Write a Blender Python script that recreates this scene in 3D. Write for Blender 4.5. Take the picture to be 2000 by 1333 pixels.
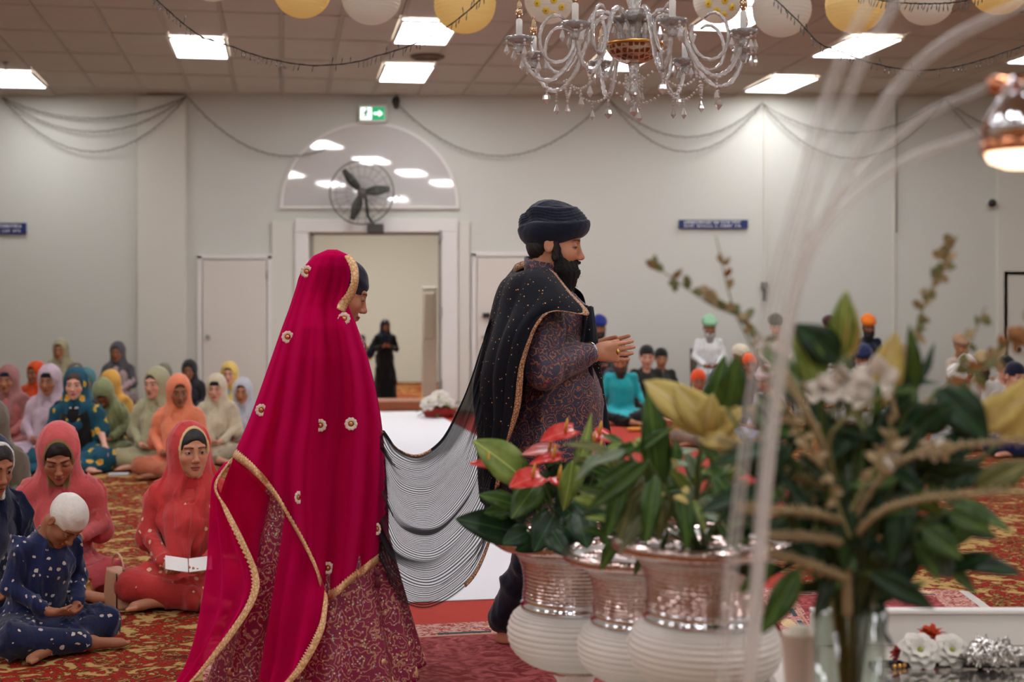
import bpy, math, random
import numpy as np
from mathutils import Vector, Matrix, Euler
random.seed(7); np.random.seed(7)
sc = bpy.context.scene
for _o in list(bpy.data.objects): bpy.data.objects.remove(_o)
COL = sc.collection
PI = math.pi
# ---------------------------------------------------------------- camera
CH, HZ, F = 1.44, 594.0, 2778.0          # camera height, horizon row, focal length in pixels of a 2000 wide frame
cam = bpy.data.cameras.new('camera'); camo = bpy.data.objects.new('camera', cam); COL.objects.link(camo)
cam.sensor_width = 36; cam.lens = 50.0; cam.shift_y = -(666.5-HZ)/2000
cam.clip_start = .05; cam.clip_end = 200
camo.location = (0, 0, CH); camo.rotation_euler = (PI/2, 0, 0)
cam.dof.use_dof = True; cam.dof.focus_distance = 5.6; cam.dof.aperture_fstop = 2.6
sc.camera = camo
# ---------------------------------------------------------------- world, exposure
w = bpy.data.worlds.new('world'); sc.world = w; w.use_nodes = True
w.node_tree.nodes['Background'].inputs[0].default_value = (1.0, .97, .92, 1)
w.node_tree.nodes['Background'].inputs[1].default_value = .35
sc.view_settings.view_transform = 'Standard'; sc.view_settings.look = 'None'
sc.view_settings.gamma = 1; sc.view_settings.use_curve_mapping = False
sc.view_settings.exposure = 0.05
sc.cycles.max_bounces = 10; sc.cycles.transparent_max_bounces = 24
sc.cycles.transmission_bounces = 8; sc.cycles.diffuse_bounces = 4
sc.cycles.caustics_reflective = False; sc.cycles.caustics_refractive = False
sc.cycles.sample_clamp_indirect = 4
sc.cycles.use_denoising = True
PANEL_STRENGTH = 17.0
WALL_Y = 19.15
def ceil_z(y): return 4.24 + .0194*(WALL_Y - y)
# ---------------------------------------------------------------- helpers
def P(px, py, Y): return Vector(((px-1000)/F*Y, Y, CH-(py-HZ)/F*Y))
def lin(c):
    def f(v):
        v /= 255.0
        return v/12.92 if v <= .04045 else ((v+.055)/1.055)**2.4
    return (f(c[0]), f(c[1]), f(c[2]), 1)
_mats = {}
def newmat(name):
    m = bpy.data.materials.new(name); m.use_nodes = True
    nt = m.node_tree; b = nt.nodes['Principled BSDF']
    return m, nt, b
def nd(nt, t, **k):
    n = nt.nodes.new(t)
    for a, v in k.items():
        if a.startswith('i_'): n.inputs[a[2:].replace('_', ' ')].default_value = v
        else: setattr(n, a, v)
    return n
def lk(nt, a, b): nt.links.new(a, b)
def mat(name, c, rough=.7, metal=0, bump=0, bscale=60, var=0, vscale=8, spec=.5, sheen=0, emit=None, es=1, alpha=None, trans=0, coat=0):
    key = name
    if key in _mats: return _mats[key]
    m, nt, b = newmat(name)
    b.inputs['Base Color'].default_value = lin(c); b.inputs['Roughness'].default_value = rough
    b.inputs['Metallic'].default_value = metal; b.inputs['Specular IOR Level'].default_value = spec
    if sheen: b.inputs['Sheen Weight'].default_value = sheen
    if coat: b.inputs['Coat Weight'].default_value = coat
    if trans: b.inputs['Transmission Weight'].default_value = trans
    if emit: b.inputs['Emission Color'].default_value = lin(emit); b.inputs['Emission Strength'].default_value = es
    if alpha is not None: b.inputs['Alpha'].default_value = alpha
    tc = nd(nt, 'ShaderNodeTexCoord')
    if var:
        n = nd(nt, 'ShaderNodeTexNoise', i_Scale=vscale, i_Detail=4); lk(nt, tc.outputs['Object'], n.inputs['Vector'])
        r = nd(nt, 'ShaderNodeMapRange'); r.inputs['To Min'].default_value = 1-var; r.inputs['To Max'].default_value = 1+var
        r.inputs['From Min'].default_value = .3; r.inputs['From Max'].default_value = .7
        lk(nt, n.outputs['Fac'], r.inputs['Value'])
        x = nd(nt, 'ShaderNodeMix', data_type='RGBA', blend_type='MULTIPLY'); x.inputs[0].default_value = 1
        x.inputs[6].default_value = lin(c); lk(nt, r.outputs[0], x.inputs[7]); lk(nt, x.outputs[2], b.inputs['Base Color'])
    if bump:
        n = nd(nt, 'ShaderNodeTexNoise', i_Scale=bscale, i_Detail=3); lk(nt, tc.outputs['Object'], n.inputs['Vector'])
        u = nd(nt, 'ShaderNodeBump', i_Strength=bump, i_Distance=.01); lk(nt, n.outputs['Fac'], u.inputs['Height'])
        lk(nt, u.outputs[0], b.inputs['Normal'])
    _mats[key] = m
    return m
def cloth(c, name=None, pattern=None, alpha=None):
    """woven cloth of colour c, optionally with a scattered motif pattern=(colour, scale, size)"""
    name = name or 'cloth_%d_%d_%d' % tuple(c)
    if pattern: name += '_p%d' % pattern[1]
    if alpha: name += '_a%d' % (alpha*100)
    if name in _mats: return _mats[name]
    m, nt, b = newmat(name)
    b.inputs['Roughness'].default_value = .85; b.inputs['Specular IOR Level'].default_value = .2
    b.inputs['Sheen Weight'].default_value = .25; b.inputs['Sheen Roughness'].default_value = .5
    if alpha: b.inputs['Alpha'].default_value = alpha
    tc = nd(nt, 'ShaderNodeTexCoord')
    n = nd(nt, 'ShaderNodeTexNoise', i_Scale=5, i_Detail=5); lk(nt, tc.outputs['Object'], n.inputs['Vector'])
    r = nd(nt, 'ShaderNodeMapRange'); r.inputs['From Min'].default_value = .3; r.inputs['From Max'].default_value = .7
    r.inputs['To Min'].default_value = .82; r.inputs['To Max'].default_value = 1.12
    lk(nt, n.outputs['Fac'], r.inputs['Value'])
    x = nd(nt, 'ShaderNodeMix', data_type='RGBA', blend_type='MULTIPLY'); x.inputs[0].default_value = 1
    x.inputs[6].default_value = lin(c); lk(nt, r.outputs[0], x.inputs[7]); out = x.outputs[2]
    if pattern:
        pc, ps, pz = pattern
        v = nd(nt, 'ShaderNodeTexVoronoi', i_Scale=ps); lk(nt, tc.outputs['Object'], v.inputs['Vector'])
        v.inputs['Randomness'].default_value = .6
        n2 = nd(nt, 'ShaderNodeTexNoise', i_Scale=ps*2.5, i_Detail=2); lk(nt, tc.outputs['Object'], n2.inputs['Vector'])
        a = nd(nt, 'ShaderNodeMath', operation='MULTIPLY_ADD'); lk(nt, n2.outputs['Fac'], a.inputs[0]); a.inputs[1].default_value = .5
        lk(nt, v.outputs['Distance'], a.inputs[2])
        g = nd(nt, 'ShaderNodeMath', operation='LESS_THAN'); lk(nt, a.outputs[0], g.inputs[0]); g.inputs[1].default_value = pz
        y = nd(nt, 'ShaderNodeMix', data_type='RGBA'); lk(nt, g.outputs[0], y.inputs[0]); lk(nt, out, y.inputs[6]); y.inputs[7].default_value = lin(pc)
        out = y.outputs[2]
    lk(nt, out, b.inputs['Base Color'])
    n = nd(nt, 'ShaderNodeTexNoise', i_Scale=14, i_Detail=6); lk(nt, tc.outputs['Object'], n.inputs['Vector'])
    u = nd(nt, 'ShaderNodeBump', i_Strength=.5, i_Distance=.02); lk(nt, n.outputs['Fac'], u.inputs['Height']); lk(nt, u.outputs[0], b.inputs['Normal'])
    _mats[name] = m
    return m
def glassmat(name, c=(255, 255, 255), rough=.02, ior=1.45, thin=False):
    """clear glass"""
    if name in _mats: return _mats[name]
    m, nt, b = newmat(name)
    b.inputs['Base Color'].default_value = lin(c); b.inputs['Roughness'].default_value = rough
    b.inputs['IOR'].default_value = ior; b.inputs['Transmission Weight'].default_value = 1
    if thin:
        out = nt.nodes['Material Output']; t = nd(nt, 'ShaderNodeBsdfTransparent'); t.inputs[0].default_value = lin(c)
        g = nd(nt, 'ShaderNodeBsdfGlossy'); g.inputs['Roughness'].default_value = rough
        lw_ = nd(nt, 'ShaderNodeLayerWeight', i_Blend=.18); fr = nd(nt, 'ShaderNodeMath', operation='MULTIPLY'); fr.inputs[1].default_value = .7; lk(nt, lw_.outputs['Facing'], fr.inputs[0])
        mx = nd(nt, 'ShaderNodeMixShader'); lk(nt, fr.outputs[0], mx.inputs[0]); lk(nt, t.outputs[0], mx.inputs[1]); lk(nt, g.outputs[0], mx.inputs[2])
        lk(nt, mx.outputs[0], out.inputs[0])
    _mats[name] = m
    return m
def skinmat():
    if 'skin' in _mats: return _mats['skin']
    m, nt, b = newmat('skin')
    a = nd(nt, 'ShaderNodeAttribute', attribute_name='Col'); lk(nt, a.outputs['Color'], b.inputs['Base Color'])
    b.inputs['Roughness'].default_value = .5; b.inputs['Specular IOR Level'].default_value = .35
    b.inputs['Subsurface Weight'].default_value = .12; b.inputs['Subsurface Scale'].default_value = .01
    b.inputs['Subsurface Radius'].default_value = (1, .35, .2)
    _mats['skin'] = m
    return m
def meta(o, label=None, cat=None, group=None, kind=None):
    if label: o['label'] = label
    if cat: o['category'] = cat
    if group: o['group'] = group
    if kind: o['kind'] = kind
    return o
def T(name, label, cat, loc=(0, 0, 0), rz=0, group=None):
    o = bpy.data.objects.new(name, None); COL.objects.link(o); o.location = loc; o.rotation_euler = (0, 0, rz)
    o.empty_display_size = .05
    return meta(o, label, cat, group)
def mesh_np(name, V, Q, smooth=True, col=None):
    """mesh from an (n,3) array and an (m,4) array of quads or a list of faces"""
    me = bpy.data.meshes.new(name)
    V = np.asarray(V, dtype=np.float32)
    if isinstance(Q, np.ndarray):
        k = Q.shape[1]; n = len(Q)
        me.vertices.add(len(V)); me.vertices.foreach_set('co', V.ravel())
        me.loops.add(n*k); me.loops.foreach_set('vertex_index', Q.astype(np.int32).ravel())
        me.polygons.add(n); me.polygons.foreach_set('loop_start', np.arange(0, n*k, k, dtype=np.int32))
        me.polygons.foreach_set('loop_total', np.full(n, k, dtype=np.int32))
        me.update(calc_edges=True)
    else:
        me.from_pydata([tuple(v) for v in V.tolist()], [], Q); me.update()
    if smooth: me.polygons.foreach_set('use_smooth', np.ones(len(me.polygons), dtype=bool))
    if col is not None:
        a = me.color_attributes.new('Col', 'FLOAT_COLOR', 'POINT')
        c = np.ones((len(V), 4), dtype=np.float32); c[:, :3] = col; a.data.foreach_set('color', c.ravel())
    me.validate()
    return me
def O(name, me, m, parent=None, loc=(0, 0, 0), rot=(0, 0, 0), scale=(1, 1, 1)):
    o = bpy.data.objects.new(name, me); COL.objects.link(o)
    if not me.materials: me.materials.append(m)
    elif me.materials[0] is not m:
        o.material_slots[0].link = 'OBJECT'; o.material_slots[0].material = m
    o.parent = parent; o.location = loc; o.rotation_euler = rot; o.scale = scale if hasattr(scale, '__len__') else (scale,)*3
    return o
class MB:
    """collects shapes and links them as one mesh object"""
    def __init__(s): s.v = []; s.f = []; s.uv = None
    def add(s, v, f):
        n = len(s.v); s.v += [tuple(p) for p in v]; s.f += [tuple(i+n for i in q) for q in f]; return s
    def box(s, c, d, R=None, bev=0):
        x, y, z = d[0]/2, d[1]/2, d[2]/2
        b = min(bev, x*.49, y*.49, z*.49)
        if b > 0:
            vs = []
            for sx in (-1, 1):
                for sy in (-1, 1):
                    for sz in (-1, 1):
                        vs += [(sx*(x-b), sy*(y-b), sz*z), (sx*(x-b), sy*y, sz*(z-b)), (sx*x, sy*(y-b), sz*(z-b))]
            import bmesh
            bm = bmesh.new(); [bm.verts.new(v) for v in vs]; bmesh.ops.convex_hull(bm, input=bm.verts)
            bm.verts.index_update(); V = [v.co.copy() for v in bm.verts]; Fc = [[v.index for v in f.verts] for f in bm.faces]; bm.free()
        else:
            V = [Vector((sx*x, sy*y, sz*z)) for sx in (-1, 1) for sy in (-1, 1) for sz in (-1, 1)]
            Fc = [(0, 1, 3, 2), (4, 6, 7, 5), (0, 4, 5, 1), (2, 3, 7, 6), (0, 2, 6, 4), (1, 5, 7, 3)]
        if R is not None: V = [R @ v for v in V]
        return s.add([v+Vector(c) for v in V], Fc)
    def bx(s, x0, x1, y0, y1, z0, z1, bev=0): return s.box(((x0+x1)/2, (y0+y1)/2, (z0+z1)/2), (x1-x0, y1-y0, z1-z0), None, bev)
    def tube(s, pts, r, n=8, closed=False, caps=True):
        pts = [Vector(p) for p in pts]; m = len(pts)
        rr = r if hasattr(r, '__len__') else [r]*m
        V = []; up = None
        for i, p in enumerate(pts):
            if closed: t = pts[(i+1) % m]-pts[i-1]
            else: t = pts[min(i+1, m-1)]-pts[max(i-1, 0)]
            if t.length < 1e-9: t = Vector((0, 0, 1))
            t.normalize()
            if up is None:
                up = Vector((0, 0, 1)) if abs(t.z) < .9 else Vector((1, 0, 0))
            a = t.cross(up)
            if a.length < 1e-6: a = t.cross(Vector((0, 1, 0)))
            a.normalize(); b = t.cross(a); up = -b
            for k in range(n):
                q = 2*PI*k/n; V.append(p+(a*math.cos(q)+b*math.sin(q))*rr[i])
        Fc = []
        for i in range(m if closed else m-1):
            j = (i+1) % m
            for k in range(n):
                l = (k+1) % n; Fc.append((i*n+k, i*n+l, j*n+l, j*n+k))
        if not closed and caps:
            Fc.append(tuple(range(n))[::-1]); Fc.append(tuple((m-1)*n+k for k in range(n)))
        return s.add(V, Fc)
    def lathe(s, prof, n=32, c=(0, 0, 0), a0=0, R=None, mod=None):
        """prof: (r,z) pairs from bottom to top"""
        V = []; Fc = []; m = len(prof)
        for (r, z) in prof:
            for k in range(n):
                q = a0+2*PI*k/n; rr = r*(mod(q, z) if mod else 1)
                v = Vector((rr*math.cos(q), rr*math.sin(q), z))
                if R is not None: v = R @ v
                V.append(v+Vector(c))
        for i in range(m-1):
            for k in range(n):
                l = (k+1) % n; Fc.append((i*n+k, i*n+l, (i+1)*n+l, (i+1)*n+k))
        if prof[0][0] > 1e-6: Fc.append(tuple(range(n))[::-1])
        if prof[-1][0] > 1e-6: Fc.append(tuple((m-1)*n+k for k in range(n)))
        return s.add(V, Fc)
    def ball(s, c, r, n=12, m=8, R=None):
        rx, ry, rz = r if hasattr(r, '__len__') else (r,)*3
        pr = [(max(math.sin(PI*i/m), 1e-5), -math.cos(PI*i/m)) for i in range(m+1)]
        V = []; Fc = []
        for (a, z) in pr:
            for k in range(n):
                q = 2*PI*k/n; v = Vector((a*rx*math.cos(q), a*ry*math.sin(q), z*rz))
                V.append((R @ v if R is not None else v)+Vector(c))
        for i in range(m):
            for k in range(n):
                l = (k+1) % n; Fc.append((i*n+k, i*n+l, (i+1)*n+l, (i+1)*n+k))
        return s.add(V, Fc)
    def grid(s, G, closed_u=False):
        """G[i][j] points"""
        nu, nv = len(G), len(G[0]); V = [p for row in G for p in row]; Fc = []
        for i in range(nu if closed_u else nu-1):
            for j in range(nv-1):
                k = (i+1) % nu; Fc.append((i*nv+j, i*nv+j+1, k*nv+j+1, k*nv+j))
        return s.add(V, Fc)
    def mesh(s, name, smooth=True, off=None):
        V = np.array(s.v, dtype=np.float32)
        if off is not None: V = V-np.array(off, dtype=np.float32)
        return mesh_np(name, V, s.f, smooth)
    def obj(s, name, m, parent=None, smooth=True, world=False, auto=None):
        """world=True: the shapes are in world coordinates and the parent is not turned"""
        me = s.mesh(name, smooth, off=tuple(parent.location) if (world and parent is not None) else None)
        o = O(name, me, m, parent)
        if auto:
            md = None
            try: me.set_sharp_from_angle(angle=math.radians(auto))
            except Exception: pass
        return o
def cr(pts, n):
    """Catmull-Rom through pts (array k x d) -> n samples"""
    p = np.asarray(pts, dtype=float); k = len(p)
    if k == 2:
        t = np.linspace(0, 1, n)[:, None]; return p[0]*(1-t)+p[1]*t
    q = np.vstack([2*p[0]-p[1], p, 2*p[-1]-p[-2]])
    u = np.linspace(0, k-1-1e-9, n); i = np.floor(u).astype(int); t = (u-i)[:, None]
    a, b, c, d = q[i], q[i+1], q[i+2], q[i+3]
    return .5*((2*b)+(-a+c)*t+(2*a-5*b+4*c-d)*t*t+(-a+3*b-3*c+d)*t**3)
def patch(ctrl, nu, nv):
    """ctrl[i][j] 3-D control points -> smooth (nu, nv, 3) array"""
    c = np.asarray(ctrl, dtype=float)
    rows = np.stack([cr(c[i], nv) for i in range(len(c))])
    return np.stack([cr(rows[:, j], nu) for j in range(nv)], axis=1)
def PP(rows): return [[tuple(P(*q)) for q in r] for r in rows]
def surf_normals(S):
    du = np.gradient(S, axis=0); dv = np.gradient(S, axis=1); n = np.cross(du, dv)
    return n/(np.linalg.norm(n, axis=2, keepdims=True)+1e-9)
def sheet(name, S, m, parent=None, thick=.002, uv=True, flip=False, world=True):
    """a cloth sheet with real thickness from a surface grid"""
    nu, nv = S.shape[:2]; idx = np.arange(nu*nv).reshape(nu, nv)
    Q = np.stack([idx[:-1, :-1], idx[:-1, 1:], idx[1:, 1:], idx[1:, :-1]], axis=-1).reshape(-1, 4)
    V = S.reshape(-1, 3).copy()
    if parent is not None and world: V = V-np.array(parent.location)
    me = mesh_np(name, V, Q)
    if uv:
        l = me.uv_layers.new(name='UVMap'); li = np.empty(len(me.loops), dtype=np.int32); me.loops.foreach_get('vertex_index', li)
        u = (li // nv)/(nu-1); v = (li % nv)/(nv-1); l.data.foreach_set('uv', np.stack([u, v], 1).astype(np.float32).ravel())
    o = O(name, me, m, parent)
    if thick:
        md = o.modifiers.new('thick', 'SOLIDIFY'); md.thickness = thick; md.offset = 0
    return o
def trim_strip(name, S, edge, width, m, parent, lift=.004, toward=(0, -1, .0), scallop=0, thick=.003):
    """ribbon lying on the border of surface S. edge: 'u0','u1','v0','v1'"""
    if edge in ('u0', 'u1'): E = S if edge == 'u0' else S[::-1]
    else: E = np.swapaxes(S, 0, 1); E = E if edge == 'v0' else E[::-1]
    e = E[0]; n = len(e)
    # walk inwards along each line until width is reached
    inn = []
    for j in range(n):
        line = E[:, j]; seg = np.linalg.norm(np.diff(line, axis=0), axis=1); cum = np.concatenate([[0], np.cumsum(seg)])
        w_ = width*(1+(scallop*(abs(math.sin(j*1.6))-.5) if scallop else 0))
        mids = [np.array([np.interp(min(w_*t, cum[-1]), cum, line[:, d]) for d in range(3)]) for t in (0, .5, 1)]
        inn.append(mids)
    G = np.array(inn)  # n,3,3
    tw = np.array(toward, dtype=float); tw /= np.linalg.norm(tw)
    G = G+tw*lift
    return sheet(name, G, m, parent, thick=thick)
# ---------------------------------------------------------------- implicit bodies meshed by surface nets
def rotm(yaw=0, pitch=0, roll=0):
    """local +y forward; pitch>0 looks down, yaw>0 turns to the left, roll tilts"""
    return np.array(Matrix.Rotation(yaw, 3, 'Z') @ Matrix.Rotation(-pitch, 3, 'X') @ Matrix.Rotation(roll, 3, 'Y'))
class SDF:
    def __init__(s, lo, hi, h, dense=()):
        """dense: (lo3, hi3, h) boxes in which the grid is finer"""
        s.ax = []
        for a in range(3):
            x = lo[a]; L = [x]
            while x < hi[a]:
                st = h
                for (dl, dh, dhh) in dense:
                    if dl[a]-h <= x <= dh[a]: st = min(st, dhh)
                x += st; L.append(x)
            s.ax.append(np.array(L, dtype=np.float32))
        s.F = np.full([len(a) for a in s.ax], .5, dtype=np.float32)
    def _sub(s, lo, hi):
        sl = []; gs = []
        for a in range(3):
            i0 = np.searchsorted(s.ax[a], lo[a]); i1 = np.searchsorted(s.ax[a], hi[a])
            i0 = max(i0-1, 0); i1 = min(i1+1, len(s.ax[a]))
            if i1-i0 < 1: return None, None
            sl.append(slice(i0, i1)); sh = [1, 1, 1]; sh[a] = i1-i0; gs.append(s.ax[a][i0:i1].reshape(sh))
        return tuple(sl), gs
    def _mix(s, sl, d, k, op):
        A = s.F[sl]
        if op == 'add':
            if k > 0:
                hh = np.clip(.5+.5*(A-d)/k, 0, 1); s.F[sl] = A*(1-hh)+d*hh-k*hh*(1-hh)
            else: s.F[sl] = np.minimum(A, d)
        else:
            if k > 0:
                hh = np.clip(.5-.5*(A+d)/k, 0, 1); s.F[sl] = A*(1-hh)-d*hh+k*hh*(1-hh)
            else: s.F[sl] = np.maximum(A, -d)
    def cap(s, a, b, ra, rb=None, k=.02, op='add', fl=None):
        a = np.array(a, dtype=float); b = np.array(b, dtype=float); rb = ra if rb is None else rb
        m = max(ra, rb)+max(k, .02)+.03
        sl, g = s._sub(np.minimum(a, b)-m, np.maximum(a, b)+m)
        if sl is None: return s
        ba = b-a; L = float(ba @ ba)+1e-12
        px, py, pz = g[0]-a[0], g[1]-a[1], g[2]-a[2]
        t = np.clip((px*ba[0]+py*ba[1]+pz*ba[2])/L, 0, 1)
        d = np.sqrt((px-t*ba[0])**2+(py-t*ba[1])**2+(pz-t*ba[2])**2)-(ra+(rb-ra)*t)
        s._mix(sl, d.astype(np.float32), k, op); return s
    def ell(s, c, r, R=None, k=.02, op='add'):
        c = np.array(c, dtype=float); r = np.array(r if hasattr(r, '__len__') else (r,)*3, dtype=float)
        m = max(r)+max(k, .02)+.03
        sl, g = s._sub(c-m, c+m)
        if sl is None: return s
        x, y, z = g[0]-c[0], g[1]-c[1], g[2]-c[2]
        if R is not None:
            x, y, z = (R[0, 0]*x+R[1, 0]*y+R[2, 0]*z), (R[0, 1]*x+R[1, 1]*y+R[2, 1]*z), (R[0, 2]*x+R[1, 2]*y+R[2, 2]*z)
        k0 = np.sqrt((x/r[0])**2+(y/r[1])**2+(z/r[2])**2)
        k1 = np.sqrt((x/r[0]**2)**2+(y/r[1]**2)**2+(z/r[2]**2)**2)+1e-6
        d = k0*(k0-1)/k1
        s._mix(sl, np.broadcast_to(d, s.F[sl].shape).astype(np.float32), k, op); return s
    def below(s, z0):  # cut everything under z0
        g = s.ax[2].reshape(1, 1, -1); s.F = np.maximum(s.F, (z0-g).astype(np.float32)); return s
    def mesh(s):
        Fv = s.F; nx, ny, nz = Fv.shape
        Fv[0] = Fv[-1] = .5; Fv[:, 0] = Fv[:, -1] = .5; Fv[:, :, 0] = Fv[:, :, -1] = .5
        I = Fv < 0
        c = [I[i:nx-1+i, j:ny-1+j, l:nz-1+l] for i in (0, 1) for j in (0, 1) for l in (0, 1)]
        al = np.logical_and.reduce(c); an = np.logical_or.reduce(c); cell = an & ~al
        ci = np.argwhere(cell); N = len(ci)
        if not N: return np.zeros((0, 3)), np.zeros((0, 4), int)
        idx = np.full(cell.shape, -1, dtype=np.int64); idx[cell] = np.arange(N)
        acc = np.zeros((N, 3)); cnt = np.zeros(N)
        x, y, z = ci[:, 0], ci[:, 1], ci[:, 2]
        X = s.ax
        corners = [(i, j, l) for i in (0, 1) for j in (0, 1) for l in (0, 1)]
        for a in corners:
            for b in corners:
                if sum(b)-sum(a) == 1 and all(q >= p for p, q in zip(a, b)):
                    fa = Fv[x+a[0], y+a[1], z+a[2]]; fb = Fv[x+b[0], y+b[1], z+b[2]]
                    m = (fa < 0) != (fb < 0)
                    t = np.where(m, fa/(fa-fb+1e-12), 0)
                    pa = np.stack([X[0][x+a[0]], X[1][y+a[1]], X[2][z+a[2]]], 1); pb = np.stack([X[0][x+b[0]], X[1][y+b[1]], X[2][z+b[2]]], 1)
                    acc += np.where(m[:, None], pa+(pb-pa)*t[:, None], 0); cnt += m
        V = acc/cnt[:, None]
        Q = []
        for a in range(3):
            b, d = (a+1) % 3, (a+2) % 3
            s0 = [slice(None)]*3; s1 = [slice(None)]*3; s0[a] = slice(0, -1); s1[a] = slice(1, None)
            A = I[tuple(s0)]; B = I[tuple(s1)]
            e = np.argwhere(A != B); ok = (e[:, b] > 0) & (e[:, d] > 0) & (e[:, b] < cell.shape[b]) & (e[:, d] < cell.shape[d])
            e = e[ok]
            if not len(e): continue
            def at(ob, od):
                q = e.copy(); q[:, b] -= ob; q[:, d] -= od; return idx[q[:, 0], q[:, 1], q[:, 2]]
            q = np.stack([at(1, 1), at(0, 1), at(0, 0), at(1, 0)], 1)
            fl = ~A[e[:, 0], e[:, 1], e[:, 2]]
            q[fl] = q[fl][:, ::-1]; Q.append(q)
        Q = np.concatenate(Q); Q = Q[(Q >= 0).all(1)]
        # drop degenerate fans
        return V, Q
def vnormals(V, Q):
    n = np.cross(V[Q[:, 2]]-V[Q[:, 0]], V[Q[:, 3]]-V[Q[:, 1]]); N = np.zeros_like(V)
    for k in range(4): np.add.at(N, Q[:, k], n)
    return N/(np.linalg.norm(N, axis=1, keepdims=True)+1e-12)
def laplace(V, Q, it=1, lam=.5):
    for _ in range(it):
        S = np.zeros_like(V); C = np.zeros(len(V))
        for k in range(4):
            a, b = Q[:, k], Q[:, (k+1) % 4]
            np.add.at(S, a, V[b]); np.add.at(C, a, 1); np.add.at(S, b, V[a]); np.add.at(C, b, 1)
        V = V*(1-lam)+lam*S/np.maximum(C, 1)[:, None]
    return V
def folds(V, Q, amp, seed=0, f=(38, 30, 12)):
    """cloth folds: move vertices along their normals by layered waves"""
    N = vnormals(V, Q); rs = np.random.RandomState(seed+11); d = np.zeros(len(V))
    for k in range(5):
        w_ = rs.normal(size=3)*np.array(f)*(.5+.35*k); w2 = rs.normal(size=3)*9
        sn_ = np.sin(V @ w_*.62+1.6*np.sin(V @ w2+rs.rand()*6)+rs.rand()*6); d += ((1-np.abs(sn_))**1.7*2.6-1.0)/(1+.4*k)
    an = np.arctan2(V[:, 0], V[:, 1]+.02); z = V[:, 2]; cz_ = np.percentile(z, 75)
    d += 1.3*np.sin(an*11+2.2*np.sin(z*9+seed)+seed)*np.clip((cz_-z)/.15+.2, 0, 1)*(1-np.abs(N[:, 2]))
    return V+N*np.maximum(d*amp*.5, -.0045)[:, None]
# ---------------------------------------------------------------- the room
WX0, WX1, RY0 = -9.0, 9.6, -7.0
S_ = WALL_Y/F
def wx(px): return (px-1000)*S_
def wz(py): return CH-(py-HZ)*S_
def carpet_mat():
    m, nt, b = newmat('floral_carpet'); b.inputs['Roughness'].default_value = .95; b.inputs['Specular IOR Level'].default_value = .1
    tc = nd(nt, 'ShaderNodeTexCoord')
    mp = nd(nt, 'ShaderNodeMapping'); lk(nt, tc.outputs['Object'], mp.inputs[0]); mp.inputs['Rotation'].default_value = (0, 0, .2)
    n0 = nd(nt, 'ShaderNodeTexNoise', i_Scale=5, i_Detail=3); lk(nt, mp.outputs[0], n0.inputs['Vector'])
    vm = nd(nt, 'ShaderNodeVectorMath', operation='MULTIPLY_ADD'); lk(nt, n0.outputs['Color'], vm.inputs[0]); vm.inputs[1].default_value = (.35, .35, .35); lk(nt, mp.outputs[0], vm.inputs[2])
    v1 = nd(nt, 'ShaderNodeTexVoronoi', i_Scale=3.4, feature='F1'); lk(nt, vm.outputs[0], v1.inputs['Vector'])
    v2 = nd(nt, 'ShaderNodeTexVoronoi', i_Scale=14, feature='F1'); lk(nt, vm.outputs[0], v2.inputs['Vector'])
    n1 = nd(nt, 'ShaderNodeTexNoise', i_Scale=7, i_Detail=7, i_Roughness=.65, i_Distortion=1.5); lk(nt, mp.outputs[0], n1.inputs['Vector'])
    a = nd(nt, 'ShaderNodeMath', operation='MULTIPLY_ADD'); lk(nt, v2.outputs['Distance'], a.inputs[0]); a.inputs[1].default_value = .32; lk(nt, n1.outputs['Fac'], a.inputs[2])
    a2 = nd(nt, 'ShaderNodeMath', operation='MULTIPLY_ADD'); lk(nt, v1.outputs['Distance'], a2.inputs[0]); a2.inputs[1].default_value = .38; lk(nt, a.outputs[0], a2.inputs[2])
    r = nd(nt, 'ShaderNodeValToRGB'); lk(nt, a2.outputs[0], r.inputs[0]); e = r.color_ramp
    e.interpolation = 'LINEAR'
    stops = [(.56, (134, 22, 18)), (.63, (112, 14, 14)), (.65, (44, 34, 18)), (.685, (132, 98, 46)), (.715, (190, 156, 94)), (.735, (112, 74, 32)), (.755, (44, 28, 16)), (.775, (150, 30, 22)), (.86, (166, 40, 28)), (.885, (50, 28, 16)), (.92, (150, 108, 54)), (.97, (196, 160, 100))]
    while len(e.elements) < len(stops): e.elements.new(.5)
    for el, (p_, c_) in zip(e.elements, stops): el.position = p_; el.color = lin(c_)
    n2 = nd(nt, 'ShaderNodeTexNoise', i_Scale=260, i_Detail=2); lk(nt, tc.outputs['Object'], n2.inputs['Vector'])
    x = nd(nt, 'ShaderNodeMix', data_type='RGBA', blend_type='MULTIPLY'); x.inputs[0].default_value = .35; lk(nt, r.outputs[0], x.inputs[6]); lk(nt, n2.outputs['Color'], x.inputs[7])
    lk(nt, x.outputs[2], b.inputs['Base Color'])
    u = nd(nt, 'ShaderNodeBump', i_Strength=.4, i_Distance=.005); lk(nt, n2.outputs['Fac'], u.inputs['Height']); lk(nt, u.outputs[0], b.inputs['Normal'])
    return m
M_wall = mat('wall_paint', (203, 204, 194), .75, bump=.08, bscale=30)
M_wallB = mat('wall_paint_pilaster', (211, 209, 197), .75)
M_white = mat('white_gloss_paint', (222, 219, 212), .45)
M_tile = mat('ceiling_tile_board', (186, 178, 163), .92, bump=.15, bscale=90, var=.03, vscale=3)
M_grid = mat('ceiling_grid_metal', (196, 188, 176), .6)
M_dark = mat('dark_plastic', (28, 28, 30), .5)
M_metal = mat('brushed_metal', (170, 168, 165), .3, 1)
o = MB().bx(WX0, WX1, RY0, WALL_Y+10, -.1, 0).obj('floor', carpet_mat(), smooth=False); o['kind'] = 'structure'
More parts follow.
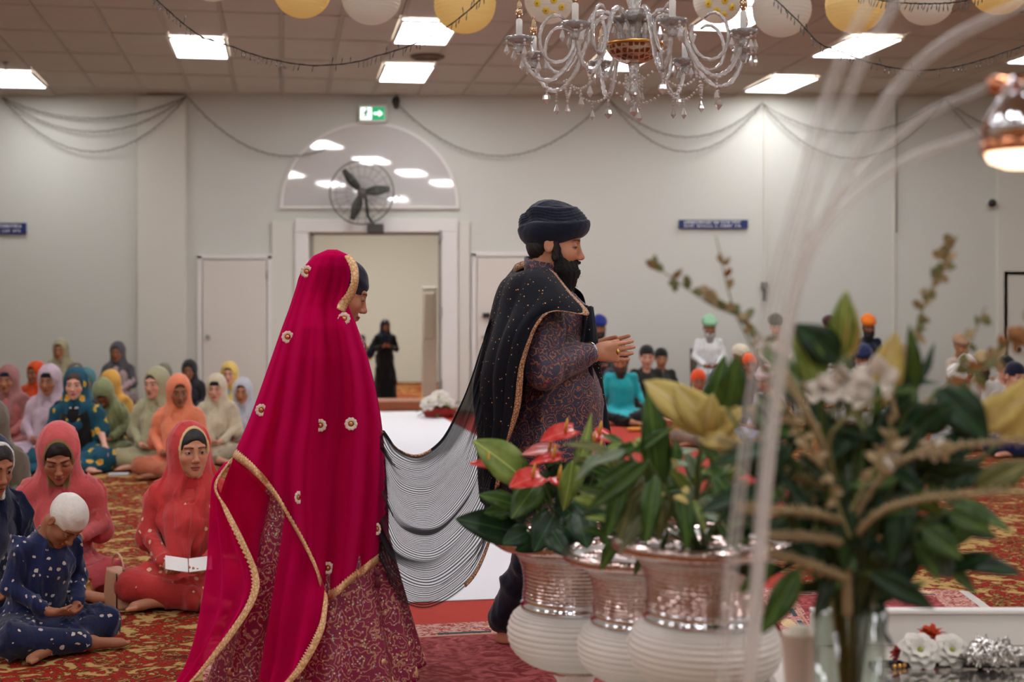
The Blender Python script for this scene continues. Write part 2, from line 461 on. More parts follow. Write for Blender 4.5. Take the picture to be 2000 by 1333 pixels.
# back wall with its doorway
DX0, DX1, DZ = wx(605), wx(862), wz(455)
mb = MB()
mb.bx(WX0, DX0, WALL_Y, WALL_Y+.25, 0, 4.3); mb.bx(DX1, WX1, WALL_Y, WALL_Y+.25, 0, 4.3); mb.bx(DX0, DX1, WALL_Y, WALL_Y+.25, DZ, 4.3)
o = mb.obj('wall_back', M_wall, smooth=False); o['kind'] = 'structure'
wb = o
o = MB().bx(wx(270), wx(365), WALL_Y-.07, WALL_Y, 0, 4.24, .01).obj('pilaster', M_wallB, wb, smooth=False)
o = MB().bx(wx(1945), WX1, WALL_Y-.05, WALL_Y, 0, 4.24, .01).obj('wall_panel', M_wallB, wb, smooth=False)
o = MB().bx(wx(1742), wx(1748), WALL_Y-.02, WALL_Y, wz(870), 4.24).obj('wall_joint', M_wallB, wb, smooth=False)
for nm, a in (('wall_left', (WX0-.2, WX0, RY0, WALL_Y, 0, 4.9)), ('wall_right', (WX1, WX1+.2, RY0, WALL_Y, 0, 4.9)), ('wall_front', (WX0, WX1, RY0-.2, RY0, 0, 4.9))):
    o = MB().bx(*a).obj(nm, M_wall, smooth=False); o['kind'] = 'structure'
# ceiling: backing slab, lay-in tiles and grid, all on a slight pitch and turned like the grid in the photo
cs = MB(); zz = ceil_z
V = [(WX0-.3, RY0-.3, zz(RY0-.3)+.03), (WX1+.3, RY0-.3, zz(RY0-.3)+.03), (WX1+.3, WALL_Y+.2, zz(WALL_Y+.2)+.03), (WX0-.3, WALL_Y+.2, zz(WALL_Y+.2)+.03)]
cs.add(V+[(a, b, c+.1) for a, b, c in V], [(0, 1, 2, 3), (7, 6, 5, 4), (0, 4, 5, 1), (1, 5, 6, 2), (2, 6, 7, 3), (3, 7, 4, 0)])
ceiling = cs.obj('ceiling', M_tile, smooth=False); ceiling['kind'] = 'structure'
CA = math.atan(450/2778.0)
ux, uy = Vector((math.cos(CA), math.sin(CA))), Vector((-math.sin(CA), math.cos(CA)))
def cpt(a, b, dz=0):
    q = ux*a+uy*b; return Vector((q.x, q.y, ceil_z(q.y)+dz))
light_px = [(399, 98), (10, 157), (853, 67), (811, 139), (1713, 82), (1497, 175), (1238, 113), (1462, 8), (1975, 122)]
def on_ceiling(px, py):
    # intersection of the pixel ray with the pitched ceiling
    t = (4.24+.0194*WALL_Y-CH)/((HZ-py)/F+.0194); return (px-1000)/F*t, t
cells = set(); TA, TB = .6, 1.2
lights = []
for px, py in light_px:
    x, y = on_ceiling(px, py); a = x*ux.x+y*ux.y; b = x*uy.x+y*uy.y
    ia, ib = math.floor(a/TA), math.floor(b/TB); cells.add((ia, ib)); lights.append((ia, ib))
view_cells = set(cells)
for ia in range(-13, 18, 5):
    for ib in range(-5, 11, 3): 
        lights.append((ia, ib)); cells.add((ia, ib))
me_tile = None; k_ = 0; rest = MB()
for ia in range(-17, 17):
    for ib in range(-6, 17):
        if (ia, ib) in cells: continue
        c = cpt((ia+.5)*TA, (ib+.5)*TB)
        if c.y > WALL_Y-.05 or c.y < RY0+.5 or not (WX0+.4 < c.x < WX1-.4): continue
        seen = c.y > 11.8 and abs(c.x) < c.y*.375+.5
        # a bevelled board lying in the grid
        sl = math.atan(.0194)
        if seen and k_ < 290:
            if me_tile is None: me_tile = MB().box((0, 0, 0), (TA-.035, TB-.035, .02), None, .006).mesh('ceiling_tile', False)
            t = O('ceiling_tile', me_tile, M_tile, ceiling, (c.x, c.y, c.z+.016+random.uniform(-.003, .003)), (-.0194, 0, CA)); k_ += 1
        else: rest.box((c.x, c.y, c.z+.016), (TA-.035, TB-.035, .02), Matrix.Rotation(CA, 3, 'Z'))
o = rest.obj('ceiling_tile', M_tile, ceiling, smooth=False); o['kind'] = 'stuff'
g = MB()
for ia in range(-18, 19):
    p0, p1 = cpt(ia*TA, -7), cpt(ia*TA, 21)
    ts = [t for t in np.linspace(0, 1, 120) if WX0 < (p0+(p1-p0)*t).x < WX1 and RY0 < (p0+(p1-p0)*t).y < WALL_Y-.01]
    if len(ts) > 1: a, b = p0+(p1-p0)*ts[0], p0+(p1-p0)*ts[-1]; d = b-a; R = d.to_track_quat('Y', 'Z').to_matrix(); g.box((a+b)/2+Vector((0, 0, .004)), (.024, d.length, .012), R)
for ib in range(-7, 18):
    p0, p1 = cpt(-14, ib*TB), cpt(15, ib*TB)
    ts = [t for t in np.linspace(0, 1, 120) if WX0 < (p0+(p1-p0)*t).x < WX1 and RY0 < (p0+(p1-p0)*t).y < WALL_Y-.01]
    if len(ts) > 1: a, b = p0+(p1-p0)*ts[0], p0+(p1-p0)*ts[-1]; d = b-a; R = d.to_track_quat('X', 'Z').to_matrix(); g.box((a+b)/2+Vector((0, 0, .004)), (d.length, .016, .010), R)
o = g.obj('grid_rail', M_tile, ceiling, smooth=False); o['kind'] = 'stuff'
M_panel = mat('light_panel_diffuser', (255, 255, 255), .5, emit=(250, 250, 255), es=PANEL_STRENGTH)
LL = ['near the top left, behind the string of icicle lights', 'cut by the left edge of the picture', 'partly behind the yellow lantern over the left side', 'just above the exit sign side of the hall', 'right of the chandelier, crossed by clear lamp arms', 'nearest the back wall, right below the chandelier arms', 'seen through the middle of the chandelier', 'at the top edge between two white lanterns', 'cut by the right edge above the metal lamp']
me_d = MB().box((0, 0, -.012), (TA-.04, TB-.04, .012), None, .003).mesh('diffuser', False)
fr = MB()
for sx in (-1, 1): fr.box((sx*(TA/2-.012), 0, -.01), (.022, TB, .024)); fr.box((0, sx*(TB/2-.012), -.01), (TA, .022, .024))
me_f = fr.mesh('frame', False)
for i, (ia, ib) in enumerate(lights):
    c = cpt((ia+.5)*TA, (ib+.5)*TB)
    if c.y > WALL_Y-.5: c = cpt((ia+.5)*TA, (ib+.0)*TB)
    if not (WX0+.5 < c.x < WX1-.5) or c.y < RY0+.6: continue
    if i >= len(light_px) and c.y > 12.5: continue
    lab = 'white rectangular ceiling light panel '+LL[i] if i < len(LL) else 'white rectangular ceiling light panel in the hall outside the picture'
    t = T('ceiling_light', lab, 'ceiling light', (c.x, c.y, c.z-.002), CA, 'ceiling light panels' if i < len(LL) else 'ceiling light panels outside the picture')
    O('frame', me_f, M_white, t); O('diffuser', me_d, M_panel, t)
# small fittings on the ceiling
def cthing(px, py): x, y = on_ceiling(px, py); return (x, y, ceil_z(y)-.004)
t = T('ceiling_vent', 'small brown round vent in the ceiling behind the light panel', 'vent', cthing(835, 111), CA)
MB().lathe([(.17, -.02), (.2, 0), (.2, .01)], 24).obj('rim', mat('vent_brown', (110, 92, 74), .7), t)
for k in range(4): MB().box((0, -.09+.06*k, -.022), (.26, .02, .012)).obj('slat', mat('vent_brown', (110, 92, 74), .7), t)
for px, py, l in ((12, 122, 'small ceiling sprinkler head near the left edge'), (552, 133, 'small ceiling sprinkler head under the sagging icicle string'), (1527, 148, 'small ceiling sprinkler head right of the chandelier')):
    t = T('sprinkler', l, 'sprinkler', cthing(px, py))
    MB().lathe([(.01, -.1), (.012, -.03), (.04, -.012), (.045, 0)], 12).obj('stem', M_metal, t)  # pinkish base tint paints in the reflection of the red carpet
    MB().lathe([(.03, -.11), (.032, -.1)], 12).obj('deflector', M_metal, t)
# doors in the back wall
M_door = mat('door_paint', (214, 208, 196), .5)
def wall_door(name, px0, px1, pyt, knob_px, hinge):
    x0, x1, zt = wx(px0), wx(px1), wz(pyt)
    d = MB().bx(x0, x1, WALL_Y-.035, WALL_Y+.01, .01, zt, .004).obj(name, M_door, smooth=False); d['kind'] = 'structure'
    f = MB(); w_ = .06
    f.bx(x0-w_-.01, x0-.01, WALL_Y-.05, WALL_Y+.02, 0, zt+w_, .005); f.bx(x1+.01, x1+w_+.01, WALL_Y-.05, WALL_Y+.02, 0, zt+w_, .005); f.bx(x0-w_-.01, x1+w_+.01, WALL_Y-.05, WALL_Y+.02, zt+.01, zt+w_+.01, .005)
    f.obj('door_frame', M_white, d, smooth=False)
    if knob_px:
        k = MB().lathe([(.012, 0), (.012, .03), (.03, .045), (.032, .06), (.02, .075), (0, .078)], 16, (wx(knob_px), WALL_Y-.035, wz(658)), R=Matrix.Rotation(PI/2, 3, 'X'))
        k.obj('door_knob', M_metal, d)
    for z in (.3, zt-.25): MB().bx(x1-.005, x1+.012, WALL_Y-.055, WALL_Y-.03, z, z+.1).obj('hinge', M_metal, d)
wall_door('door_1', 397, 522, 508, 409, 1)
wall_door('door_2', 932, 1060, 503, 946, 1)
wall_door('door_3', 1968, 2095, 540, None, 1)
# portal around the main doorway
mb = MB()
for a, b in ((577, 604.5), (862.5, 895)): mb.bx(wx(a), wx(b), WALL_Y-.1, WALL_Y+.27, 0, DZ, .012)
mb.bx(wx(577), wx(895), WALL_Y-.1, WALL_Y+.27, DZ, wz(428), .012)
o = mb.obj('trim_1', M_white, smooth=False); o['kind'] = 'structure'
mb = MB(); 
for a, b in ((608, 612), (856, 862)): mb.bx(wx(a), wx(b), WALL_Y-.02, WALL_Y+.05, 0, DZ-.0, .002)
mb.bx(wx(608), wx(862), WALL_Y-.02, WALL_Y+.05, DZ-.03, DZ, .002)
mb.obj('inner_frame', mat('warm_grey_frame', (150, 144, 132), .6), o, smooth=False)  # thin inner frame, a darker warm grey than the white portal
for py in (470, 620, 760): MB().bx(wx(858), wx(864), WALL_Y-.12, WALL_Y-.02, wz(py), wz(py)+.13, .003).obj('hinge', M_metal, o, smooth=False)
mb = MB(); mb.bx(wx(531), wx(577), WALL_Y-.05, WALL_Y, 0, wz(432), .01); mb.bx(wx(895), wx(918), WALL_Y-.05, WALL_Y, 0, wz(432), .01)
o = mb.obj('trim_2', M_wallB, smooth=False); o['kind'] = 'structure'
# foyer beyond
FY = WALL_Y+7
for nm, a in (('wall_foyer_back', (-7, 3, FY, FY+.2, -.0, 4)), ('wall_foyer_left', (-7.2, -7, WALL_Y+.25, FY, 0, 4)), ('wall_foyer_right', (3, 3.2, WALL_Y+.25, FY, 0, 4))):
    o = MB().bx(*a).obj(nm, M_wall, smooth=False); o['kind'] = 'structure'
o = MB().bx(-7, 3, WALL_Y+.25, FY, 3.6, 3.7).obj('ceiling_foyer', M_white, smooth=False); o['kind'] = 'structure'
fl = T('ceiling_light', 'ceiling light panel of the room beyond the doorway', 'ceiling light', (-2.4, WALL_Y+3.4, 3.58))
MB().box((0, 0, 0), (1.8, 1.8, .02)).obj('diffuser', mat('foyer_panel', (255, 255, 255), .5, emit=(255, 250, 240), es=20), fl, smooth=False)
MB().box((0, 0, .012), (1.86, 1.86, .012)).obj('frame', M_white, fl, smooth=False)
FS = FY/F
# open door leaf seen inside
d = MB().bx((824-1000)/F*22, (853-1000)/F*22, 22, 22.05, 0, CH-(560-HZ)/F*22, .01).obj('door_4', M_white, smooth=False); d['kind'] = 'structure'
MB().bx((828-1000)/F*22, (849-1000)/F*22, 21.97, 22.01, .9, CH-(572-HZ)/F*22, .01).obj('door_panel', M_door, d, smooth=False)
# brown threshold step in the doorway
o = MB().bx(wx(606), wx(861), WALL_Y-.02, WALL_Y+.6, 0, .13, .01).obj('threshold', mat('threshold_wood', (150, 84, 52), .6, var=.2, vscale=6), smooth=False); meta(o, 'reddish brown timber threshold step across the doorway', 'step')
# arched glossy panel over the doorway
cx, cz, rx, rz = wx(722), wz(403), 173*S_, 163*S_
def arch(r0, r1, y0, y1, n=40, z0=0):
    m_ = MB(); V = []; Fc = []
    for i in range(n+1):
        q = PI*i/n
        for (k, y) in ((r0, y0), (r1, y0), (r1, y1), (r0, y1)): V.append((cx+rx*k*math.cos(q), y, cz+rz*k*math.sin(q)))
    for i in range(n):
        for k in range(4): Fc.append((i*4+k, i*4+(k+1) % 4, i*4+4+(k+1) % 4, i*4+4+k))
    Fc.append((0, 1, 2, 3)); Fc.append((n*4+3, n*4+2, n*4+1, n*4)); return m_.add(V, Fc)
m, nt, b = newmat('mirror_glass'); b.inputs['Base Color'].default_value = lin((232, 232, 228)); b.inputs['Metallic'].default_value = .35; b.inputs['Roughness'].default_value = .03; b.inputs['Specular IOR Level'].default_value = 1.0
win = arch(.0, .985, WALL_Y-.03, WALL_Y-.012).obj('window_1', m, smooth=False); win['kind'] = 'structure'; win['label'] = 'large half round mirrored fanlight panel above the doorway'
arch(.975, 1.01, WALL_Y-.04, WALL_Y).obj('window_frame', M_white, win, smooth=False)
MB().bx(cx-rx*1.01, cx+rx*1.01, WALL_Y-.05, WALL_Y, cz-.04, cz, .004).obj('window_sill', M_white, win, smooth=False)
# emergency exit sign
ex = T('exit_sign', 'green and white running man exit sign above the arched panel', 'sign', (wx(729), WALL_Y-.08, wz(224)))
MB().bx(-.19, .19, -.03, .03, -.12, .12, .01).obj('housing', M_white, ex, smooth=False)
MB().bx(-.165, .165, -.036, -.03, -.085, .085).obj('green_face', mat('exit_green', (20, 130, 80), .5, emit=(30, 150, 95), es=1.0), ex, smooth=False)
M_lit = mat('exit_white', (255, 255, 255), .5, emit=(235, 255, 245), es=1.5)
q = MB(); q.bx(-.16, -.01, -.040, -.036, -.08, .08)
q.obj('white_field', M_lit, ex, smooth=False)
q = MB(); q.box((-.08, -.042, .055), (.028, .004, .028)); q.box((-.085, -.042, .01), (.03, .004, .06), Matrix.Rotation(.4, 3, 'Y')); q.box((-.055, -.042, .02), (.05, .004, .014), Matrix.Rotation(.6, 3, 'Y')); q.box((-.115, -.042, .012), (.045, .004, .014), Matrix.Rotation(-.5, 3, 'Y')); q.box((-.07, -.042, -.04), (.016, .004, .07), Matrix.Rotation(-.5, 3, 'Y')); q.box((-.11, -.042, -.04), (.016, .004, .06), Matrix.Rotation(.9, 3, 'Y'))
q.obj('running_figure', mat('exit_green2', (15, 110, 65), .5), ex, smooth=False)
q = MB(); q.box((.05, -.042, 0), (.07, .004, .028)); q.add([(.085, -.044, .045), (.14, -.044, 0), (.085, -.044, -.045), (.085, -.040, .045), (.14, -.040, 0), (.085, -.040, -.045)], [(0, 1, 2), (5, 4, 3), (0, 3, 4, 1), (1, 4, 5, 2), (2, 5, 3, 0)])
q.obj('arrow', M_lit, ex, smooth=False)
# projector-like spot on wall
sp = T('spotlight', 'small dark spotlight on the wall beside the exit sign', 'spotlight', (wx(775), WALL_Y-.1, wz(203)))
MB().lathe([(.03, -.08), (.055, .03), (.05, .06), (0, .08)], 16, R=Matrix.Rotation(.9, 3, 'X')).obj('head', M_dark, sp); MB().bx(-.015, .015, 0, .1, .02, .09).obj('bracket', M_dark, sp, smooth=False)
# wall fan
fan = T('wall_fan', 'large round wire caged wall fan with three dark blades in front of the arch', 'fan', (wx(713), WALL_Y-.42, wz(381)))
R_f = 61*S_
M_cage = mat('fan_cage_wire', (120, 116, 106), .4, .6)
def ring(r, y, t=.008, n=36): return [(r*math.cos(2*PI*k/n), y, r*math.sin(2*PI*k/n)) for k in range(n)]
MB().tube(ring(R_f, 0), .012, 6, closed=True).obj('rim', M_cage, fan)
for sgn, nm in ((-1, 'front_grille'), (1, 'rear_grille')):
    g = MB()
    for k in range(22):
        q = 2*PI*k/22; g.tube([(R_f*f_*math.cos(q), sgn*.1*(1-f_**3), R_f*f_*math.sin(q)) for f_ in (.12, .4, .7, .9, 1)], .0022, 4)
    for f_ in (.12, .5, .82): g.tube(ring(R_f*f_, sgn*.1*(1-f_**3)), .0022, 4, closed=True)
    o = g.obj(nm, M_cage, fan); o['kind'] = 'stuff'
MB().lathe([(.0, -.09), (.05, -.08), (.06, .0), (.07, .1), (.05, .2), (0, .22)], 20, R=Matrix.Rotation(-PI/2, 3, 'X')).obj('motor', mat('fan_motor', (90, 88, 80), .5), fan)
for ang in (2.25, .12, -1.9):
    b_ = MB(); c_, s_ = math.cos(ang), math.sin(ang); G = []
    for i in range(7):
        f_ = .12+.13*i; hw = .03+.035*math.sin(PI*min(1, i/5.5)); tw = .5-.06*i
        row = []
        for j in (-1, 0, 1): 
            a_, o_ = R_f*f_, j*hw; row.append((a_*c_-o_*s_, -.02+o_*tw, a_*s_+o_*c_))
        G.append(row)
    b_.grid(G); o = b_.obj('blade', mat('fan_blade', (48, 52, 46), .4), fan); md = o.modifiers.new('t', 'SOLIDIFY'); md.thickness = .006
MB().tube([(.04, .12, -.05), (.06, .2, -.3), (.14, .25, -.42), (.16, .42, -.44)], .02, 8).obj('arm', M_dark, fan)
MB().bx(.05, .26, .18, .42, -.52, -.40, .01).obj('mount_box', mat('fan_box', (70, 68, 62), .5), fan, smooth=False)
# blue wall signs with two lines of white script
M_sign = mat('sign_blue', (22, 44, 96), .5); M_sw = mat('sign_white', (232, 232, 236), .5)
def wall_sign(px0, px1, py0, py1, label):
    x0, x1, z0, z1 = wx(px0), wx(px1), wz(py1), wz(py0); t = T('wall_sign', label, 'sign', ((x0+x1)/2, WALL_Y-.03, (z0+z1)/2), 0, 'blue wall signs')
    w_, h_ = x1-x0, z1-z0
    MB().bx(-w_/2, w_/2, -.008, .008, -h_/2, h_/2).obj('board', M_sign, t, smooth=False)
    rs = random.Random(int(px0)+3)
    for li, zc in enumerate((h_*.2, -h_*.2)):
        q = MB(); x = -w_*.42
        if li == 0: q.box((0, -.011, zc+.018), (w_*.8, .004, .007))
        while x < w_*.42:
            cw = rs.uniform(.018, .03)
            if rs.random() < .15: x += .03; continue
            q.box((x+cw*.2, -.011, zc), (.007, .004, .036)); q.box((x+cw*.55, -.011, zc+rs.choice((-.012, 0, .010))), (cw*.6, .004, .008))
            if rs.random() < .5: q.box((x+cw*.8, -.011, zc-.006), (.007, .004, .024))
            x += cw+.012
        q.obj('lettering', M_sw, t, smooth=False)
wall_sign(1325, 1460, 430, 447, 'blue sign board with two lines of white script on the right half of wall')
wall_sign(-85, 53, 436, 458, 'blue sign board with two lines of white script at the left edge')
# cctv dome, sockets, conduit
t = T('security_camera', 'small dark security camera high on the right end of the wall', 'camera', (wx(1933), WALL_Y-.08, wz(398)))
MB().ball((0, -.02, 0), (.055, .05, .055)).obj('dome', M_dark, t); MB().lathe([(.06, 0), (.05, .06)], 16, R=Matrix.Rotation(-PI/2, 3, 'X')).obj('mount', M_white, t)
t = T('wall_speaker', 'small dark fitting on the wall near the right edge above the seated men', 'fitting', (wx(1985), WALL_Y-.09, wz(682)))
MB().ball((0, 0, 0), (.04, .03, .04)).obj('knob', M_dark, t); MB().lathe([(.02, 0), (.02, .04)], 12, R=Matrix.Rotation(-PI/2, 3, 'X')).obj('stem', M_metal, t)
t = T('conduit', 'thin vertical cable conduit ending in a small dark switch on the right wall', 'conduit', (wx(1493), WALL_Y-.02, wz(560)))
MB().bx(-.012, .012, -.01, .02, 0, 4.2-wz(560), .002).obj('pipe', M_wallB, t, smooth=False)
MB().bx(-.05, .05, -.035, .02, -.02, .06, .005).obj('switch_box', mat('grey_box', (120, 118, 112), .5), t, smooth=False); MB().bx(-.02, .02, -.05, 0, -.2, -.03, .004).obj('plug', M_dark, t, smooth=False)
t = T('conduit', 'thin vertical cable hanging to mid height on the far right wall', 'conduit', (wx(1750), WALL_Y-.035, wz(455)))
MB().tube([(0, 0, 0), (.005, 0, 1), (0, 0, 4.2-wz(455))], .008, 6).obj('cable', mat('grey_cable', (140, 136, 128), .6), t)
t = T('wall_switch', 'small dark exit button beside the door behind the groom', 'switch', (wx(950), WALL_Y-.08, wz(616)))
MB().bx(-.05, .05, -.02, .05, -.03, .03, .005).obj('plate', M_dark, t, smooth=False)
# fairy light strings swagged on the back wall
M_wire = mat('fairy_wire', (96, 92, 84), .6)
def swag(a, b, sag, name, label, group, Y=WALL_Y-.1, r=.006, tick=.10, n=40):
    pa, pb = P(a[0], a[1], Y), P(b[0], b[1], Y); t = T(name, label, 'string lights', pa, 0, group)
    pts = []
    for i in range(n+1):
        f_ = i/n; p = pa.lerp(pb, f_); p.z -= sag*Y/F*4*f_*(1-f_); p.z += .004*math.sin(i*2.1); pts.append(p)
    MB().tube(pts, r, 5).obj('wire', M_wire, t, world=True)
    g = MB()
    for i in range(1, n):
        p = pts[i]; d = (.6*math.sin(i*3.7), .3*math.cos(i*1.3), -1)
        g.tube([p, p+Vector(d).normalized()*.028], .006, 4)
    o = g.obj('bulb', mat('fairy_bulb', (150, 146, 136), .4), t, world=True); o['kind'] = 'stuff'
G_ = 'fairy light strings on the back wall'
for a, b, s_, l in (((3, 190), (365, 188), 42, 'upper string light swag between the left edge and the first hook'), ((3, 190), (365, 188), 68, 'middle string light swag between the left edge and the first hook'), ((3, 190), (365, 188), 107, 'lowest string light swag between the left edge and the first hook'),
    ((367, 190), (640, 288), 55, 'string light falling from the first hook to the arch'), ((778, 205), (1188, 190), 107, 'deep string light swag from the spotlight to behind the chandelier'), ((1190, 195), (1490, 200), 98, 'string light swag behind the chandelier, deepest of its pair'), ((1190, 195), (1490, 200), 70, 'string light swag behind the chandelier, shallower of its pair'),
    ((1490, 203), (1845, 195), 60, 'upper string light swag behind the clear lamp arms'), ((1490, 203), (1845, 195), 110, 'lower string light swag behind the clear lamp arms'), ((1847, 195), (2150, 200), 60, 'upper string light swag at the right edge'), ((1847, 195), (2150, 200), 100, 'lower string light swag at the right edge')):
    swag(a, b, s_, 'string_light', l, G_)
# ---------------------------------------------------------------- floor cloths
def floor_quad(name, x0, x1, y0, y1, z, m, th=.01, origin=None, ang=0, bev=.003):
    """box in a frame turned by ang about origin"""
    o = MB().box(((x0+x1)/2, (y0+y1)/2, th/2), (x1-x0, y1-y0, th), None, bev).obj(name, m, smooth=False)
    o.location = (origin[0], origin[1], z); o.rotation_euler = (0, 0, ang); return o
RA = math.atan(550/2778.0)
def fl(px, py): Y = F*CH/(py-HZ); return ((px-1000)/F*Y, Y)
M_red = mat('red_felt', (176, 50, 34), .95, bump=.3, bscale=200, var=.08, vscale=14)
M_run = mat('white_cotton', (228, 228, 232), .9, bump=.15, bscale=12)
ox, oy = fl(930, 1177)
o = floor_quad('red_carpet', -.78, 1.72, -.50, 11.9, .002, M_red, .006, (ox, oy), RA); meta(o, 'plain orange red felt carpet laid under the white runner', 'carpet')
o = floor_quad('red_carpet', 1.73, 3.3, 3.2, 11.3, .002, M_red, .006, (ox, oy), RA); meta(o, 'second plain red carpet strip on the right towards the seated men', 'carpet')
o = floor_quad('white_runner', -.62, 1.45, 0, 12.0, .009, M_run, .006, (ox, oy), RA); meta(o, 'wide white cloth runner laid from the doorway up the hall', 'runner')
def rug_mat():
    m, nt, b = newmat('prayer_rug'); b.inputs['Roughness'].default_value = .95
    tc = nd(nt, 'ShaderNodeTexCoord'); sep = nd(nt, 'ShaderNodeSeparateXYZ'); lk(nt, tc.outputs['Generated'], sep.inputs[0])
    def band(out, lo, hi):
        a = nd(nt, 'ShaderNodeMath', operation='GREATER_THAN'); lk(nt, out, a.inputs[0]); a.inputs[1].default_value = lo
        c = nd(nt, 'ShaderNodeMath', operation='LESS_THAN'); lk(nt, out, c.inputs[0]); c.inputs[1].default_value = hi
        p_ = nd(nt, 'ShaderNodeMath', operation='MULTIPLY'); lk(nt, a.outputs[0], p_.inputs[0]); lk(nt, c.outputs[0], p_.inputs[1]); return p_.outputs[0]
    nn = nd(nt, 'ShaderNodeTexNoise', i_Scale=24, i_Detail=6, i_Roughness=.7, i_Distortion=2); lk(nt, tc.outputs['Object'], nn.inputs['Vector'])
    nf = nd(nt, 'ShaderNodeTexNoise', i_Scale=9, i_Detail=5, i_Distortion=3); lk(nt, tc.outputs['Object'], nf.inputs['Vector'])
    r1 = nd(nt, 'ShaderNodeValToRGB'); lk(nt, nn.outputs['Fac'], r1.inputs[0]); e = r1.color_ramp; e.elements[0].position = .44; e.elements[0].color = lin((142, 24, 34)); e.elements[1].position = .54; e.elements[1].color = lin((202, 158, 142))
    r2 = nd(nt, 'ShaderNodeValToRGB'); lk(nt, nf.outputs['Fac'], r2.inputs[0]); e = r2.color_ramp; e.elements[0].position = .40; e.elements[0].color = lin((122, 16, 26)); e.elements[1].position = .7; e.elements[1].color = lin((186, 92, 88))
    inner = nd(nt, 'ShaderNodeMath', operation='MULTIPLY'); lk(nt, band(sep.outputs[0], .16, .84), inner.inputs[0]); lk(nt, band(sep.outputs[1], .12, .90), inner.inputs[1])
    mx = nd(nt, 'ShaderNodeMix', data_type='RGBA'); lk(nt, inner.outputs[0], mx.inputs[0]); lk(nt, r1.outputs[0], mx.inputs[6]); lk(nt, r2.outputs[0], mx.inputs[7])
    lk(nt, mx.outputs[2], b.inputs['Base Color'])
    return m
def rug(label, x0, x1, y0, y1, origin, ang, group='patterned prayer rugs'):
    t = floor_quad('rug', x0, x1, y0, y1, .006, rug_mat(), .008, origin, ang); meta(t, label, 'rug', group)
    w_, h_ = x1-x0, y1-y0
    M_teal = mat('rug_teal', (38, 74, 82), .9); M_cr = mat('rug_cream', (190, 140, 122), .9)
    q = MB()
    for (a, b_, c_, d_) in ((x0+.13*w_, x0+.14*w_, y0+.1*h_, y1-.09*h_), (x1-.14*w_, x1-.13*w_, y0+.1*h_, y1-.09*h_), (x0+.13*w_, x1-.13*w_, y1-.10*h_, y1-.09*h_), (x0+.13*w_, x1-.13*w_, y0+.1*h_, y0+.11*h_)): q.bx(a, b_, c_, d_, .008, .0095)
    q.obj('guard_stripe', M_cr, t, smooth=False)
    n = 5
    for k in range(n):
        a = y0+.12*h_+k*(.8*h_)/n
        MB().bx(x0+.095*w_, x0+.115*w_, a, a+.6*.8*h_/n, .008, .0095).obj('teal_bar', M_teal, t, smooth=False)
    for k in range(4):
        a = x0+.12*w_+k*.2*w_
        MB().bx(a, a+.14*w_, y1-.085*h_, y1-.075*h_, .008, .0095).obj('teal_bar', M_teal, t, smooth=False)
    for k in range(3):
        MB().ball((x0+(.2+.3*k)*w_, y1-.04*h_, .006), (.09, .03, .004), 14, 4).obj('medallion', mat('rug_gold', (222, 190, 140), .9), t)
    MB().ball((x0+.05*w_, (y0+y1)/2, .006), (.04, .12, .004), 14, 4).obj('medallion', mat('rug_gold', (222, 190, 140), .9), t)
    return t
gx, gy = fl(765, 1258)
rug('red patterned prayer rug under the groom, with teal bars on its border', -.33, 1.35, -2.2, .27, (gx, gy), .21)
rug('red patterned prayer rug mostly hidden under the bride and its neighbour', -.78, -.36, -2.2, .2, (gx, gy), .21)
hx, hy = fl(1870, 1158)
t = rug('pink and red patterned rug with a white fringe behind the flower table', -1.0, 0, -1.6, 0, (hx, hy), -.05)
fr = MB()
for k in range(60): fr.bx(.003, .05, -1.6+k*.0265, -1.6+k*.0265+.018, 0, .006)
o = fr.obj('fringe', mat('fringe_white', (214, 210, 204), .9), t, smooth=False); o['kind'] = 'stuff'
# ---------------------------------------------------------------- people
SK_L = (214, 160, 136); SK_M = (176, 120, 88); SK_D = (150, 98, 68); SK_DD = (128, 82, 58)
def lin3(c): return np.array(lin(c)[:3])
def head_sdf(f, C, R, s=1.0, female=True):
    """adds a head centred at C with orientation R and scale s to the field"""
    C = np.array(C, dtype=float)
    def p(x, y, z): return C+R @ (np.array((x, y, z))*s)
    def e(c, r, k=.02, op='add', RR=None): f.ell(p(*c), np.array(r)*s, R if RR is None else R @ RR, k*s, op)
    def c_(a, b, ra, rb, k=.02): f.cap(p(*a), p(*b), ra*s, rb*s, k*s)
    e((0, -.012, .035), (.074, .093, .082), .001)
    e((0, .022, -.02), (.061, .066, .088), .02)
    e((0, .036, -.075), (.044, .048, .034), .025)
    e((0, .074, -.100), (.018, .014, .014), .022)
    for q in (-1, 1):
        e((q*.036, .056, -.03), (.024, .024, .024), .02)
        c_((q*.012, .082, .022), (q*.042, .071, .024), .0085, .007, .012)
        e((q*.031, .094, .000), (.019, .016, .013), .012, 'sub')
        e((q*.031, .0715, .000), (.0145, .0145, .0125), .003)
        e((q*.0755, -.008, -.008), (.0085, .018, .029), .006); e((q*.0835, -.004, -.006), (.0045, .011, .018), .004, 'sub')
        e((q*.0105, .094, -.040), (.0078, .0095, .007), .006)
    c_((0, .083, .010), (0, .102, -.030), .0075, .0095, .012)
    e((0, .105, -.034), (.0095, .0105, .009), .008)
    e((0, .090, -.063), (.020, .009, .0052), .006)
    e((0, .089, -.073), (.017, .0085, .0058), .006)
    e((0, .086, -.0675), (.022, .016, .0012), .002, 'sub')
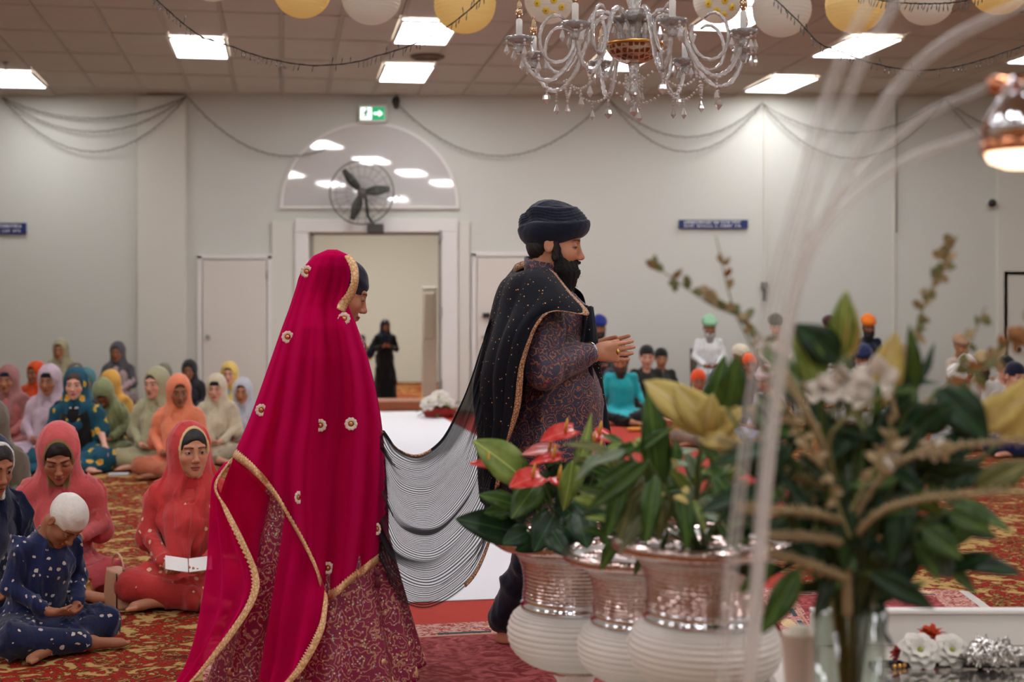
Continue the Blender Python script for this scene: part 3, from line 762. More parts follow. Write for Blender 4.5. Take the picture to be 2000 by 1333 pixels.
def head_col(V, C, R, s, skin, hairc=(30, 20, 16), lips=None, beard=None, shut=0.0):
    """skin, brow, eye and lip colours per vertex"""
    C = np.array(C, dtype=float); L = ((V-C) @ R)/s; x, y, z = np.abs(L[:, 0]), L[:, 1], L[:, 2]
    col = np.tile(lin3(skin), (len(V), 1))
    def put(m, c, a=1.0): 
        m = np.clip(m, 0, 1)[:, None]*a; col[:] = col*(1-m)+lin3(c)*m
    head = (y > .03)
    ck = np.exp(-(((x-.036)/.02)**2+((z+.035)/.02)**2))*head; put(ck*.35, tuple(np.array(skin)*np.array((1.04, .84, .82))))
    soft = lambda d, w_: np.clip(.5-d/w_, 0, 1)
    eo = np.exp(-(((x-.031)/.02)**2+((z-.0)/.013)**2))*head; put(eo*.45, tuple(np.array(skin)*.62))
    if not beard:
        pass
    br = soft(np.abs(z-(.0225-(x-.03)**2*7))-.0034*(1.3-x*12), .003)*(x > .011)*(x < .049)*head; put(br, hairc, .9)
    lipc = lips or tuple(np.array(skin)*np.array((.82, .55, .55)))
    lp = soft(((x/.023)**2+((z+.068)/.0105)**2)**.5*.01-.01, .002)*(y > .075); put(lp, lipc, .85)
    put(soft(np.abs(z+.0677)-.0012, .0025)*(x < .021)*(y > .07), tuple(np.array(skin)*.35), .8)
    zz_ = z+.006*shut
    ew = soft((((x-.031)/.0135)**2+(zz_/(.0048*(1-shut)+.0012))**2)**.5*.006-.006, .0015)*(y > .06)
    put(ew, (188, 178, 168) if shut < .5 else tuple(np.array(skin)*.3))
    if shut < .5: put(soft(np.hypot(x-.030, zz_)-.0062, .0018)*ew, (22, 14, 10))
    ll = soft(np.abs(zz_-(.0052*(1-shut)+.0005-((x-.031)**2)*22))-.0011, .0022)*(np.abs(x-.031) < .017)*(y > .055); put(ll, (18, 12, 10), .9)
    put(soft(np.hypot(x-.008, z+.0455)-.003, .002)*(y > .085), tuple(np.array(skin)*.35), .8)
    if beard is not None:
        b_ = np.clip((-.035-z)/.012, 0, 1)*(y > -.03)*np.clip((.135+z)/.01, 0, 1); b_ = np.maximum(b_, (x > .058)*(z < -.005)*(y > 0)*1.0)
        b_ *= 1-lp; b_ *= (z > -.16); put(b_, beard, .9)
    return col
def hand_sdf(f, wrist, d, n, s=1.0, curl=.35, side=1, spread=.12, thumb=.9, res=None):
    """palm and five fingers. d: direction of the fingers, n: direction the palm faces; side=+1 puts the thumb along d x n"""
    d = np.array(d, dtype=float); d /= np.linalg.norm(d); n = np.array(n, dtype=float); n -= d*(n @ d); n /= np.linalg.norm(n)
    l = np.cross(d, n)*side; W = np.array(wrist, dtype=float)
    P_ = lambda a, b, c: W+(d*a+l*b+n*c)*s
    f.cap(P_(-.02, 0, 0), P_(.02, 0, 0), .022*s, .024*s, .01)
    for b in (-.028, -.010, .010, .027): f.cap(P_(.015, b*.6, 0), P_(.082, b, 0), .0135*s, .0115*s, .012*s)
    f.ell(P_(.045, .018, .008), np.array((.022, .018, .014))*s, None, .012*s)
    for i, (b, L, r) in enumerate(((.029, .068, .0088), (.0105, .076, .0090), (-.009, .070, .0086), (-.027, .056, .0076))):
        a0 = curl*(1+.12*i); p = P_(.083, b, 0); ang = 0; q = np.array((math.cos(0), 0)); sp = spread*(b/.03)
        for k, fr in enumerate((.45, .32, .26)):
            ang += a0*(.7 if k == 0 else 1); v = d*math.cos(ang)*math.cos(sp)+l*math.sin(sp)*math.cos(ang)+n*math.sin(ang)
            p2 = p+v*L*fr*s; f.cap(p, p2, (r-.0006*k)*s, (r-.0006*(k+1))*s, .003*s); p = p2
    p = P_(.02, .024, .004); v = d*math.cos(thumb)+l*math.sin(thumb)*.8+n*.35; v /= np.linalg.norm(v)
    p2 = p+v*.036*s; f.cap(p, p2, .0125*s, .0105*s, .008*s)
    v2 = v*.7+d*.6+n*.2; v2 /= np.linalg.norm(v2); p3 = p2+v2*.028*s; f.cap(p2, p3, .0100*s, .0085*s, .004*s)
    f.cap(p3, p3+(v2+n*.2)*.02*s, .0088*s, .0072*s, .003*s)
def foot_sdf(f, heel, d, s=1.0):
    d = np.array(d, dtype=float); d /= np.linalg.norm(d); H = np.array(heel, dtype=float); l = np.cross(d, (0, 0, 1)); up = np.array((0, 0, 1.))
    f.ell(H+d*.0*s+up*.03*s, np.array((.03, .03, .032))*s, None, .02*s)
    f.cap(H+d*.02*s+up*.035*s, H+d*.16*s+up*.022*s, .032*s, .024*s, .02*s); f.cap(H+d*.12*s+l*.015*s+up*.02*s, H+d*.17*s+l*.02*s+up*.018*s, .024*s, .018*s, .02*s)
    for i, b in enumerate((-.026, -.010, .004, .017, .029)):
        L = (.215, .212, .205, .196, .186)[i]; r = (.0115, .0082, .008, .0075, .007)[i]; f.cap(H+d*.165*s+l*b*s+up*.014*s, H+d*L*s+l*b*1.05*s+up*.011*s, r*s, r*s*.9, .004*s)
# ---- seated figure, cross-legged, origin on the floor under the pelvis, facing +y, crown at about .87
def seat_pose(lean=0, yaw=0, pitch=0, roll=0, chair=False, slump=0):
    b = dict(); sn, cs_ = math.sin(lean), math.cos(lean)
    def up(z, y=0): return np.array((0, y+(z-.12)*sn, .12+(z-.12)*cs_))
    b['pel'] = np.array((0, 0, .12)); b['waist'] = up(.28); b['chest'] = up(.43, .01); b['neck0'] = up(.575, -.005); b['neck1'] = up(.64, .015+.02*math.sin(pitch))
    R = rotm(yaw, pitch+lean*.6, roll); b['R'] = R; b['head'] = b['neck1']+R @ np.array((0, .022, .085)); 
    for q, n in ((1, 'L'), (-1, 'R')):
        b['sh'+n] = up(.53)+np.array((-q*.145, 0, 0)); 
    return b
HS = 1.07
def build_seated(key, lean=.05, yaw=0, pitch=.1, roll=0, res=.013, hres=.0055, hands='lap', skin=SK_M, beard=None, hair=True, lips=None, shut=0.18, patka=False, female=True, chair=False, hr=.009):
    b = seat_pose(lean, yaw, pitch, roll); H = b['head']; R = b['R']
    ys = 1
    if chair: kn = lambda q: np.array((q*.12, .42, .10)); an = lambda q: np.array((q*.11, .40, -.33)); lo = (-.36, -.24, -.47)
    else: kn = lambda q: np.array((q*.255, .25, .11)); an = lambda q: np.array((-q*.09, .34+.03*q, .055)); lo = (-.46, -.24, -.01)
    el = lambda q: np.array((q*.200, .02+.03*(hands != 'knee'), .335))+np.array((0, (.335-.12)*math.sin(lean), 0))
    if hands == 'lap': wr = lambda q: np.array((q*.075, .27, .215)); hd = lambda q: ((-q*.75, .5, -.12), (0, -.25, 1))
    elif hands == 'phone': wr = lambda q: np.array((q*.10, .26, .30)); hd = lambda q: ((-q*.7, .65, .25), (0, -.5, .9))
    elif hands == 'pray': wr = lambda q: np.array((q*.03, .22, .38)); hd = lambda q: ((-q*.15, .45, .85), (-q*1., 0, 0))
    elif hands == 'knee': wr = lambda q: np.array((q*.27, .22, .22)); hd = lambda q: ((q*.1, .8, -.45), (0, -.5, -1))
    else: wr = lambda q: np.array((q*.08, .30, .20)); hd = lambda q: ((-q*.3, .9, -.1), (0, 0, 1))
    f = SDF(lo, (.46, .60, .95), res, ((H-.14, H+.15, hres), (np.array((-.16, .16, .12)), np.array((.16, .42, .42)), hr)))
    f.ell(b['pel'], (.15, .11, .09)); f.cap(b['pel'], b['waist'], .11, .10, .05); f.cap(b['waist'], b['chest'], .10, .115, .05); f.cap(b['chest'], b['neck0'], .11, .05, .05)
    f.cap(b['neck0']+np.array((0, 0, -.02)), b['neck1']+np.array((0, 0, .02)), .047, .045, .03)
    for q in (1, -1):
        s0 = b['shL'] if q < 0 else b['shR']; s0 = np.array((q*.135, s0[1], s0[2]))
        f.cap(b['chest']+np.array((q*.05, 0, .06)), s0, .06, .045, .04); f.cap(s0, el(q), .040, .033, .02); f.cap(el(q), wr(q), .033, .021, .015)
        d, n = hd(q); hand_sdf(f, wr(q)+np.array(d)*.015, d, n, .92 if female else 1.0, .35, q if hands != 'knee' else -q)
        f.cap((q*.09, .01, .11), kn(q), .072, .052, .03); f.cap(kn(q), an(q), .050, .032, .02)
        if chair: foot_sdf(f, an(q)+np.array((0, -.02, -.10)), (0, 1, 0), .95)
        else: foot_sdf(f, an(q)+np.array((0, 0, -.04)), (-q*.9, .35, 0), .9)
    head_sdf(f, H, R, HS)
    V, Q = f.mesh(); V[:, 2] = np.maximum(V[:, 2], -.47 if chair else .004)
    col = head_col(V, H, R, HS, skin, lips=lips, beard=beard, shut=shut)
    me = mesh_np('body', V, Q, True, col)
    return dict(body=me, H=H, R=R, b=b, el=el, wr=wr, kn=kn, an=an, lo=lo)
def garment_seated(D, res=.013, seed=0, loose=1.0, chair=False, long=True, sleeve=1.0, fold=.012):
    b = D['b']; f = SDF(np.array(D['lo'])-.04, (.5, .62, .75), res); el, wr, kn = D['el'], D['wr'], D['kn']
    f.ell(b['pel'], (.185, .15, .12)); f.cap(b['pel'], b['waist'], .145*loose, .128*loose, .06); f.cap(b['waist'], b['chest'], .128*loose, .140*loose, .06); f.cap(b['chest'], b['neck0']-np.array((0, 0, .02)), .13, .075, .05)
    f.cap(b['chest']+np.array((0, .05, 0)), b['waist']+np.array((0, .07, 0)), .085*loose, .09*loose, .05)
    for q in (1, -1):
        s0 = np.array((q*.135, b['shL'][1], b['shL'][2])); f.cap(b['chest']+np.array((q*.05, 0, .06)), s0, .07, .055, .04)
        f.cap(s0, el(q), .052*loose, .046*loose, .03); w_ = el(q)+(wr(q)-el(q))*.82*sleeve; f.cap(el(q), w_, .045*loose, .036*loose, .02)
        if long and not chair: f.cap((q*.07, .05, .12), kn(q)*np.array((.72, .8, .95)), .10, .085, .05)
    if long and not chair: f.ell((0, .2, .09), (.17, .16, .08), None, .06)
    # neckline
    f.cap(b['neck0']+np.array((0, .03, .05)), b['neck0']+np.array((0, .06, -.01)), .050, .035, .01, 'sub')
    V, Q = f.mesh(); V = folds(V, Q, fold, seed); V[:, 2] = np.maximum(V[:, 2], D['lo'][2]+.016)
    return mesh_np('tunic', V, Q)
def trousers_seated(D, res=.014, seed=0, chair=False, wide=1.0, fold=.014):
    f = SDF(np.array(D['lo'])-.04, (.52, .66, .36), res); kn, an = D['kn'], D['an']
    f.ell((0, 0, .115), (.18, .14, .11))
    for q in (1, -1): f.cap((q*.09, .01, .115), kn(q), .098*wide, .080*wide, .04); f.cap(kn(q), kn(q)+(an(q)-kn(q))*.86, .078*wide, .058*wide, .03)
    V, Q = f.mesh(); V = folds(V, Q, fold, seed+5); V[:, 2] = np.maximum(V[:, 2], D['lo'][2]+.012)
    return mesh_np('trousers', V, Q)
def hair_mesh(H, R, s=1.07, res=.008, kind='hair', seed=0):
    H = np.array(H); f = SDF(H-.22*s, H+.26*s, res*s); p = lambda x, y, z: H+R @ (np.array((x, y, z))*s)
    if kind in ('hair', 'short'):
        f.ell(p(0, -.016, .038), np.array((.082, .101, .089))*s, R, .001); f.ell(p(0, -.07, -.02), np.array((.065, .045, .07))*s, R, .03*s)
        if kind == 'hair':
            for q in (-1, 1): f.ell(p(q*.068, .005, -.005), np.array((.014, .035, .045))*s, R, .012*s)
            f.ell(p(0, -.09, -.06), np.array((.04, .04, .045))*s, R, .02*s)
        f.ell(p(0, .118, -.035), np.array((.072, .082, .098))*s, R, .012*s, 'sub'); f.ell(p(0, .05, -.13), np.array((.08, .08, .08))*s, R, .01*s, 'sub')
        if kind == 'hair': f.cap(p(0, .09, .07), p(0, -.02, .129), .0022*s, .0012*s, .003*s, 'sub')
    elif kind == 'patka':
        f.ell(p(0, -.012, .040), np.array((.080, .100, .086))*s, R, .001)
        f.ell(p(0, .13, -.045), np.array((.10, .105, .086))*s, R, .006*s, 'sub'); f.ell(p(0, .0, -.105), np.array((.11, .12, .09))*s, R, .01*s, 'sub')
    elif kind == 'turban':
        RT = np.array(Matrix.Rotation(-.22, 3, 'X')); f.ell(p(0, -.008, .078), np.array((.098, .118, .066))*s, R @ RT, .001); f.ell(p(0, -.028, .115), np.array((.082, .096, .058))*s, R, .03*s)
        f.ell(p(0, .15, -.060), np.array((.14, .115, .100))*s, R, .01*s, 'sub'); f.ell(p(0, 0, -.06), np.array((.13, .14, .055))*s, R, .01*s, 'sub')
    V, Q = f.mesh()
    L = ((V-H) @ R)/s; N = vnormals(V, Q)
    if kind == 'turban':
        t = L[:, 2]*1.0+np.abs(L[:, 0])*.9-L[:, 1]*.18; V = V+N*((np.abs(((t*26) % 1)-.5)-.25)*.016*s)[:, None]
    elif kind == 'patka': V = V+N*(np.sin((L[:, 2]+L[:, 1]*.5)*150+L[:, 0]*30)*.0014*s)[:, None]
    elif kind == 'beard': pass
    else: V = V+N*(np.sin(L[:, 1]*160+np.sin(L[:, 0]*60)*2)*.0010*s)[:, None]
    return mesh_np(kind, V, Q)
def beard_mesh(H, R, s=1.07, res=.007, length=.06, seed=0):
    H = np.array(H); f = SDF(H-.26*s, H+.2*s, res*s); p = lambda x, y, z: H+R @ (np.array((x, y, z))*s)
    f.ell(p(0, .055, -.085), np.array((.062, .052, .048))*s, R, .001); f.ell(p(0, .06, -.11-length*.5), np.array((.045, .036, .03+length*.6))*s, R, .03*s)
    for q in (-1, 1): f.cap(p(q*.066, .01, .0), p(q*.05, .045, -.08), .013*s, .022*s, .02*s); f.cap(p(q*.004, .098, -.055), p(q*.026, .084, -.064), .0065*s, .006*s, .006*s)
    f.ell(p(0, .10, -.069), np.array((.02, .025, .008))*s, R, .008*s, 'sub')
    f.ell(p(0, .02, -.03), np.array((.052, .065, .05))*s, R, .01*s, 'sub')
    V, Q = f.mesh(); N = vnormals(V, Q); rs = np.random.RandomState(seed)
    V = V+N*((np.sin(V @ np.array((210, 160, 60)))+np.sin(V @ np.array((-140, 190, 90))+1))*.0013*s+rs.normal(size=len(V))*.0012)[:, None]
    return mesh_np('beard', V, Q)
def scarf_mesh(D, res=.012, seed=0, H=None, R=None, s=1.05, back=0.0, front=0.0, trim=None, body=True, fold=.010, open_v=1.3, tail=True, reach=1.0, b=None, hres=None):
    """head scarf: a hood open at the face, falling over the shoulders and chest"""
    b = b or D['b']; H = D['H'] if H is None else H; R = D['R'] if R is None else R
    f = SDF((-.48, -.32, .0), (.48, .5, H[2]+.22), res, ((H-.17, H+.18, hres),) if hres else ()); p = lambda x, y, z: H+R @ (np.array((x, y, z))*s)
    f.ell(p(0, -.026-back, .031), np.array((.0935, .121+back, .110))*s, R, .001); f.cap(p(0, -.03, -.01), b['neck0']+np.array((0, -.01, -.02)), .083*s, .128, .06)
    f.ell(b['neck0']+np.array((0, 0, -.055)), (.165, .112, .075), None, .05)
    for q in (1, -1): f.cap(b['neck0']+np.array((q*.10, 0, -.05)), b['shL']*np.array((0, 1, 1))+np.array((q*.15, 0, -.045)), .056, .058, .04)
    if body:
        f.cap(b['neck0']+np.array((0, .05, -.06)), b['chest']+np.array((0, .085, -.04)), .09, .09, .05)
        for q in (1, -1): f.cap(b['shL']*np.array((0, 1, 1))+np.array((q*.15, .0, -.04)), np.array((q*.195, .04, .30*reach+.08*(1-reach))), .060, .072, .06)
        f.cap(b['chest']+np.array((0, -.07, .05)), np.array((0, -.09, .25)), .12, .13, .05)
    if tail: f.cap(b['chest']+np.array((.05, .10, -.03)), np.array((.04, .20, .24)), .075, .06, .05)
    if seed % 3 == 1: f.cap(b['neck0']+np.array((-.15, .04, -.02)), b['chest']+np.array((.16, .11, -.06)), .045, .05, .02)
    OC, OR = p(0, .150, -.018+front*.5), np.array((.066+front*.2, .137+front*.35, .110+front*.5))*s; f.ell(OC, OR, R, .006*s, 'sub')
    if open_v: f.cap(p(0, .11, -.07), b['neck0']+np.array((0, .13, -.05*open_v)), .056*s, .034, .02, 'sub')
    V, Q = f.mesh(); L_ = (V-OC) @ R; V2 = folds(V, Q, fold, seed, (34, 26, 10)); hm = np.clip((V[:, 2]-b['neck0'][2]-.02)/.06, 0, 1)[:, None]*.65; V = V2*(1-hm)+V*hm; V[:, 2] = np.maximum(V[:, 2], .012)
    col = None
    if trim is not None:
        k = np.sqrt(((L_/OR)**2).sum(1)); m_ = ((k < 1+.012/OR[0]*.9) & (V[:, 2] > b['neck0'][2]-.03)).astype(float)[:, None]; col = lin3(trim[1])*(1-m_)+lin3(trim[0])*m_
    return mesh_np('head_scarf', V, Q, True, col)
_seat_cache = {}
POSES = [dict(lean=.06, yaw=0, pitch=.08), dict(lean=.10, yaw=.35, pitch=.12), dict(lean=.05, yaw=-.35, pitch=.05), dict(lean=.25, yaw=.1, pitch=.75, hands='lap'), dict(lean=.12, yaw=-.15, pitch=.2, hands='knee')]
def seated_variant(pose, skin, beard=False, chair=False, female=True):
    k = (pose, skin, beard, chair, female)
    if k not in _seat_cache:
        kw = dict(POSES[pose]); _seat_cache[k] = build_seated(str(k), skin=skin, beard=(40, 30, 26) if beard else None, chair=chair, female=female, **kw)
    return _seat_cache[k]
_part_cache = {}
def cached(k, fn):
    if k not in _part_cache: _part_cache[k] = fn()
    return _part_cache[k]
M_hair = mat('hair_black', (26, 20, 18), .5, bump=.2, bscale=120)
def bg_person(px, pyt, label, group, pose=0, skin=SK_M, tunic=(150, 140, 130), pants=None, scarf=None, head='hair', headcol=(22, 22, 30), Y=None, face=0.0, chair=False, beard=None, back=0, pat=None, var=0, sc=None, pos=None, cushion=0):
    """a person far down the hall; px, pyt: the crown in the photograph. The figure really sits there on the floor (or on a chair)"""
    top = {'turban': .92, 'patka': .885}.get(head, .875)+(.02 if scarf else 0)
    if pose == 3: top -= .16
    if chair: top += .36
    if chair and Y is None: Y = 18.25
    if cushion: top += cushion; Y = Y or 18.3
    if Y is None: Y = min(18.4, max(8, (CH-top)*F/(pyt-HZ)))
    z = CH-(pyt-HZ)/F*Y
    sc = sc or z/top
    rz = PI-math.atan(-(px-1000)/F)*0+face
    t = T('person', label, 'person', ((px-1000)/F*Y, Y, 0), rz, group); t.scale = (sc,)*3
    D = seated_variant(pose, skin, beard is not None and head != 'turbanless', chair, scarf is not None)
    oz = .36+.11 if chair else cushion
    L = (0, 0, oz)
    O('body', D['body'], skinmat(), t, L)
    O('tunic', cached(('t', pose, chair, var % 2), lambda: garment_seated(D, seed=var % 2, chair=chair)), cloth(tunic, pattern=pat), t, L)
    O('trousers', cached(('p', pose, chair), lambda: trousers_seated(D, seed=1, chair=chair)), cloth(pants or tuple(int(c*.8) for c in tunic)), t, L)
    hk = 'hair' if head in ('hair',) else head
    O({'patka': 'head_wrap', 'turban': 'turban', 'hair': 'hair', 'short': 'hair'}[hk], cached((hk, pose, chair), lambda: hair_mesh(D['H'], D['R'], kind=hk, res=.010)), M_hair if hk in ('hair', 'short') else cloth(headcol), t, L)
    if beard is not None: O('beard', cached(('b', pose, chair), lambda: beard_mesh(D['H'], D['R'], res=.009, length=.05)), mat('beard_%d' % beard[0], beard, .8, bump=.5, bscale=90), t, L)
    if scarf: O('head_scarf', cached(('s', pose, chair, var), lambda: scarf_mesh(D, seed=var, back=back)), cloth(scarf, pattern=pat), t, L)
    if cushion:
        t2 = T('floor_cushion', 'grey floor cushion under the '+' '.join(label.split()[:10]), 'cushion', t.location, rz, 'floor cushions along the wall')
        MB().bx(-.36, .36, -.2, .46, 0, cushion*sc-.004, .03).obj('pad', mat('cushion_grey', (120, 112, 104), .9), t2)
    if chair:
        cm = mat('chair_frame', (60, 58, 56), .4, .7); ch = T('folding_chair', 'chair under the '+label.split(' person')[0].replace('seated ', '')+' guest' if False else 'folding chair carrying the '+label, 'chair', t.location, rz, 'chairs of guests along the wall')
        if len(ch['label'].split()) > 16: ch['label'] = ' '.join(ch['label'].split()[:16])
        MB().bx(-.21, .21, -.2, .22, .44, .47, .01).obj('seat', mat('chair_seat', (120, 104, 88), .8), ch, smooth=False)
        MB().bx(-.2, .2, -.24, -.21, .56, .86, .01).obj('backrest', mat('chair_seat', (120, 104, 88), .8), ch, smooth=False)
        for sx in (-1, 1):
            MB().tube([(sx*.2, .2, 0), (sx*.2, .18, .44)], .012, 6).obj('leg', cm, ch)
            MB().tube([(sx*.2, -.22, 0), (sx*.2, -.2, .44), (sx*.2, -.235, .86)], .012, 6).obj('leg', cm, ch)
        t.location.z = 0
    return t
GL = 'guests seated on the left side of the hall'; GR = 'guests seated on the right side of the hall'
PL = [
 (20, 703, 'guest with navy head wrap and dusty pink scarf at the far left', dict(skin=SK_M, tunic=(178, 104, 100), scarf=(158, 108, 104), head='patka', headcol=(20, 26, 52), var=1)),
 (-12, 770, 'guest in olive brown shawl cut by the left picture edge', dict(skin=SK_M, tunic=(110, 100, 84), scarf=(106, 96, 82), var=2)),
 (74, 700, 'guest in bright orange scarf behind the lilac one, face turned away', dict(skin=SK_D, tunic=(212, 74, 30), scarf=(214, 76, 30), var=0, pose=2, Y=15.8)),
 (101, 702, 'guest wrapped in pale lilac with black head wrap, left side', dict(skin=SK_M, tunic=(196, 172, 184), scarf=(196, 174, 186), pants=(190, 170, 186), head='patka', var=0, Y=13.0)),
 (121, 657, 'guest in sage green scarf sitting high against the left wall', dict(skin=SK_M, tunic=(160, 154, 122), scarf=(164, 158, 126), cushion=.15, var=0)),
 (150, 702, 'guest with black head wrap half hidden behind the teal floral shawl', dict(skin=SK_D, tunic=(70, 60, 60), scarf=(90, 84, 76), head='patka', var=2, Y=15.6)),
 (172, 710, 'guest in muted teal scarf with black head wrap', dict(skin=SK_M, tunic=(74, 118, 124), scarf=(76, 122, 128), head='patka', var=0, Y=14.6)),
 (232, 662, 'guest in dark grey scarf and pale pink waistcoat against the left wall', dict(skin=SK_D, tunic=(172, 150, 148), scarf=(84, 84, 88), cushion=.13, var=2, pat=None)),
 (222, 713, 'guest in mustard yellow scarf and black head wrap', dict(skin=SK_M, tunic=(214, 160, 74), scarf=(216, 164, 76), head='patka', var=1, Y=13.9, pose=4)),
 (213, 752, 'guest in green sheer scarf bowing her dark haired head', dict(skin=SK_D, tunic=(128, 134, 92), scarf=(140, 148, 104), pose=3, var=0, Y=13.2)),
 (310, 709, 'guest wrapped in pale olive scarf in the front of the left rows', dict(skin=SK_L, tunic=(166, 162, 128), scarf=(172, 168, 134), pants=(168, 162, 126), var=0, Y=12.5, pose=2)),
 (322, 703, 'guest with black head wrap just behind the pale olive one', dict(skin=SK_D, tunic=(90, 84, 70), scarf=(120, 118, 96), head='patka', var=2, Y=15.9)),
 (352, 722, 'guest in coral orange shawl with dark hair, behind the near coral dress', dict(skin=SK_D, tunic=(232, 134, 98), scarf=(236, 138, 100), var=2, Y=11.9, pose=1)),
 (372, 697, 'guest in black scarf against the wall beside the left door', dict(skin=SK_D, tunic=(34, 34, 40), scarf=(36, 34, 38), var=0, Y=16.8)),
 (425, 721, 'guest in cream shawl and black head wrap beside the bride', dict(skin=SK_L, tunic=(206, 194, 166), scarf=(212, 200, 172), head='patka', var=1, Y=13.0)),
 (450, 701, 'guest in yellow scarf behind the cream one beside the bride', dict(skin=SK_L, tunic=(150, 166, 168), scarf=(216, 184, 96), var=0, Y=15.8)),
 (476, 732, 'guest in pale blue scarf half hidden by the bride veil', dict(skin=SK_M, tunic=(178, 184, 196), scarf=(190, 192, 200), var=2, Y=13.2)),
]
for px, py, l, kw in PL: bg_person(px, py, l, GL, **kw)
PR = [
 (1170, 628, 'guest in royal blue turban behind the clasped hands of the groom', dict(skin=SK_D, tunic=(30, 34, 50), head='turban', headcol=(28, 42, 120), chair=True, beard=(40, 34, 32))),
 (1212, 674, 'guest in a turquoise kurta and black trousers, face behind the groom hands', dict(skin=SK_M, tunic=(36, 168, 176), pants=(24, 24, 26), head='patka', headcol=(30, 30, 40), Y=17.0, beard=(60, 50, 44), pose=4)),
 (1262, 668, 'guest in black shirt with black patka, left of two alike', dict(skin=SK_L, tunic=(34, 34, 28), head='patka', headcol=(24, 26, 20), Y=17.6)),
 (1290, 674, 'guest with black patka, right of two alike, behind his neighbour', dict(skin=SK_M, tunic=(40, 40, 32), head='patka', headcol=(20, 22, 20), Y=18.3)),
 (1384, 628, 'guest in white kurta and mint green turban with grey beard', dict(skin=SK_D, tunic=(222, 224, 222), head='turban', headcol=(150, 200, 160), chair=True, beard=(170, 166, 160))),
 (1437, 666, 'guest in cream cap and dark green jacket beside the mint turban', dict(skin=SK_D, tunic=(22, 66, 56), head='patka', headcol=(214, 204, 178), Y=17.4, face=.7)),
 (1462, 684, 'child with orange patka in a dark jacket', dict(skin=SK_D, tunic=(30, 32, 36), head='patka', headcol=(232, 92, 40), Y=16.8)),
 (1362, 715, 'child with orange patka low in front of the white kurta', dict(skin=SK_M, tunic=(170, 150, 130), head='patka', headcol=(236, 88, 44), Y=14.5)),
 (1513, 626, 'guest in dark green turban and pale shirt seen between the lamp rods', dict(skin=SK_L, tunic=(190, 180, 164), head='turban', headcol=(46, 50, 34), chair=True)),
 (1504, 711, 'guest in pale pink turban right behind the clear lamp rods', dict(skin=SK_M, tunic=(190, 190, 206), head='turban', headcol=(222, 204, 204), Y=14.6, face=-.9)),
 (1615, 630, 'guest in maroon turban left of the tall lily bud', dict(skin=SK_D, tunic=(200, 196, 186), head='turban', headcol=(64, 22, 28), chair=True, face=.4)),
 (1600, 664, 'guest in dark turban low left of the tall lily bud', dict(skin=SK_M, tunic=(150, 140, 120), head='turban', headcol=(40, 44, 36), Y=17)),
 (1693, 627, 'guest in bright orange turban and navy jacket at the back wall', dict(skin=SK_DD, tunic=(24, 34, 60), head='turban', headcol=(236, 122, 30), chair=True, beard=(26, 24, 24))),
 (1682, 668, 'guest in navy turban with grey beard below the orange turban', dict(skin=SK_D, tunic=(190, 188, 180), head='turban', headcol=(30, 40, 80), Y=16.6, beard=(150, 146, 138))),
 (1868, 650, 'guest in beige turban against the wall on the right', dict(skin=SK_M, tunic=(190, 176, 160), head='turban', headcol=(176, 140, 112), cushion=.18, face=.5)),
 (1915, 682, 'guest in tan shawl and tan turban among the right rows', dict(skin=SK_D, tunic=(190, 158, 126), head='turban', headcol=(170, 146, 106), Y=17.0, beard=(60, 50, 44))),
 (1865, 708, 'guest in white turban with black beard facing the camera on the right', dict(skin=SK_M, tunic=(206, 208, 206), head='turban', headcol=(232, 230, 224), Y=14.2, beard=(22, 20, 20))),
 (1885, 690, 'guest in off white turban just behind the black bearded one', dict(skin=SK_M, tunic=(200, 194, 184), head='turban', headcol=(216, 208, 196), Y=16.2)),
 (1955, 686, 'guest in black patka and grey shirt near the right edge', dict(skin=SK_L, tunic=(186, 184, 178), head='patka', headcol=(26, 26, 30), Y=15.4, pose=1)),
 (1972, 698, 'guest in navy patka and navy trousers at the right edge', dict(skin=SK_L, tunic=(168, 160, 150), pants=(22, 34, 80), head='patka', headcol=(22, 28, 52), Y=13.6, pose=1)),
]
for px, py, l, kw in PR: bg_person(px, py, l, GR, **kw)
# ---------------------------------------------------------------- guests near the camera on the left
def vcol_cloth(name, bump=.5):
    if name in _mats: return _mats[name]
    m = cloth((200, 200, 200), name=name); nt = m.node_tree; b = nt.nodes['Principled BSDF']
    a = nd(nt, 'ShaderNodeAttribute', attribute_name='Col')
    mx = [n for n in nt.nodes if n.type == 'MIX'][0]; lk(nt, a.outputs['Color'], mx.inputs[6]); return m
def near_seated(px, pyt, Y, face, label, kw, tunic, pants, scarf, trim, pat=None, sc=1.0, front=.044, head='hair', seed=0, lips=None, pats=None, headcol=None):
    t = T('person', label, 'person', ((px-1000)/F*Y, Y, 0), PI+face, 'guests seated nearest the bride'); t.scale = (sc,)*3
    D = build_seated('near', res=.010, hres=.0034, hr=.0045, lips=lips, **kw)
    O('body', D['body'], skinmat(), t)
    O('tunic', garment_seated(D, res=.009, seed=seed, fold=.015), cloth(tunic, pattern=pat), t)
    O('trousers', trousers_seated(D, res=.010, seed=seed), cloth(pants, pattern=pats), t)
    if head == 'hair': O('hair', hair_mesh(D['H'], D['R'], res=.005), M_hair, t)
    else: O('head_wrap', hair_mesh(D['H'], D['R'], res=.006, kind='patka'), cloth(headcol), t)
    if scarf: O('head_scarf', scarf_mesh(D, res=.009, seed=seed+1, back=.012, front=front, trim=(trim, scarf), fold=.016, hres=.004), vcol_cloth('scarf_woven'), t)
    return t, D
def wpt(t, p): return Matrix.LocRotScale(t.location, t.rotation_euler, t.scale) @ Vector(p)
CREAM = (226, 196, 160)
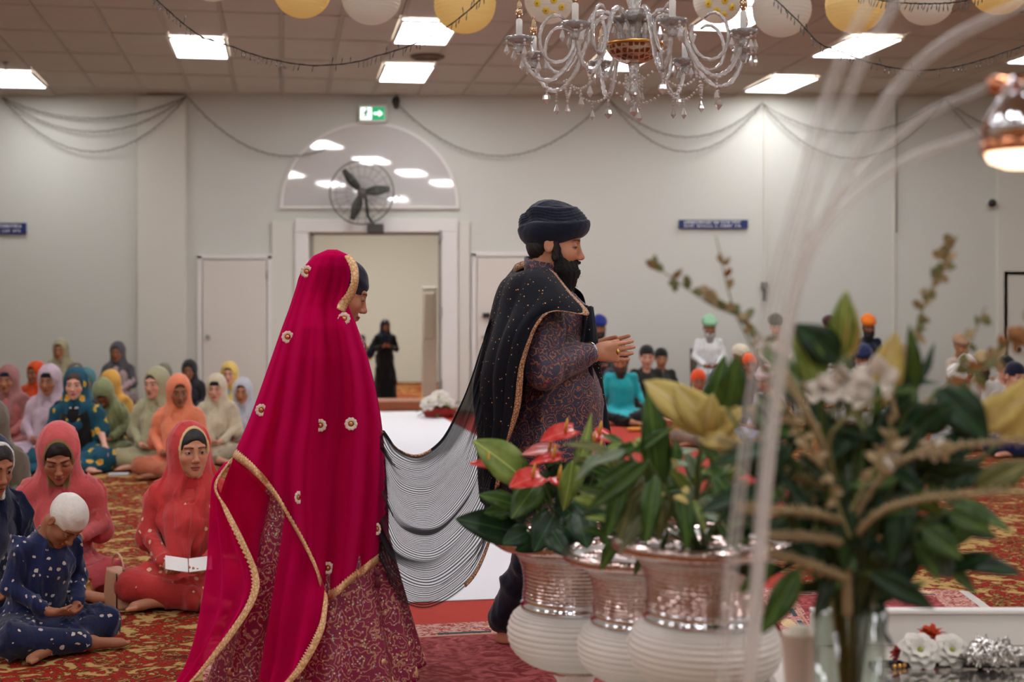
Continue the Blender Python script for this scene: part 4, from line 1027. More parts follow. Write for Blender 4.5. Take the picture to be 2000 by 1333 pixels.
t1, D1 = near_seated(118, 850, 7.15, .25, 'guest in a rose pink sheer scarf looking down at her phone', dict(lean=.16, yaw=.05, pitch=.42, roll=.03, hands='phone', skin=(186, 126, 96), shut=.8), (196, 92, 92), (186, 74, 80), (206, 88, 90), (150, 120, 80), pat=((214, 120, 116), 16, 0.42), seed=1, lips=(168, 84, 78))
t2, D2 = near_seated(372, 838, 7.0, .15, 'guest in coral red embroidered dress and scarf gazing towards the groom', dict(lean=.06, yaw=.32, pitch=-.02, hands='out', skin=(200, 140, 108)), (194, 62, 58), (190, 58, 56), (206, 62, 62), (222, 190, 140), pat=(CREAM, 18, 0.44), pats=(CREAM, 10, 0.32), seed=4, lips=(176, 92, 84))
t3, D3 = near_seated(-45, 850, 6.35, .75, 'guest in a navy floral dress cut by the left edge, hands in lap', dict(lean=.12, yaw=.2, pitch=.2, hands='out', skin=(170, 112, 82)), (26, 34, 66), (24, 32, 64), (18, 26, 56), (216, 214, 206), pat=((196, 184, 176), 20, 0.46), pats=((196, 184, 176), 20, 0.46), seed=2, sc=1.02)
t4, D4 = near_seated(62, 972, 6.0, .9, 'child in navy flowered clothes with white cloth wrapped round the bowed head', dict(lean=.30, yaw=.1, pitch=.75, roll=-.1, hands='lap', skin=(160, 106, 78)), (28, 38, 78), (24, 32, 66), None, None, pat=((200, 190, 182), 22, 0.44), pats=((200, 190, 182), 20, 0.46), head='patka', headcol=(226, 222, 212), seed=3, sc=.84)
# things they hold or have beside them
def rbox(name, label, cat, c, d, m, rot=(0, 0, 0), bev=.004, parts=()):
    t = T(name, label, cat, c); t.rotation_euler = rot
    return t
q = (D1['wr'](1)+D1['wr'](-1))/2; c = wpt(t1, (q[0]-.02, q[1]+.11, q[2]+.085))
ph = T('phone', 'black phone held in both hands by the guest in rose pink', 'phone', c); ph.rotation_euler = (-.95, 0, .3)
MB().box((0, 0, 0), (.076, .150, .009), None, .004).obj('case', mat('phone_case', (30, 18, 20), .4), ph, smooth=False); MB().box((0, 0, -.005), (.068, .14, .001)).obj('screen', mat('phone_screen', (12, 12, 16), .1), ph, smooth=False)
q = (D2['wr'](1)+D2['wr'](-1))/2; c = wpt(t2, (q[0]-.02, q[1]+.10, q[2]+.03))
bk = T('booklet', 'white booklet lying in the hands of the guest in coral red', 'booklet', c); bk.rotation_euler = (.25, .05, .25)
for k in (-1, 1): MB().box((k*.054, 0, abs(k)*.001), (.105, .15, .004), Matrix.Rotation(-k*.15, 3, 'Y'), .001).obj('page', mat('paper', (226, 224, 220), .8), bk, smooth=False)
def bangle(t, D, side, m, nm='bangle', r=.028):
    a, b_ = D['el'](side), D['wr'](side); p = a+(b_-a)*.88; d = Vector(b_-a).normalized(); R = d.to_track_quat('Z', 'Y').to_matrix()
    MB().tube([R @ Vector((r*math.cos(k*PI/10), r*math.sin(k*PI/10), 0))+Vector(p) for k in range(20)], .0035, 6, closed=True).obj(nm, m, t)
M_silver = mat('silver', (200, 200, 205), .2, 1); M_gold = mat('gold_metal', (212, 160, 84), .28, 1)
bangle(t1, D1, 1, M_gold); bangle(t2, D2, 1, M_silver); bangle(t3, D3, -1, M_silver, r=.031)
# tan handbag
def floor_at(px, py): Y = F*CH/(py-HZ); return Vector(((px-1000)/F*Y, Y, 0))
hb = T('handbag', 'small tan leather handbag with gold clasp standing on the carpet', 'bag', floor_at(230, 1186), .6); hb.scale = (.8, .8, .8)
M_tan = mat('tan_leather', (204, 158, 128), .45, bump=.15, bscale=60); M_pipe = mat('dark_piping', (58, 40, 34), .5)
mb = MB(); G = []
for i in range(13):
    z = .225*i/12; w_ = .062*(1-.25*(i/12)**2)*(1 if i > 0 else .9); d_ = .115*(1-.12*(i/12)); ring_ = []
    for k in range(24):
        a = 2*PI*k/24; cx_, cy_ = math.cos(a), math.sin(a); e_ = .45
        ring_.append((w_*math.copysign(abs(cx_)**e_, cx_), d_*math.copysign(abs(cy_)**e_, cy_), z))
    G.append(ring_)
for i in range(12):
    for k in range(24): pass
V = [p for r in G for p in r]; Fc = [(i*24+k, i*24+(k+1) % 24, (i+1)*24+(k+1) % 24, (i+1)*24+k) for i in range(12) for k in range(24)]+[tuple(range(24))[::-1], tuple(12*24+k for k in range(24))]
mb.add(V, Fc).obj('body', M_tan, hb)
for sx in (-1, 1): MB().tube([(sx*.045, -.112+.015*0, .0+.22*i/10) for i in range(11)], .004, 6).obj('piping', M_pipe, hb)
MB().tube([(0, -.10*math.cos(a*PI/12)*1.0, .225+.005+.085*math.sin(a*PI/12)) for a in range(13)], .006, 8).obj('handle', M_tan, hb)
MB().tube([(.03, -.115, .19), (.05, -.15, .1), (.06, -.17, .02), (-.03, -.2, .006), (-.16, -.1, .006), (-.2, .05, .006)], .005, 6).obj('strap', M_pipe, hb)
MB().box((0, -.112, .15), (.022, .012, .03), None, .003).obj('clasp', M_gold, hb, smooth=False)
for sx in (-1, 1): MB().tube([(sx*.03+.010*math.cos(a*PI/6), -.108, .19+.010*math.sin(a*PI/6)) for a in range(12)], .002, 5, closed=True).obj('ring', M_gold, hb)
# gold clutch purse
cl = T('clutch_bag', 'crumpled gold clutch purse beside the child in navy', 'bag', floor_at(140, 1178), .1)
f = SDF((-.16, -.12, -.02), (.16, .12, .17), .006); f.ell((0, 0, .055), (.11, .07, .055)); f.ell((.0, 0, .09), (.08, .05, .04)); V, Q = f.mesh(); V = folds(V, Q, .014, 3, (60, 60, 40)); V[:, 2] = np.maximum(V[:, 2], 0)
O('body', mesh_np('body', V, Q), mat('gold_lame', (188, 140, 78), .4, .35, bump=.5, bscale=150), cl)
MB().tube([(-.09, 0, .12), (-.03, .0, .135), (.05, 0, .13), (.09, 0, .11)], .007, 6).obj('frame', M_gold, cl)
# red tin
tn = T('round_tin', 'small red round tin with painted lid on the carpet', 'tin', floor_at(195, 1204))
MB().lathe([(.048, 0), (.052, .004), (.052, .018), (.050, .02)], 28).obj('base', mat('tin_red', (196, 40, 42), .35), tn)
MB().lathe([(.054, .018), (.055, .024), (.054, .036), (.049, .038), (.0, .039)], 28).obj('lid', mat('tin_lid', (206, 62, 56), .35), tn)
for k, cc in enumerate(((60, 120, 60), (230, 200, 180), (70, 130, 70))): MB().lathe([(.013, .039), (.012, .0405), (0, .041)], 12, (-.02+.02*k, .01*(k % 2), 0)).obj('painted_motif', mat('tin_paint%d' % k, cc, .4), tn)
# black purse on the lap at the left edge
lp = T('wallet', 'black leather wallet on the lap of the navy floral dress', 'wallet', wpt(t3, (-.04, .34, .245))); lp.rotation_euler = (.1, .1, .4)
MB().box((0, 0, 0), (.2, .11, .022), None, .006).obj('body', mat('black_leather', (20, 20, 22), .4), lp, smooth=False); MB().tube([(-.095, -.056, 0), (.095, -.056, 0)], .003, 5).obj('zip', M_silver, lp)
# booklets on the floor in front of the first row
for i, (px, py, l) in enumerate(((232, 929, 'thin white booklet on the carpet before the teal floral shawl'), (316, 922, 'thin white booklet on the carpet before the pale olive shawl'))):
    b_ = T('booklet', l, 'booklet', floor_at(px, py), .2-.3*i, 'booklets on the carpet')
    MB().box((0, 0, .008), (.16, .11, .012), None, .002).obj('pages', mat('paper', (226, 224, 220), .8), b_, smooth=False); MB().box((0, 0, .0155), (.165, .115, .003), None, .001).obj('cover', mat('paper_cover', (200, 204, 210), .6), b_, smooth=False)
b_ = T('standing_card', 'upright cream printed card between the teal and olive shawls', 'card', floor_at(257, 897), .1)
MB().box((0, 0, .13), (.085, .02, .26), None, .003).obj('board', mat('card_cream', (206, 190, 176), .7), b_, smooth=False); MB().box((0, -.012, .17), (.05, .004, .08)).obj('printed_motif', mat('card_print', (150, 130, 118), .7), b_, smooth=False)
# the woman in the teal floral shawl, row one
D5 = build_seated('teal', lean=.05, yaw=.0, pitch=.05, res=.012, hres=.0045, hr=.007, hands='knee', skin=(226, 172, 150), lips=(176, 70, 76))
t5 = T('person', 'fair guest in teal shawl with yellow flowers over a black top', 'person', P(150, 594, 12.4)*1.0, PI+.1, GL); t5.location.z = 0; t5.scale = (1.03,)*3
O('body', D5['body'], skinmat(), t5); O('top', garment_seated(D5, seed=1, sleeve=.1, long=False), cloth((16, 16, 18)), t5)
m, nt, b = newmat('teal_floral'); b.inputs['Roughness'].default_value = .85
tc = nd(nt, 'ShaderNodeTexCoord'); v = nd(nt, 'ShaderNodeTexVoronoi', i_Scale=9); lk(nt, tc.outputs['Object'], v.inputs['Vector'])
r = nd(nt, 'ShaderNodeValToRGB'); nn = nd(nt, 'ShaderNodeTexNoise', i_Scale=20); lk(nt, tc.outputs['Object'], nn.inputs['Vector'])
a = nd(nt, 'ShaderNodeMath', operation='MULTIPLY_ADD'); lk(nt, nn.outputs['Fac'], a.inputs[0]); a.inputs[1].default_value = .5; lk(nt, v.outputs['Distance'], a.inputs[2]); lk(nt, a.outputs[0], r.inputs[0])
e = r.color_ramp; e.interpolation = 'CONSTANT'
for k, (p_, c_) in enumerate(((0, (232, 150, 50)), (.42, (226, 198, 90)), (.50, (60, 110, 70)), (.56, (16, 78, 100)))):
    if k > 1: e.elements.new(p_)
    e.elements[k].position = p_; e.elements[k].color = lin(c_)
lk(nt, r.outputs[0], b.inputs['Base Color']); M_tealf = m
O('skirt', trousers_seated(D5, seed=2, wide=1.3), M_tealf, t5)
sk = SDF((-.55, -.3, 0), (.55, .6, .35), .014); sk.ell((0, .2, .06), (.36, .26, .10)); sk.ell((.2, .3, .04), (.22, .16, .06)); V, Q = sk.mesh(); V = folds(V, Q, .02, 4); V[:, 2] = np.maximum(V[:, 2], .01); O('skirt_hem', mesh_np('skirt_hem', V, Q), M_tealf, t5)
O('hair', hair_mesh(D5['H'], D5['R'], res=.008), mat('hair_brown', (70, 50, 38), .5), t5)
O('head_scarf', scarf_mesh(D5, res=.011, seed=3, back=.02, front=.03, tail=False, open_v=3.6, fold=.014), M_tealf, t5)
g = MB()
for k in range(17):
    a = -1.15+2.3*k/16; g.ball(tuple(D5['b']['neck0']+np.array((.075*math.sin(a), .055+.055*math.cos(a), -.005-.05*math.cos(a)))), (.011, .008, .013), 8, 6)
o = g.obj('necklace', M_silver, t5); o['kind'] = 'stuff'
# standing woman in the next room, seen through the doorway, and the guest half hidden beside her
def standing_far(px, pyt, Y, label, dress, scarf, H_=1.32, arms=True, face=0):
    z_top = CH-(pyt-HZ)/F*Y; s = z_top/1.62
    t = T('person', label, 'person', ((px-1000)/F*Y, Y, 0), PI+face, 'guests standing beyond the doorway'); t.scale = (s,)*3
    f = SDF((-.4, -.3, 0), (.4, .5, 1.7), .016, ((np.array((-.14, -.14, 1.35)), np.array((.14, .16, 1.66)), .008),)); R = rotm(.15, .1, 0); Hc = np.array((0, .02, 1.5))
    f.cap((0, 0, .92), (0, 0, 1.15), .14, .115, .05); f.cap((0, 0, 1.15), (0, 0, 1.34), .115, .06, .05); f.cap((0, 0, 1.33), (0, .01, 1.42), .048, .045, .03)
    for q_ in (-1, 1):
        f.cap((q_*.06, 0, 1.3), (q_*.155, 0, 1.29), .055, .042, .03); f.cap((q_*.155, 0, 1.29), (q_*.22, .02, 1.04), .040, .033, .02); w_ = np.array((q_*.06, .25, 1.1)); f.cap((q_*.22, .02, 1.04), w_, .033, .022, .02); hand_sdf(f, w_, (-q_*.8, .4, .2), (0, -.5, .8), .95, .5, q_)
        f.cap((q_*.08, 0, .9), (q_*.09, .01, .5), .085, .055, .03); f.cap((q_*.09, .01, .5), (q_*.09, -.01, .08), .052, .035, .02); foot_sdf(f, (q_*.09, -.03, 0), (0, 1, 0), 1)
    head_sdf(f, Hc, R); V, Q = f.mesh(); V[:, 2] = np.maximum(V[:, 2], 0)
    O('body', mesh_np('body', V, Q, True, head_col(V, Hc, R, 1, SK_D)), skinmat(), t)
    f = SDF((-.45, -.35, .0), (.45, .5, 1.5), .018)
    f.cap((0, 0, .06), (0, 0, .9), .25, .17, .03); f.cap((0, 0, .9), (0, 0, 1.3), .16, .13, .05)
    for q_ in (-1, 1): f.cap((q_*.06, 0, 1.3), (q_*.16, 0, 1.28), .07, .06, .03); f.cap((q_*.16, 0, 1.28), (q_*.225, .02, 1.04), .06, .055, .02); f.cap((q_*.225, .02, 1.04), (q_*.09, .22, 1.09), .052, .045, .02)
    f.below(.03); V, Q = f.mesh(); O('dress', mesh_np('dress', folds(V, Q, .02, 3), Q), cloth(dress), t)
    O('hair', hair_mesh(Hc, R, res=.010), M_hair, t)
    bb = dict(neck0=np.array((0, 0, 1.36)), chest=np.array((0, 0, 1.2)), shL=np.array((0, 0, 1.29)), shR=np.array((0, 0, 1.29)))
    f = SDF((-.4, -.3, .7), (.4, .4, 1.75), .014); p = lambda x, y, z: Hc+R @ np.array((x, y, z))
    f.ell(p(0, -.02, .03), (.10, .125, .11), R, .001); f.cap(p(0, -.03, -.02), (0, -.02, 1.3), .095, .14, .05); f.ell((0, 0, 1.29), (.19, .12, .08)); f.cap((.16, -.02, 1.25), (.30, -.04, .95), .07, .09, .05); f.cap((0, .08, 1.28), (0, .11, 1.12), .09, .06, .05)
    f.ell(p(0, .15, -.018), (.064, .138, .11), R, .006, 'sub'); V, Q = f.mesh(); O('head_scarf', mesh_np('head_scarf', folds(V, Q, .014, 2), Q), cloth(scarf), t)
    return t
standing_far(752, 626, 21.0, 'woman in black dress and navy head scarf standing beyond the doorway', (14, 14, 18), (28, 32, 52), face=.2)
standing_far(706, 655, 21.6, 'guest in mustard yellow half hidden by the bride beyond the doorway', (196, 146, 40), (60, 44, 40))
# ---------------------------------------------------------------- groom
GY = 5.62
def gp(px, py, Y=GY): return np.array(P(px, py, Y))
G0 = P(1075, 860, GY); G0.z = 0
groom = T('person', 'bearded groom in navy turban, dark brocade coat and navy sequinned shawl', 'person', G0)
gl = np.array(G0)
def L_(p): return np.array(p)-gl
GR_ = rotm(-PI/2-.10, .16, .02); GH = gp(1081, 475, 5.60); GS = 1.13
f = SDF(np.array((-.62, -.42, -.01)), np.array((.50, .62, 1.95)), .013, ((L_(GH)-.16, L_(GH)+.17, .0034), (L_(gp(1140, 720, 5.45)), L_(gp(1250, 630, 5.75)), .0035)))
f.cap(L_(gp(1075, 870)), L_(gp(1075, 760)), .15, .14, .05); f.cap(L_(gp(1075, 760)), L_(gp(1068, 640)), .14, .135, .05); f.cap(L_(gp(1066, 620)), L_(gp(1056, 560)), .12, .07, .05)
f.cap(L_(gp(1056, 565)), L_(gp(1070, 498, 5.6)), .062, .056, .03)
arms = {}
for q, (sh, el, wr) in {-1: (gp(1062, 590, 5.43), gp(1062, 728, 5.36), gp(1150, 690, 5.50)), 1: (gp(1062, 590, 5.80), gp(1070, 722, 5.86), gp(1150, 690, 5.62))}.items():
    arms[q] = (L_(sh), L_(el), L_(wr)); f.cap(L_(gp(1062, 600)), L_(sh), .075, .06, .04); f.cap(L_(sh), L_(el), .052, .043, .02); f.cap(L_(el), L_(wr), .042, .029, .015)
hand_sdf(f, arms[-1][2]+np.array((.02, .0, 0)), (1, .12, .04), (-.05, 1, .1), 1.05, .20, 1, spread=.10, thumb=.25)
hand_sdf(f, arms[1][2]+np.array((.015, .0, .012)), (1, -.12, .14), (.05, -1, .15), 1.02, .22, -1, spread=.06, thumb=.25)
hipn, hipf = gp(1070, 880, 5.53), gp(1080, 880, 5.72)
fn, ff = np.array(P(1070, 1300, 5.66)), np.array(P(983, 1245, 5.98)); fn[2] = 0; ff[2] = .0
kn_, kf = (hipn+fn)/2+np.array((.06, 0, -.02)), (hipf+ff)/2+np.array((.03, 0, -.03))
for h_, k_, a_ in ((hipn, kn_, fn), (hipf, kf, ff)):
    f.cap(L_(h_), L_(k_), .085, .058, .04); f.cap(L_(k_), L_(a_+np.array((0, 0, .09))), .056, .036, .03); foot_sdf(f, L_(a_), (1, -.08, 0), 1.05)
head_sdf(f, L_(GH), GR_, GS)
V, Q = f.mesh(); V[:, 2] = np.maximum(V[:, 2], .016)
O('body', mesh_np('body', V, Q, True, head_col(V, L_(GH), GR_, GS, (206, 146, 114), hairc=(14, 11, 10), lips=(186, 104, 92), shut=.62)), skinmat(), groom)
# short hair behind the ear and at the nape
p = lambda x, y, z: L_(GH)+GR_ @ (np.array((x, y, z))*GS)
f = SDF(L_(GH)-.2, L_(GH)+.2, .006); f.ell(p(0, -.046, -.018), np.array((.068, .047, .052))*GS, GR_, .001); f.cap(p(-.07, .012, .0), p(-.066, .02, -.05), .012*GS, .014*GS, .01); f.cap(p(.07, .012, .0), p(.066, .02, -.05), .012*GS, .014*GS, .01)
V, Q = f.mesh(); V = V+vnormals(V, Q)*(np.sin(V @ np.array((300, 100, 200)))*.0015)[:, None]; O('hair', mesh_np('hair', V, Q), mat('groom_hair', (34, 26, 22), .7, bump=.5, bscale=200), groom)
O('beard', beard_mesh(L_(GH), GR_, GS, .0045, .085), mat('groom_beard', (17, 14, 13), .8, bump=.8, bscale=160), groom)
# hair wisps of the beard
rs = np.random.RandomState(5); g = MB()
for k in range(520):
    a, b_ = rs.uniform(-1, 1), rs.uniform(0, 1); st = p(a*.05, .055+.035*(1-a*a)*(1-b_*.3), -.075-b_*.115); d_ = GR_ @ np.array((a*.5, .45+.3*rs.rand(), -.8+rs.normal()*.3)); d_ /= np.linalg.norm(d_); l_ = .012+.02*rs.rand()
    g.tube([st, st+d_*l_*.6, st+d_*l_+np.array((0, 0, -.004))], (.0009, .0008, .0003), 3, caps=False)
o = g.obj('beard_wisps', mat('groom_beard', (17, 14, 13)), groom); o['kind'] = 'stuff'
# turban: a tilted band, a dome and layered wraps
RT = GR_ @ np.array(Matrix.Rotation(.34, 3, 'X'))
tp = lambda x, y, z: L_(GH)+GR_ @ (np.array((x, y, z-.024))*1.0)
f = SDF(L_(GH)+np.array((-.2, -.2, -.06)), L_(GH)+np.array((.2, .2, .26)), .0042)
f.ell(tp(0, -.004, .082), (.108, .137, .082), RT, .001); f.ell(tp(0, -.010, .130), (.092, .118, .066), GR_, .012); f.ell(tp(0, -.118, .070), (.045, .030, .055), RT, .012); f.ell(tp(0, -.02, .165), (.062, .075, .032), GR_, .01)
f.ell(p(0, .165, -.022), np.array((.13, .120, .095)), GR_, .006, 'sub'); f.ell(tp(0, .0, -.056), (.20, .24, .064), GR_ @ np.array(Matrix.Rotation(.56, 3, 'X')), .004, 'sub')
V, Q = f.mesh(); N = vnormals(V, Q); L = (V-L_(GH)) @ RT
r_ = np.hypot(L[:, 0], L[:, 1]); an = np.arctan2(L[:, 1], L[:, 0]); u = L[:, 2]+.036+.020*np.sin(an-1.2)+.010*np.sin(an*2+.5)
upper = np.clip((u-.098)/.008, 0, 1)*np.clip((.160-u)/.01, 0, 1)
ridg = lambda x: (1-np.abs(np.sin(x)))**1.4
d = upper*(ridg(u*260+np.sin(an*3)*1.3)*.0032-.004)+np.clip((u-.16)/.01, 0, 1)*(ridg(L[:, 0]*75+L[:, 1]*20)*.0035-.009)+(1-np.clip((u-.098)/.008, 0, 1))*.0045+ridg(u*150+np.sin(an*2)*2)*.0006
O('turban', mesh_np('turban', V+N*d[:, None], Q), cloth((24, 30, 50), name='turban_navy'), groom)
# coat (sherwani)
def brocade(name, base, m1, m2, sc_=26):
    m, nt, b = newmat(name); b.inputs['Roughness'].default_value = .55; b.inputs['Sheen Weight'].default_value = .2
    tc = nd(nt, 'ShaderNodeTexCoord'); n0 = nd(nt, 'ShaderNodeTexNoise', i_Scale=sc_*.9, i_Detail=2); lk(nt, tc.outputs['Object'], n0.inputs['Vector'])
    vm = nd(nt, 'ShaderNodeVectorMath', operation='MULTIPLY_ADD'); lk(nt, n0.outputs['Color'], vm.inputs[0]); vm.inputs[1].default_value = (.05, .05, .05); lk(nt, tc.outputs['Object'], vm.inputs[2])
    vr = nd(nt, 'ShaderNodeTexVoronoi', i_Scale=sc_*.55); lk(nt, vm.outputs[0], vr.inputs['Vector']); mm_ = nd(nt, 'ShaderNodeMath', operation='MULTIPLY'); lk(nt, vr.outputs['Distance'], mm_.inputs[0]); mm_.inputs[1].default_value = 26; w_ = nd(nt, 'ShaderNodeMath', operation='SINE'); lk(nt, mm_.outputs[0], w_.inputs[0])
    v = nd(nt, 'ShaderNodeTexVoronoi', i_Scale=sc_*1.1); lk(nt, vm.outputs[0], v.inputs['Vector'])
    r = nd(nt, 'ShaderNodeValToRGB'); lk(nt, w_.outputs[0], r.inputs[0]); e = r.color_ramp; e.elements[0].position = .62; e.elements[0].color = (0, 0, 0, 1); e.elements[1].position = .92; e.elements[1].color = (1, 1, 1, 1)
    r2 = nd(nt, 'ShaderNodeValToRGB'); lk(nt, v.outputs['Distance'], r2.inputs[0]); e = r2.color_ramp; e.elements[0].position = .20; e.elements[0].color = (1, 1, 1, 1); e.elements[1].position = .27; e.elements[1].color = (0, 0, 0, 1)
    a = nd(nt, 'ShaderNodeMix', data_type='RGBA'); lk(nt, r.outputs[0], a.inputs[0]); a.inputs[6].default_value = lin(base); a.inputs[7].default_value = lin(m1)
    c = nd(nt, 'ShaderNodeMix', data_type='RGBA'); lk(nt, r2.outputs[0], c.inputs[0]); lk(nt, a.outputs[2], c.inputs[6]); c.inputs[7].default_value = lin(m2)
    lk(nt, c.outputs[2], b.inputs['Base Color']); return m
M_broc = brocade('purple_brocade', (46, 41, 68), (158, 98, 62), (112, 46, 52), 36)
f = SDF(np.array((-.40, -.42, .45)), np.array((.42, .50, 1.72)), .009)
f.cap(L_(gp(1072, 1060)), L_(gp(1075, 880)), .215, .195, .05); f.cap(L_(gp(1078, 880)), L_(gp(1078, 770)), .195, .168, .05); f.cap(L_(gp(1080, 780)), L_(gp(1076, 645)), .165, .155, .05); f.cap(L_(gp(1070, 625)), L_(gp(1056, 565)), .14, .095, .05)
f.ell(L_(gp(1100, 790)), (.155, .16, .2), None, .05)
for q in (-1, 1):
    s0, e0, w0 = arms[q]; f.cap(L_(gp(1062, 600)), s0, .09, .076, .04); f.cap(s0, e0, .076, .066, .02); f.cap(e0, e0+(w0-e0)*.88, .066, .054, .03)
for z_ in np.linspace(0, .05, 4): f.ell(L_(gp(1063, 528))+np.array((-.0, -.01, z_-.035)), (.073, .070, .022), None, .004)
f.ell(L_(gp(1064, 500)), (.060, .057, .075), None, .003, 'sub')
f.below(.56); V, Q = f.mesh(); V = folds(V, Q, .008, 3, (30, 24, 16)); O('coat', mesh_np('coat', V, Q), M_broc, groom)
# collar band
cb = [L_(gp(1061, 524))+np.array((.070*math.cos(a), -.012+.068*math.sin(a), .012+.012*math.sin(a+.5)-.018*math.cos(a))) for a in np.linspace(0, 2*PI, 40, endpoint=False)]
G = [[c_+np.array((0, 0, z_)) for z_ in (-.04, -.01, .02)] for c_ in cb]; o = MB().grid(G, closed_u=True).obj('collar', M_broc, groom); md = o.modifiers.new('t', 'SOLIDIFY'); md.thickness = .006
# trousers
f = SDF(np.array((-.62, -.42, .02)), np.array((.42, .62, 1.0)), .013)
for h_, k_, a_ in ((hipn, kn_, fn), (hipf, kf, ff)): f.cap(L_(h_), L_(k_), .105, .090, .04); f.cap(L_(k_), L_(a_+np.array((0, 0, .12))), .090, .066, .03)
V, Q = f.mesh(); O('trousers', mesh_np('trousers', folds(V, Q, .007, 6), Q), cloth((26, 30, 46)), groom)
# navy sequinned shawl
def sequin_cloth(name, base, gold, scale=34, size=.085, alpha=None):
    m, nt, b = newmat(name); b.inputs['Roughness'].default_value = .8; b.inputs['Sheen Weight'].default_value = .03; b.inputs['Specular IOR Level'].default_value = .25
    tc = nd(nt, 'ShaderNodeTexCoord'); v = nd(nt, 'ShaderNodeTexVoronoi', i_Scale=scale); lk(nt, tc.outputs['Object'], v.inputs['Vector'])
    g_ = nd(nt, 'ShaderNodeMath', operation='LESS_THAN'); lk(nt, v.outputs['Distance'], g_.inputs[0]); g_.inputs[1].default_value = size
    c = nd(nt, 'ShaderNodeMix', data_type='RGBA'); lk(nt, g_.outputs[0], c.inputs[0]); c.inputs[6].default_value = lin(base); c.inputs[7].default_value = lin(gold); lk(nt, c.outputs[2], b.inputs['Base Color'])
    lk(nt, g_.outputs[0], b.inputs['Metallic'])
    w_ = nd(nt, 'ShaderNodeTexNoise', i_Scale=60, i_Detail=3); lk(nt, tc.outputs['Object'], w_.inputs['Vector']); u = nd(nt, 'ShaderNodeBump', i_Strength=.4, i_Distance=.004); lk(nt, w_.outputs['Fac'], u.inputs['Height']); lk(nt, u.outputs[0], b.inputs['Normal'])
    return m
M_shawl = sequin_cloth('navy_sequin_cloth', (13, 16, 27), (255, 205, 130), 52, .12)
def goldtrim(name, c1, c2, sc_=1.0):
    m, nt, b = newmat(name); b.inputs['Roughness'].default_value = .5; b.inputs['Metallic'].default_value = .1
    tc = nd(nt, 'ShaderNodeTexCoord'); v = nd(nt, 'ShaderNodeTexVoronoi', i_Scale=95*sc_, feature='DISTANCE_TO_EDGE'); lk(nt, tc.outputs['Object'], v.inputs['Vector'])
    r = nd(nt, 'ShaderNodeValToRGB'); lk(nt, v.outputs['Distance'], r.inputs[0]); e = r.color_ramp; e.elements[0].position = .05; e.elements[0].color = lin(c2); e.elements[1].position = .16; e.elements[1].color = lin(c1)
    lk(nt, r.outputs[0], b.inputs['Base Color']); u = nd(nt, 'ShaderNodeBump', i_Strength=.6, i_Distance=.002); lk(nt, v.outputs['Distance'], u.inputs['Height']); lk(nt, u.outputs[0], b.inputs['Normal']); return m
M_gtrim = goldtrim('gold_shawl_border', (214, 166, 124), (120, 80, 60)); M_btrim = goldtrim('gold_veil_border', (232, 192, 142), (200, 150, 98), .8)
# columns run from the far side over the back to the gold edge on the near side
rows = [
 [(1120, 560, 5.80), (1085, 540, 5.84), (1040, 512, 5.82), (1008, 516, 5.72), (1002, 530, 5.56), (1022, 528, 5.48), (1045, 524, 5.48), (1068, 527, 5.49), (1085, 535, 5.50)],
 [(1140, 585, 5.83), (1095, 560, 5.90), (1035, 545, 5.91), (990, 550, 5.78), (980, 555, 5.52), (1005, 548, 5.37), (1045, 545, 5.335), (1085, 553, 5.35), (1118, 572, 5.42)],
 [(1150, 640, 5.83), (1100, 610, 5.92), (1030, 600, 5.93), (975, 610, 5.80), (962, 618, 5.52), (988, 600, 5.34), (1030, 590, 5.27), (1080, 590, 5.27), (1148, 617, 5.36)],
 [(1140, 700, 5.86), (1100, 680, 5.95), (1025, 670, 5.95), (960, 680, 5.80), (945, 680, 5.52), (968, 668, 5.33), (1000, 652, 5.24), (1030, 636, 5.23), (1070, 612, 5.24)],
 [(1130, 780, 5.86), (1090, 765, 5.95), (1015, 760, 5.95), (945, 765, 5.80), (932, 755, 5.52), (952, 748, 5.34), (978, 736, 5.25), (1003, 722, 5.22), (1028, 700, 5.24)],
 [(1120, 850, 5.86), (1080, 845, 5.95), (1005, 845, 5.95), (945, 850, 5.80), (935, 830, 5.55), (950, 822, 5.38), (972, 815, 5.29), (994, 808, 5.27), (1014, 795, 5.29)],
 [(1110, 930, 5.86), (1070, 930, 5.95), (1000, 935, 5.93), (950, 930, 5.80), (936, 905, 5.57), (950, 900, 5.42), (965, 892, 5.34), (980, 884, 5.31), (990, 875, 5.33)],
 [(1100, 1010, 5.86), (1060, 1010, 5.93), (1000, 1010, 5.90), (955, 1000, 5.80), (945, 975, 5.6), (953, 968, 5.47), (960, 962, 5.38), (968, 956, 5.35), (975, 950, 5.36)],
]
S = patch(PP(rows), 90, 120)
N = surf_normals(S); uu = np.linspace(0, 1, 90)[:, None]; vv = np.linspace(0, 1, 120)[None, :]
amp = .012*np.clip(uu*2.2, 0, 1)*np.sin(PI*np.clip(vv*1.02, 0, 1))**.5
S = S+N*(amp*(np.abs(np.sin(vv*26+uu*2.2+.9*np.sin(uu*5)))*1.6-.8))[..., None]
S = S+N*(.005*np.sin(uu*16+vv*9))[..., None]
sh = sheet('shawl', S, M_shawl, groom, thick=.003)
trim_strip('gold_border', S, 'v1', .032, M_gtrim, sh, lift=.006).location = (0, 0, 0)
for ch in sh.children: ch.data.transform(Matrix.Translation((-G0.x, -G0.y, 0)))
trim2 = S[:4, 30:]; e = S[0, 34:]; G = np.stack([e, e+np.array((0, -.004, -.012)), e+np.array((.004, -.008, -.026))], 1); o = sheet('gold_border', G, M_gtrim, groom, thick=.002)
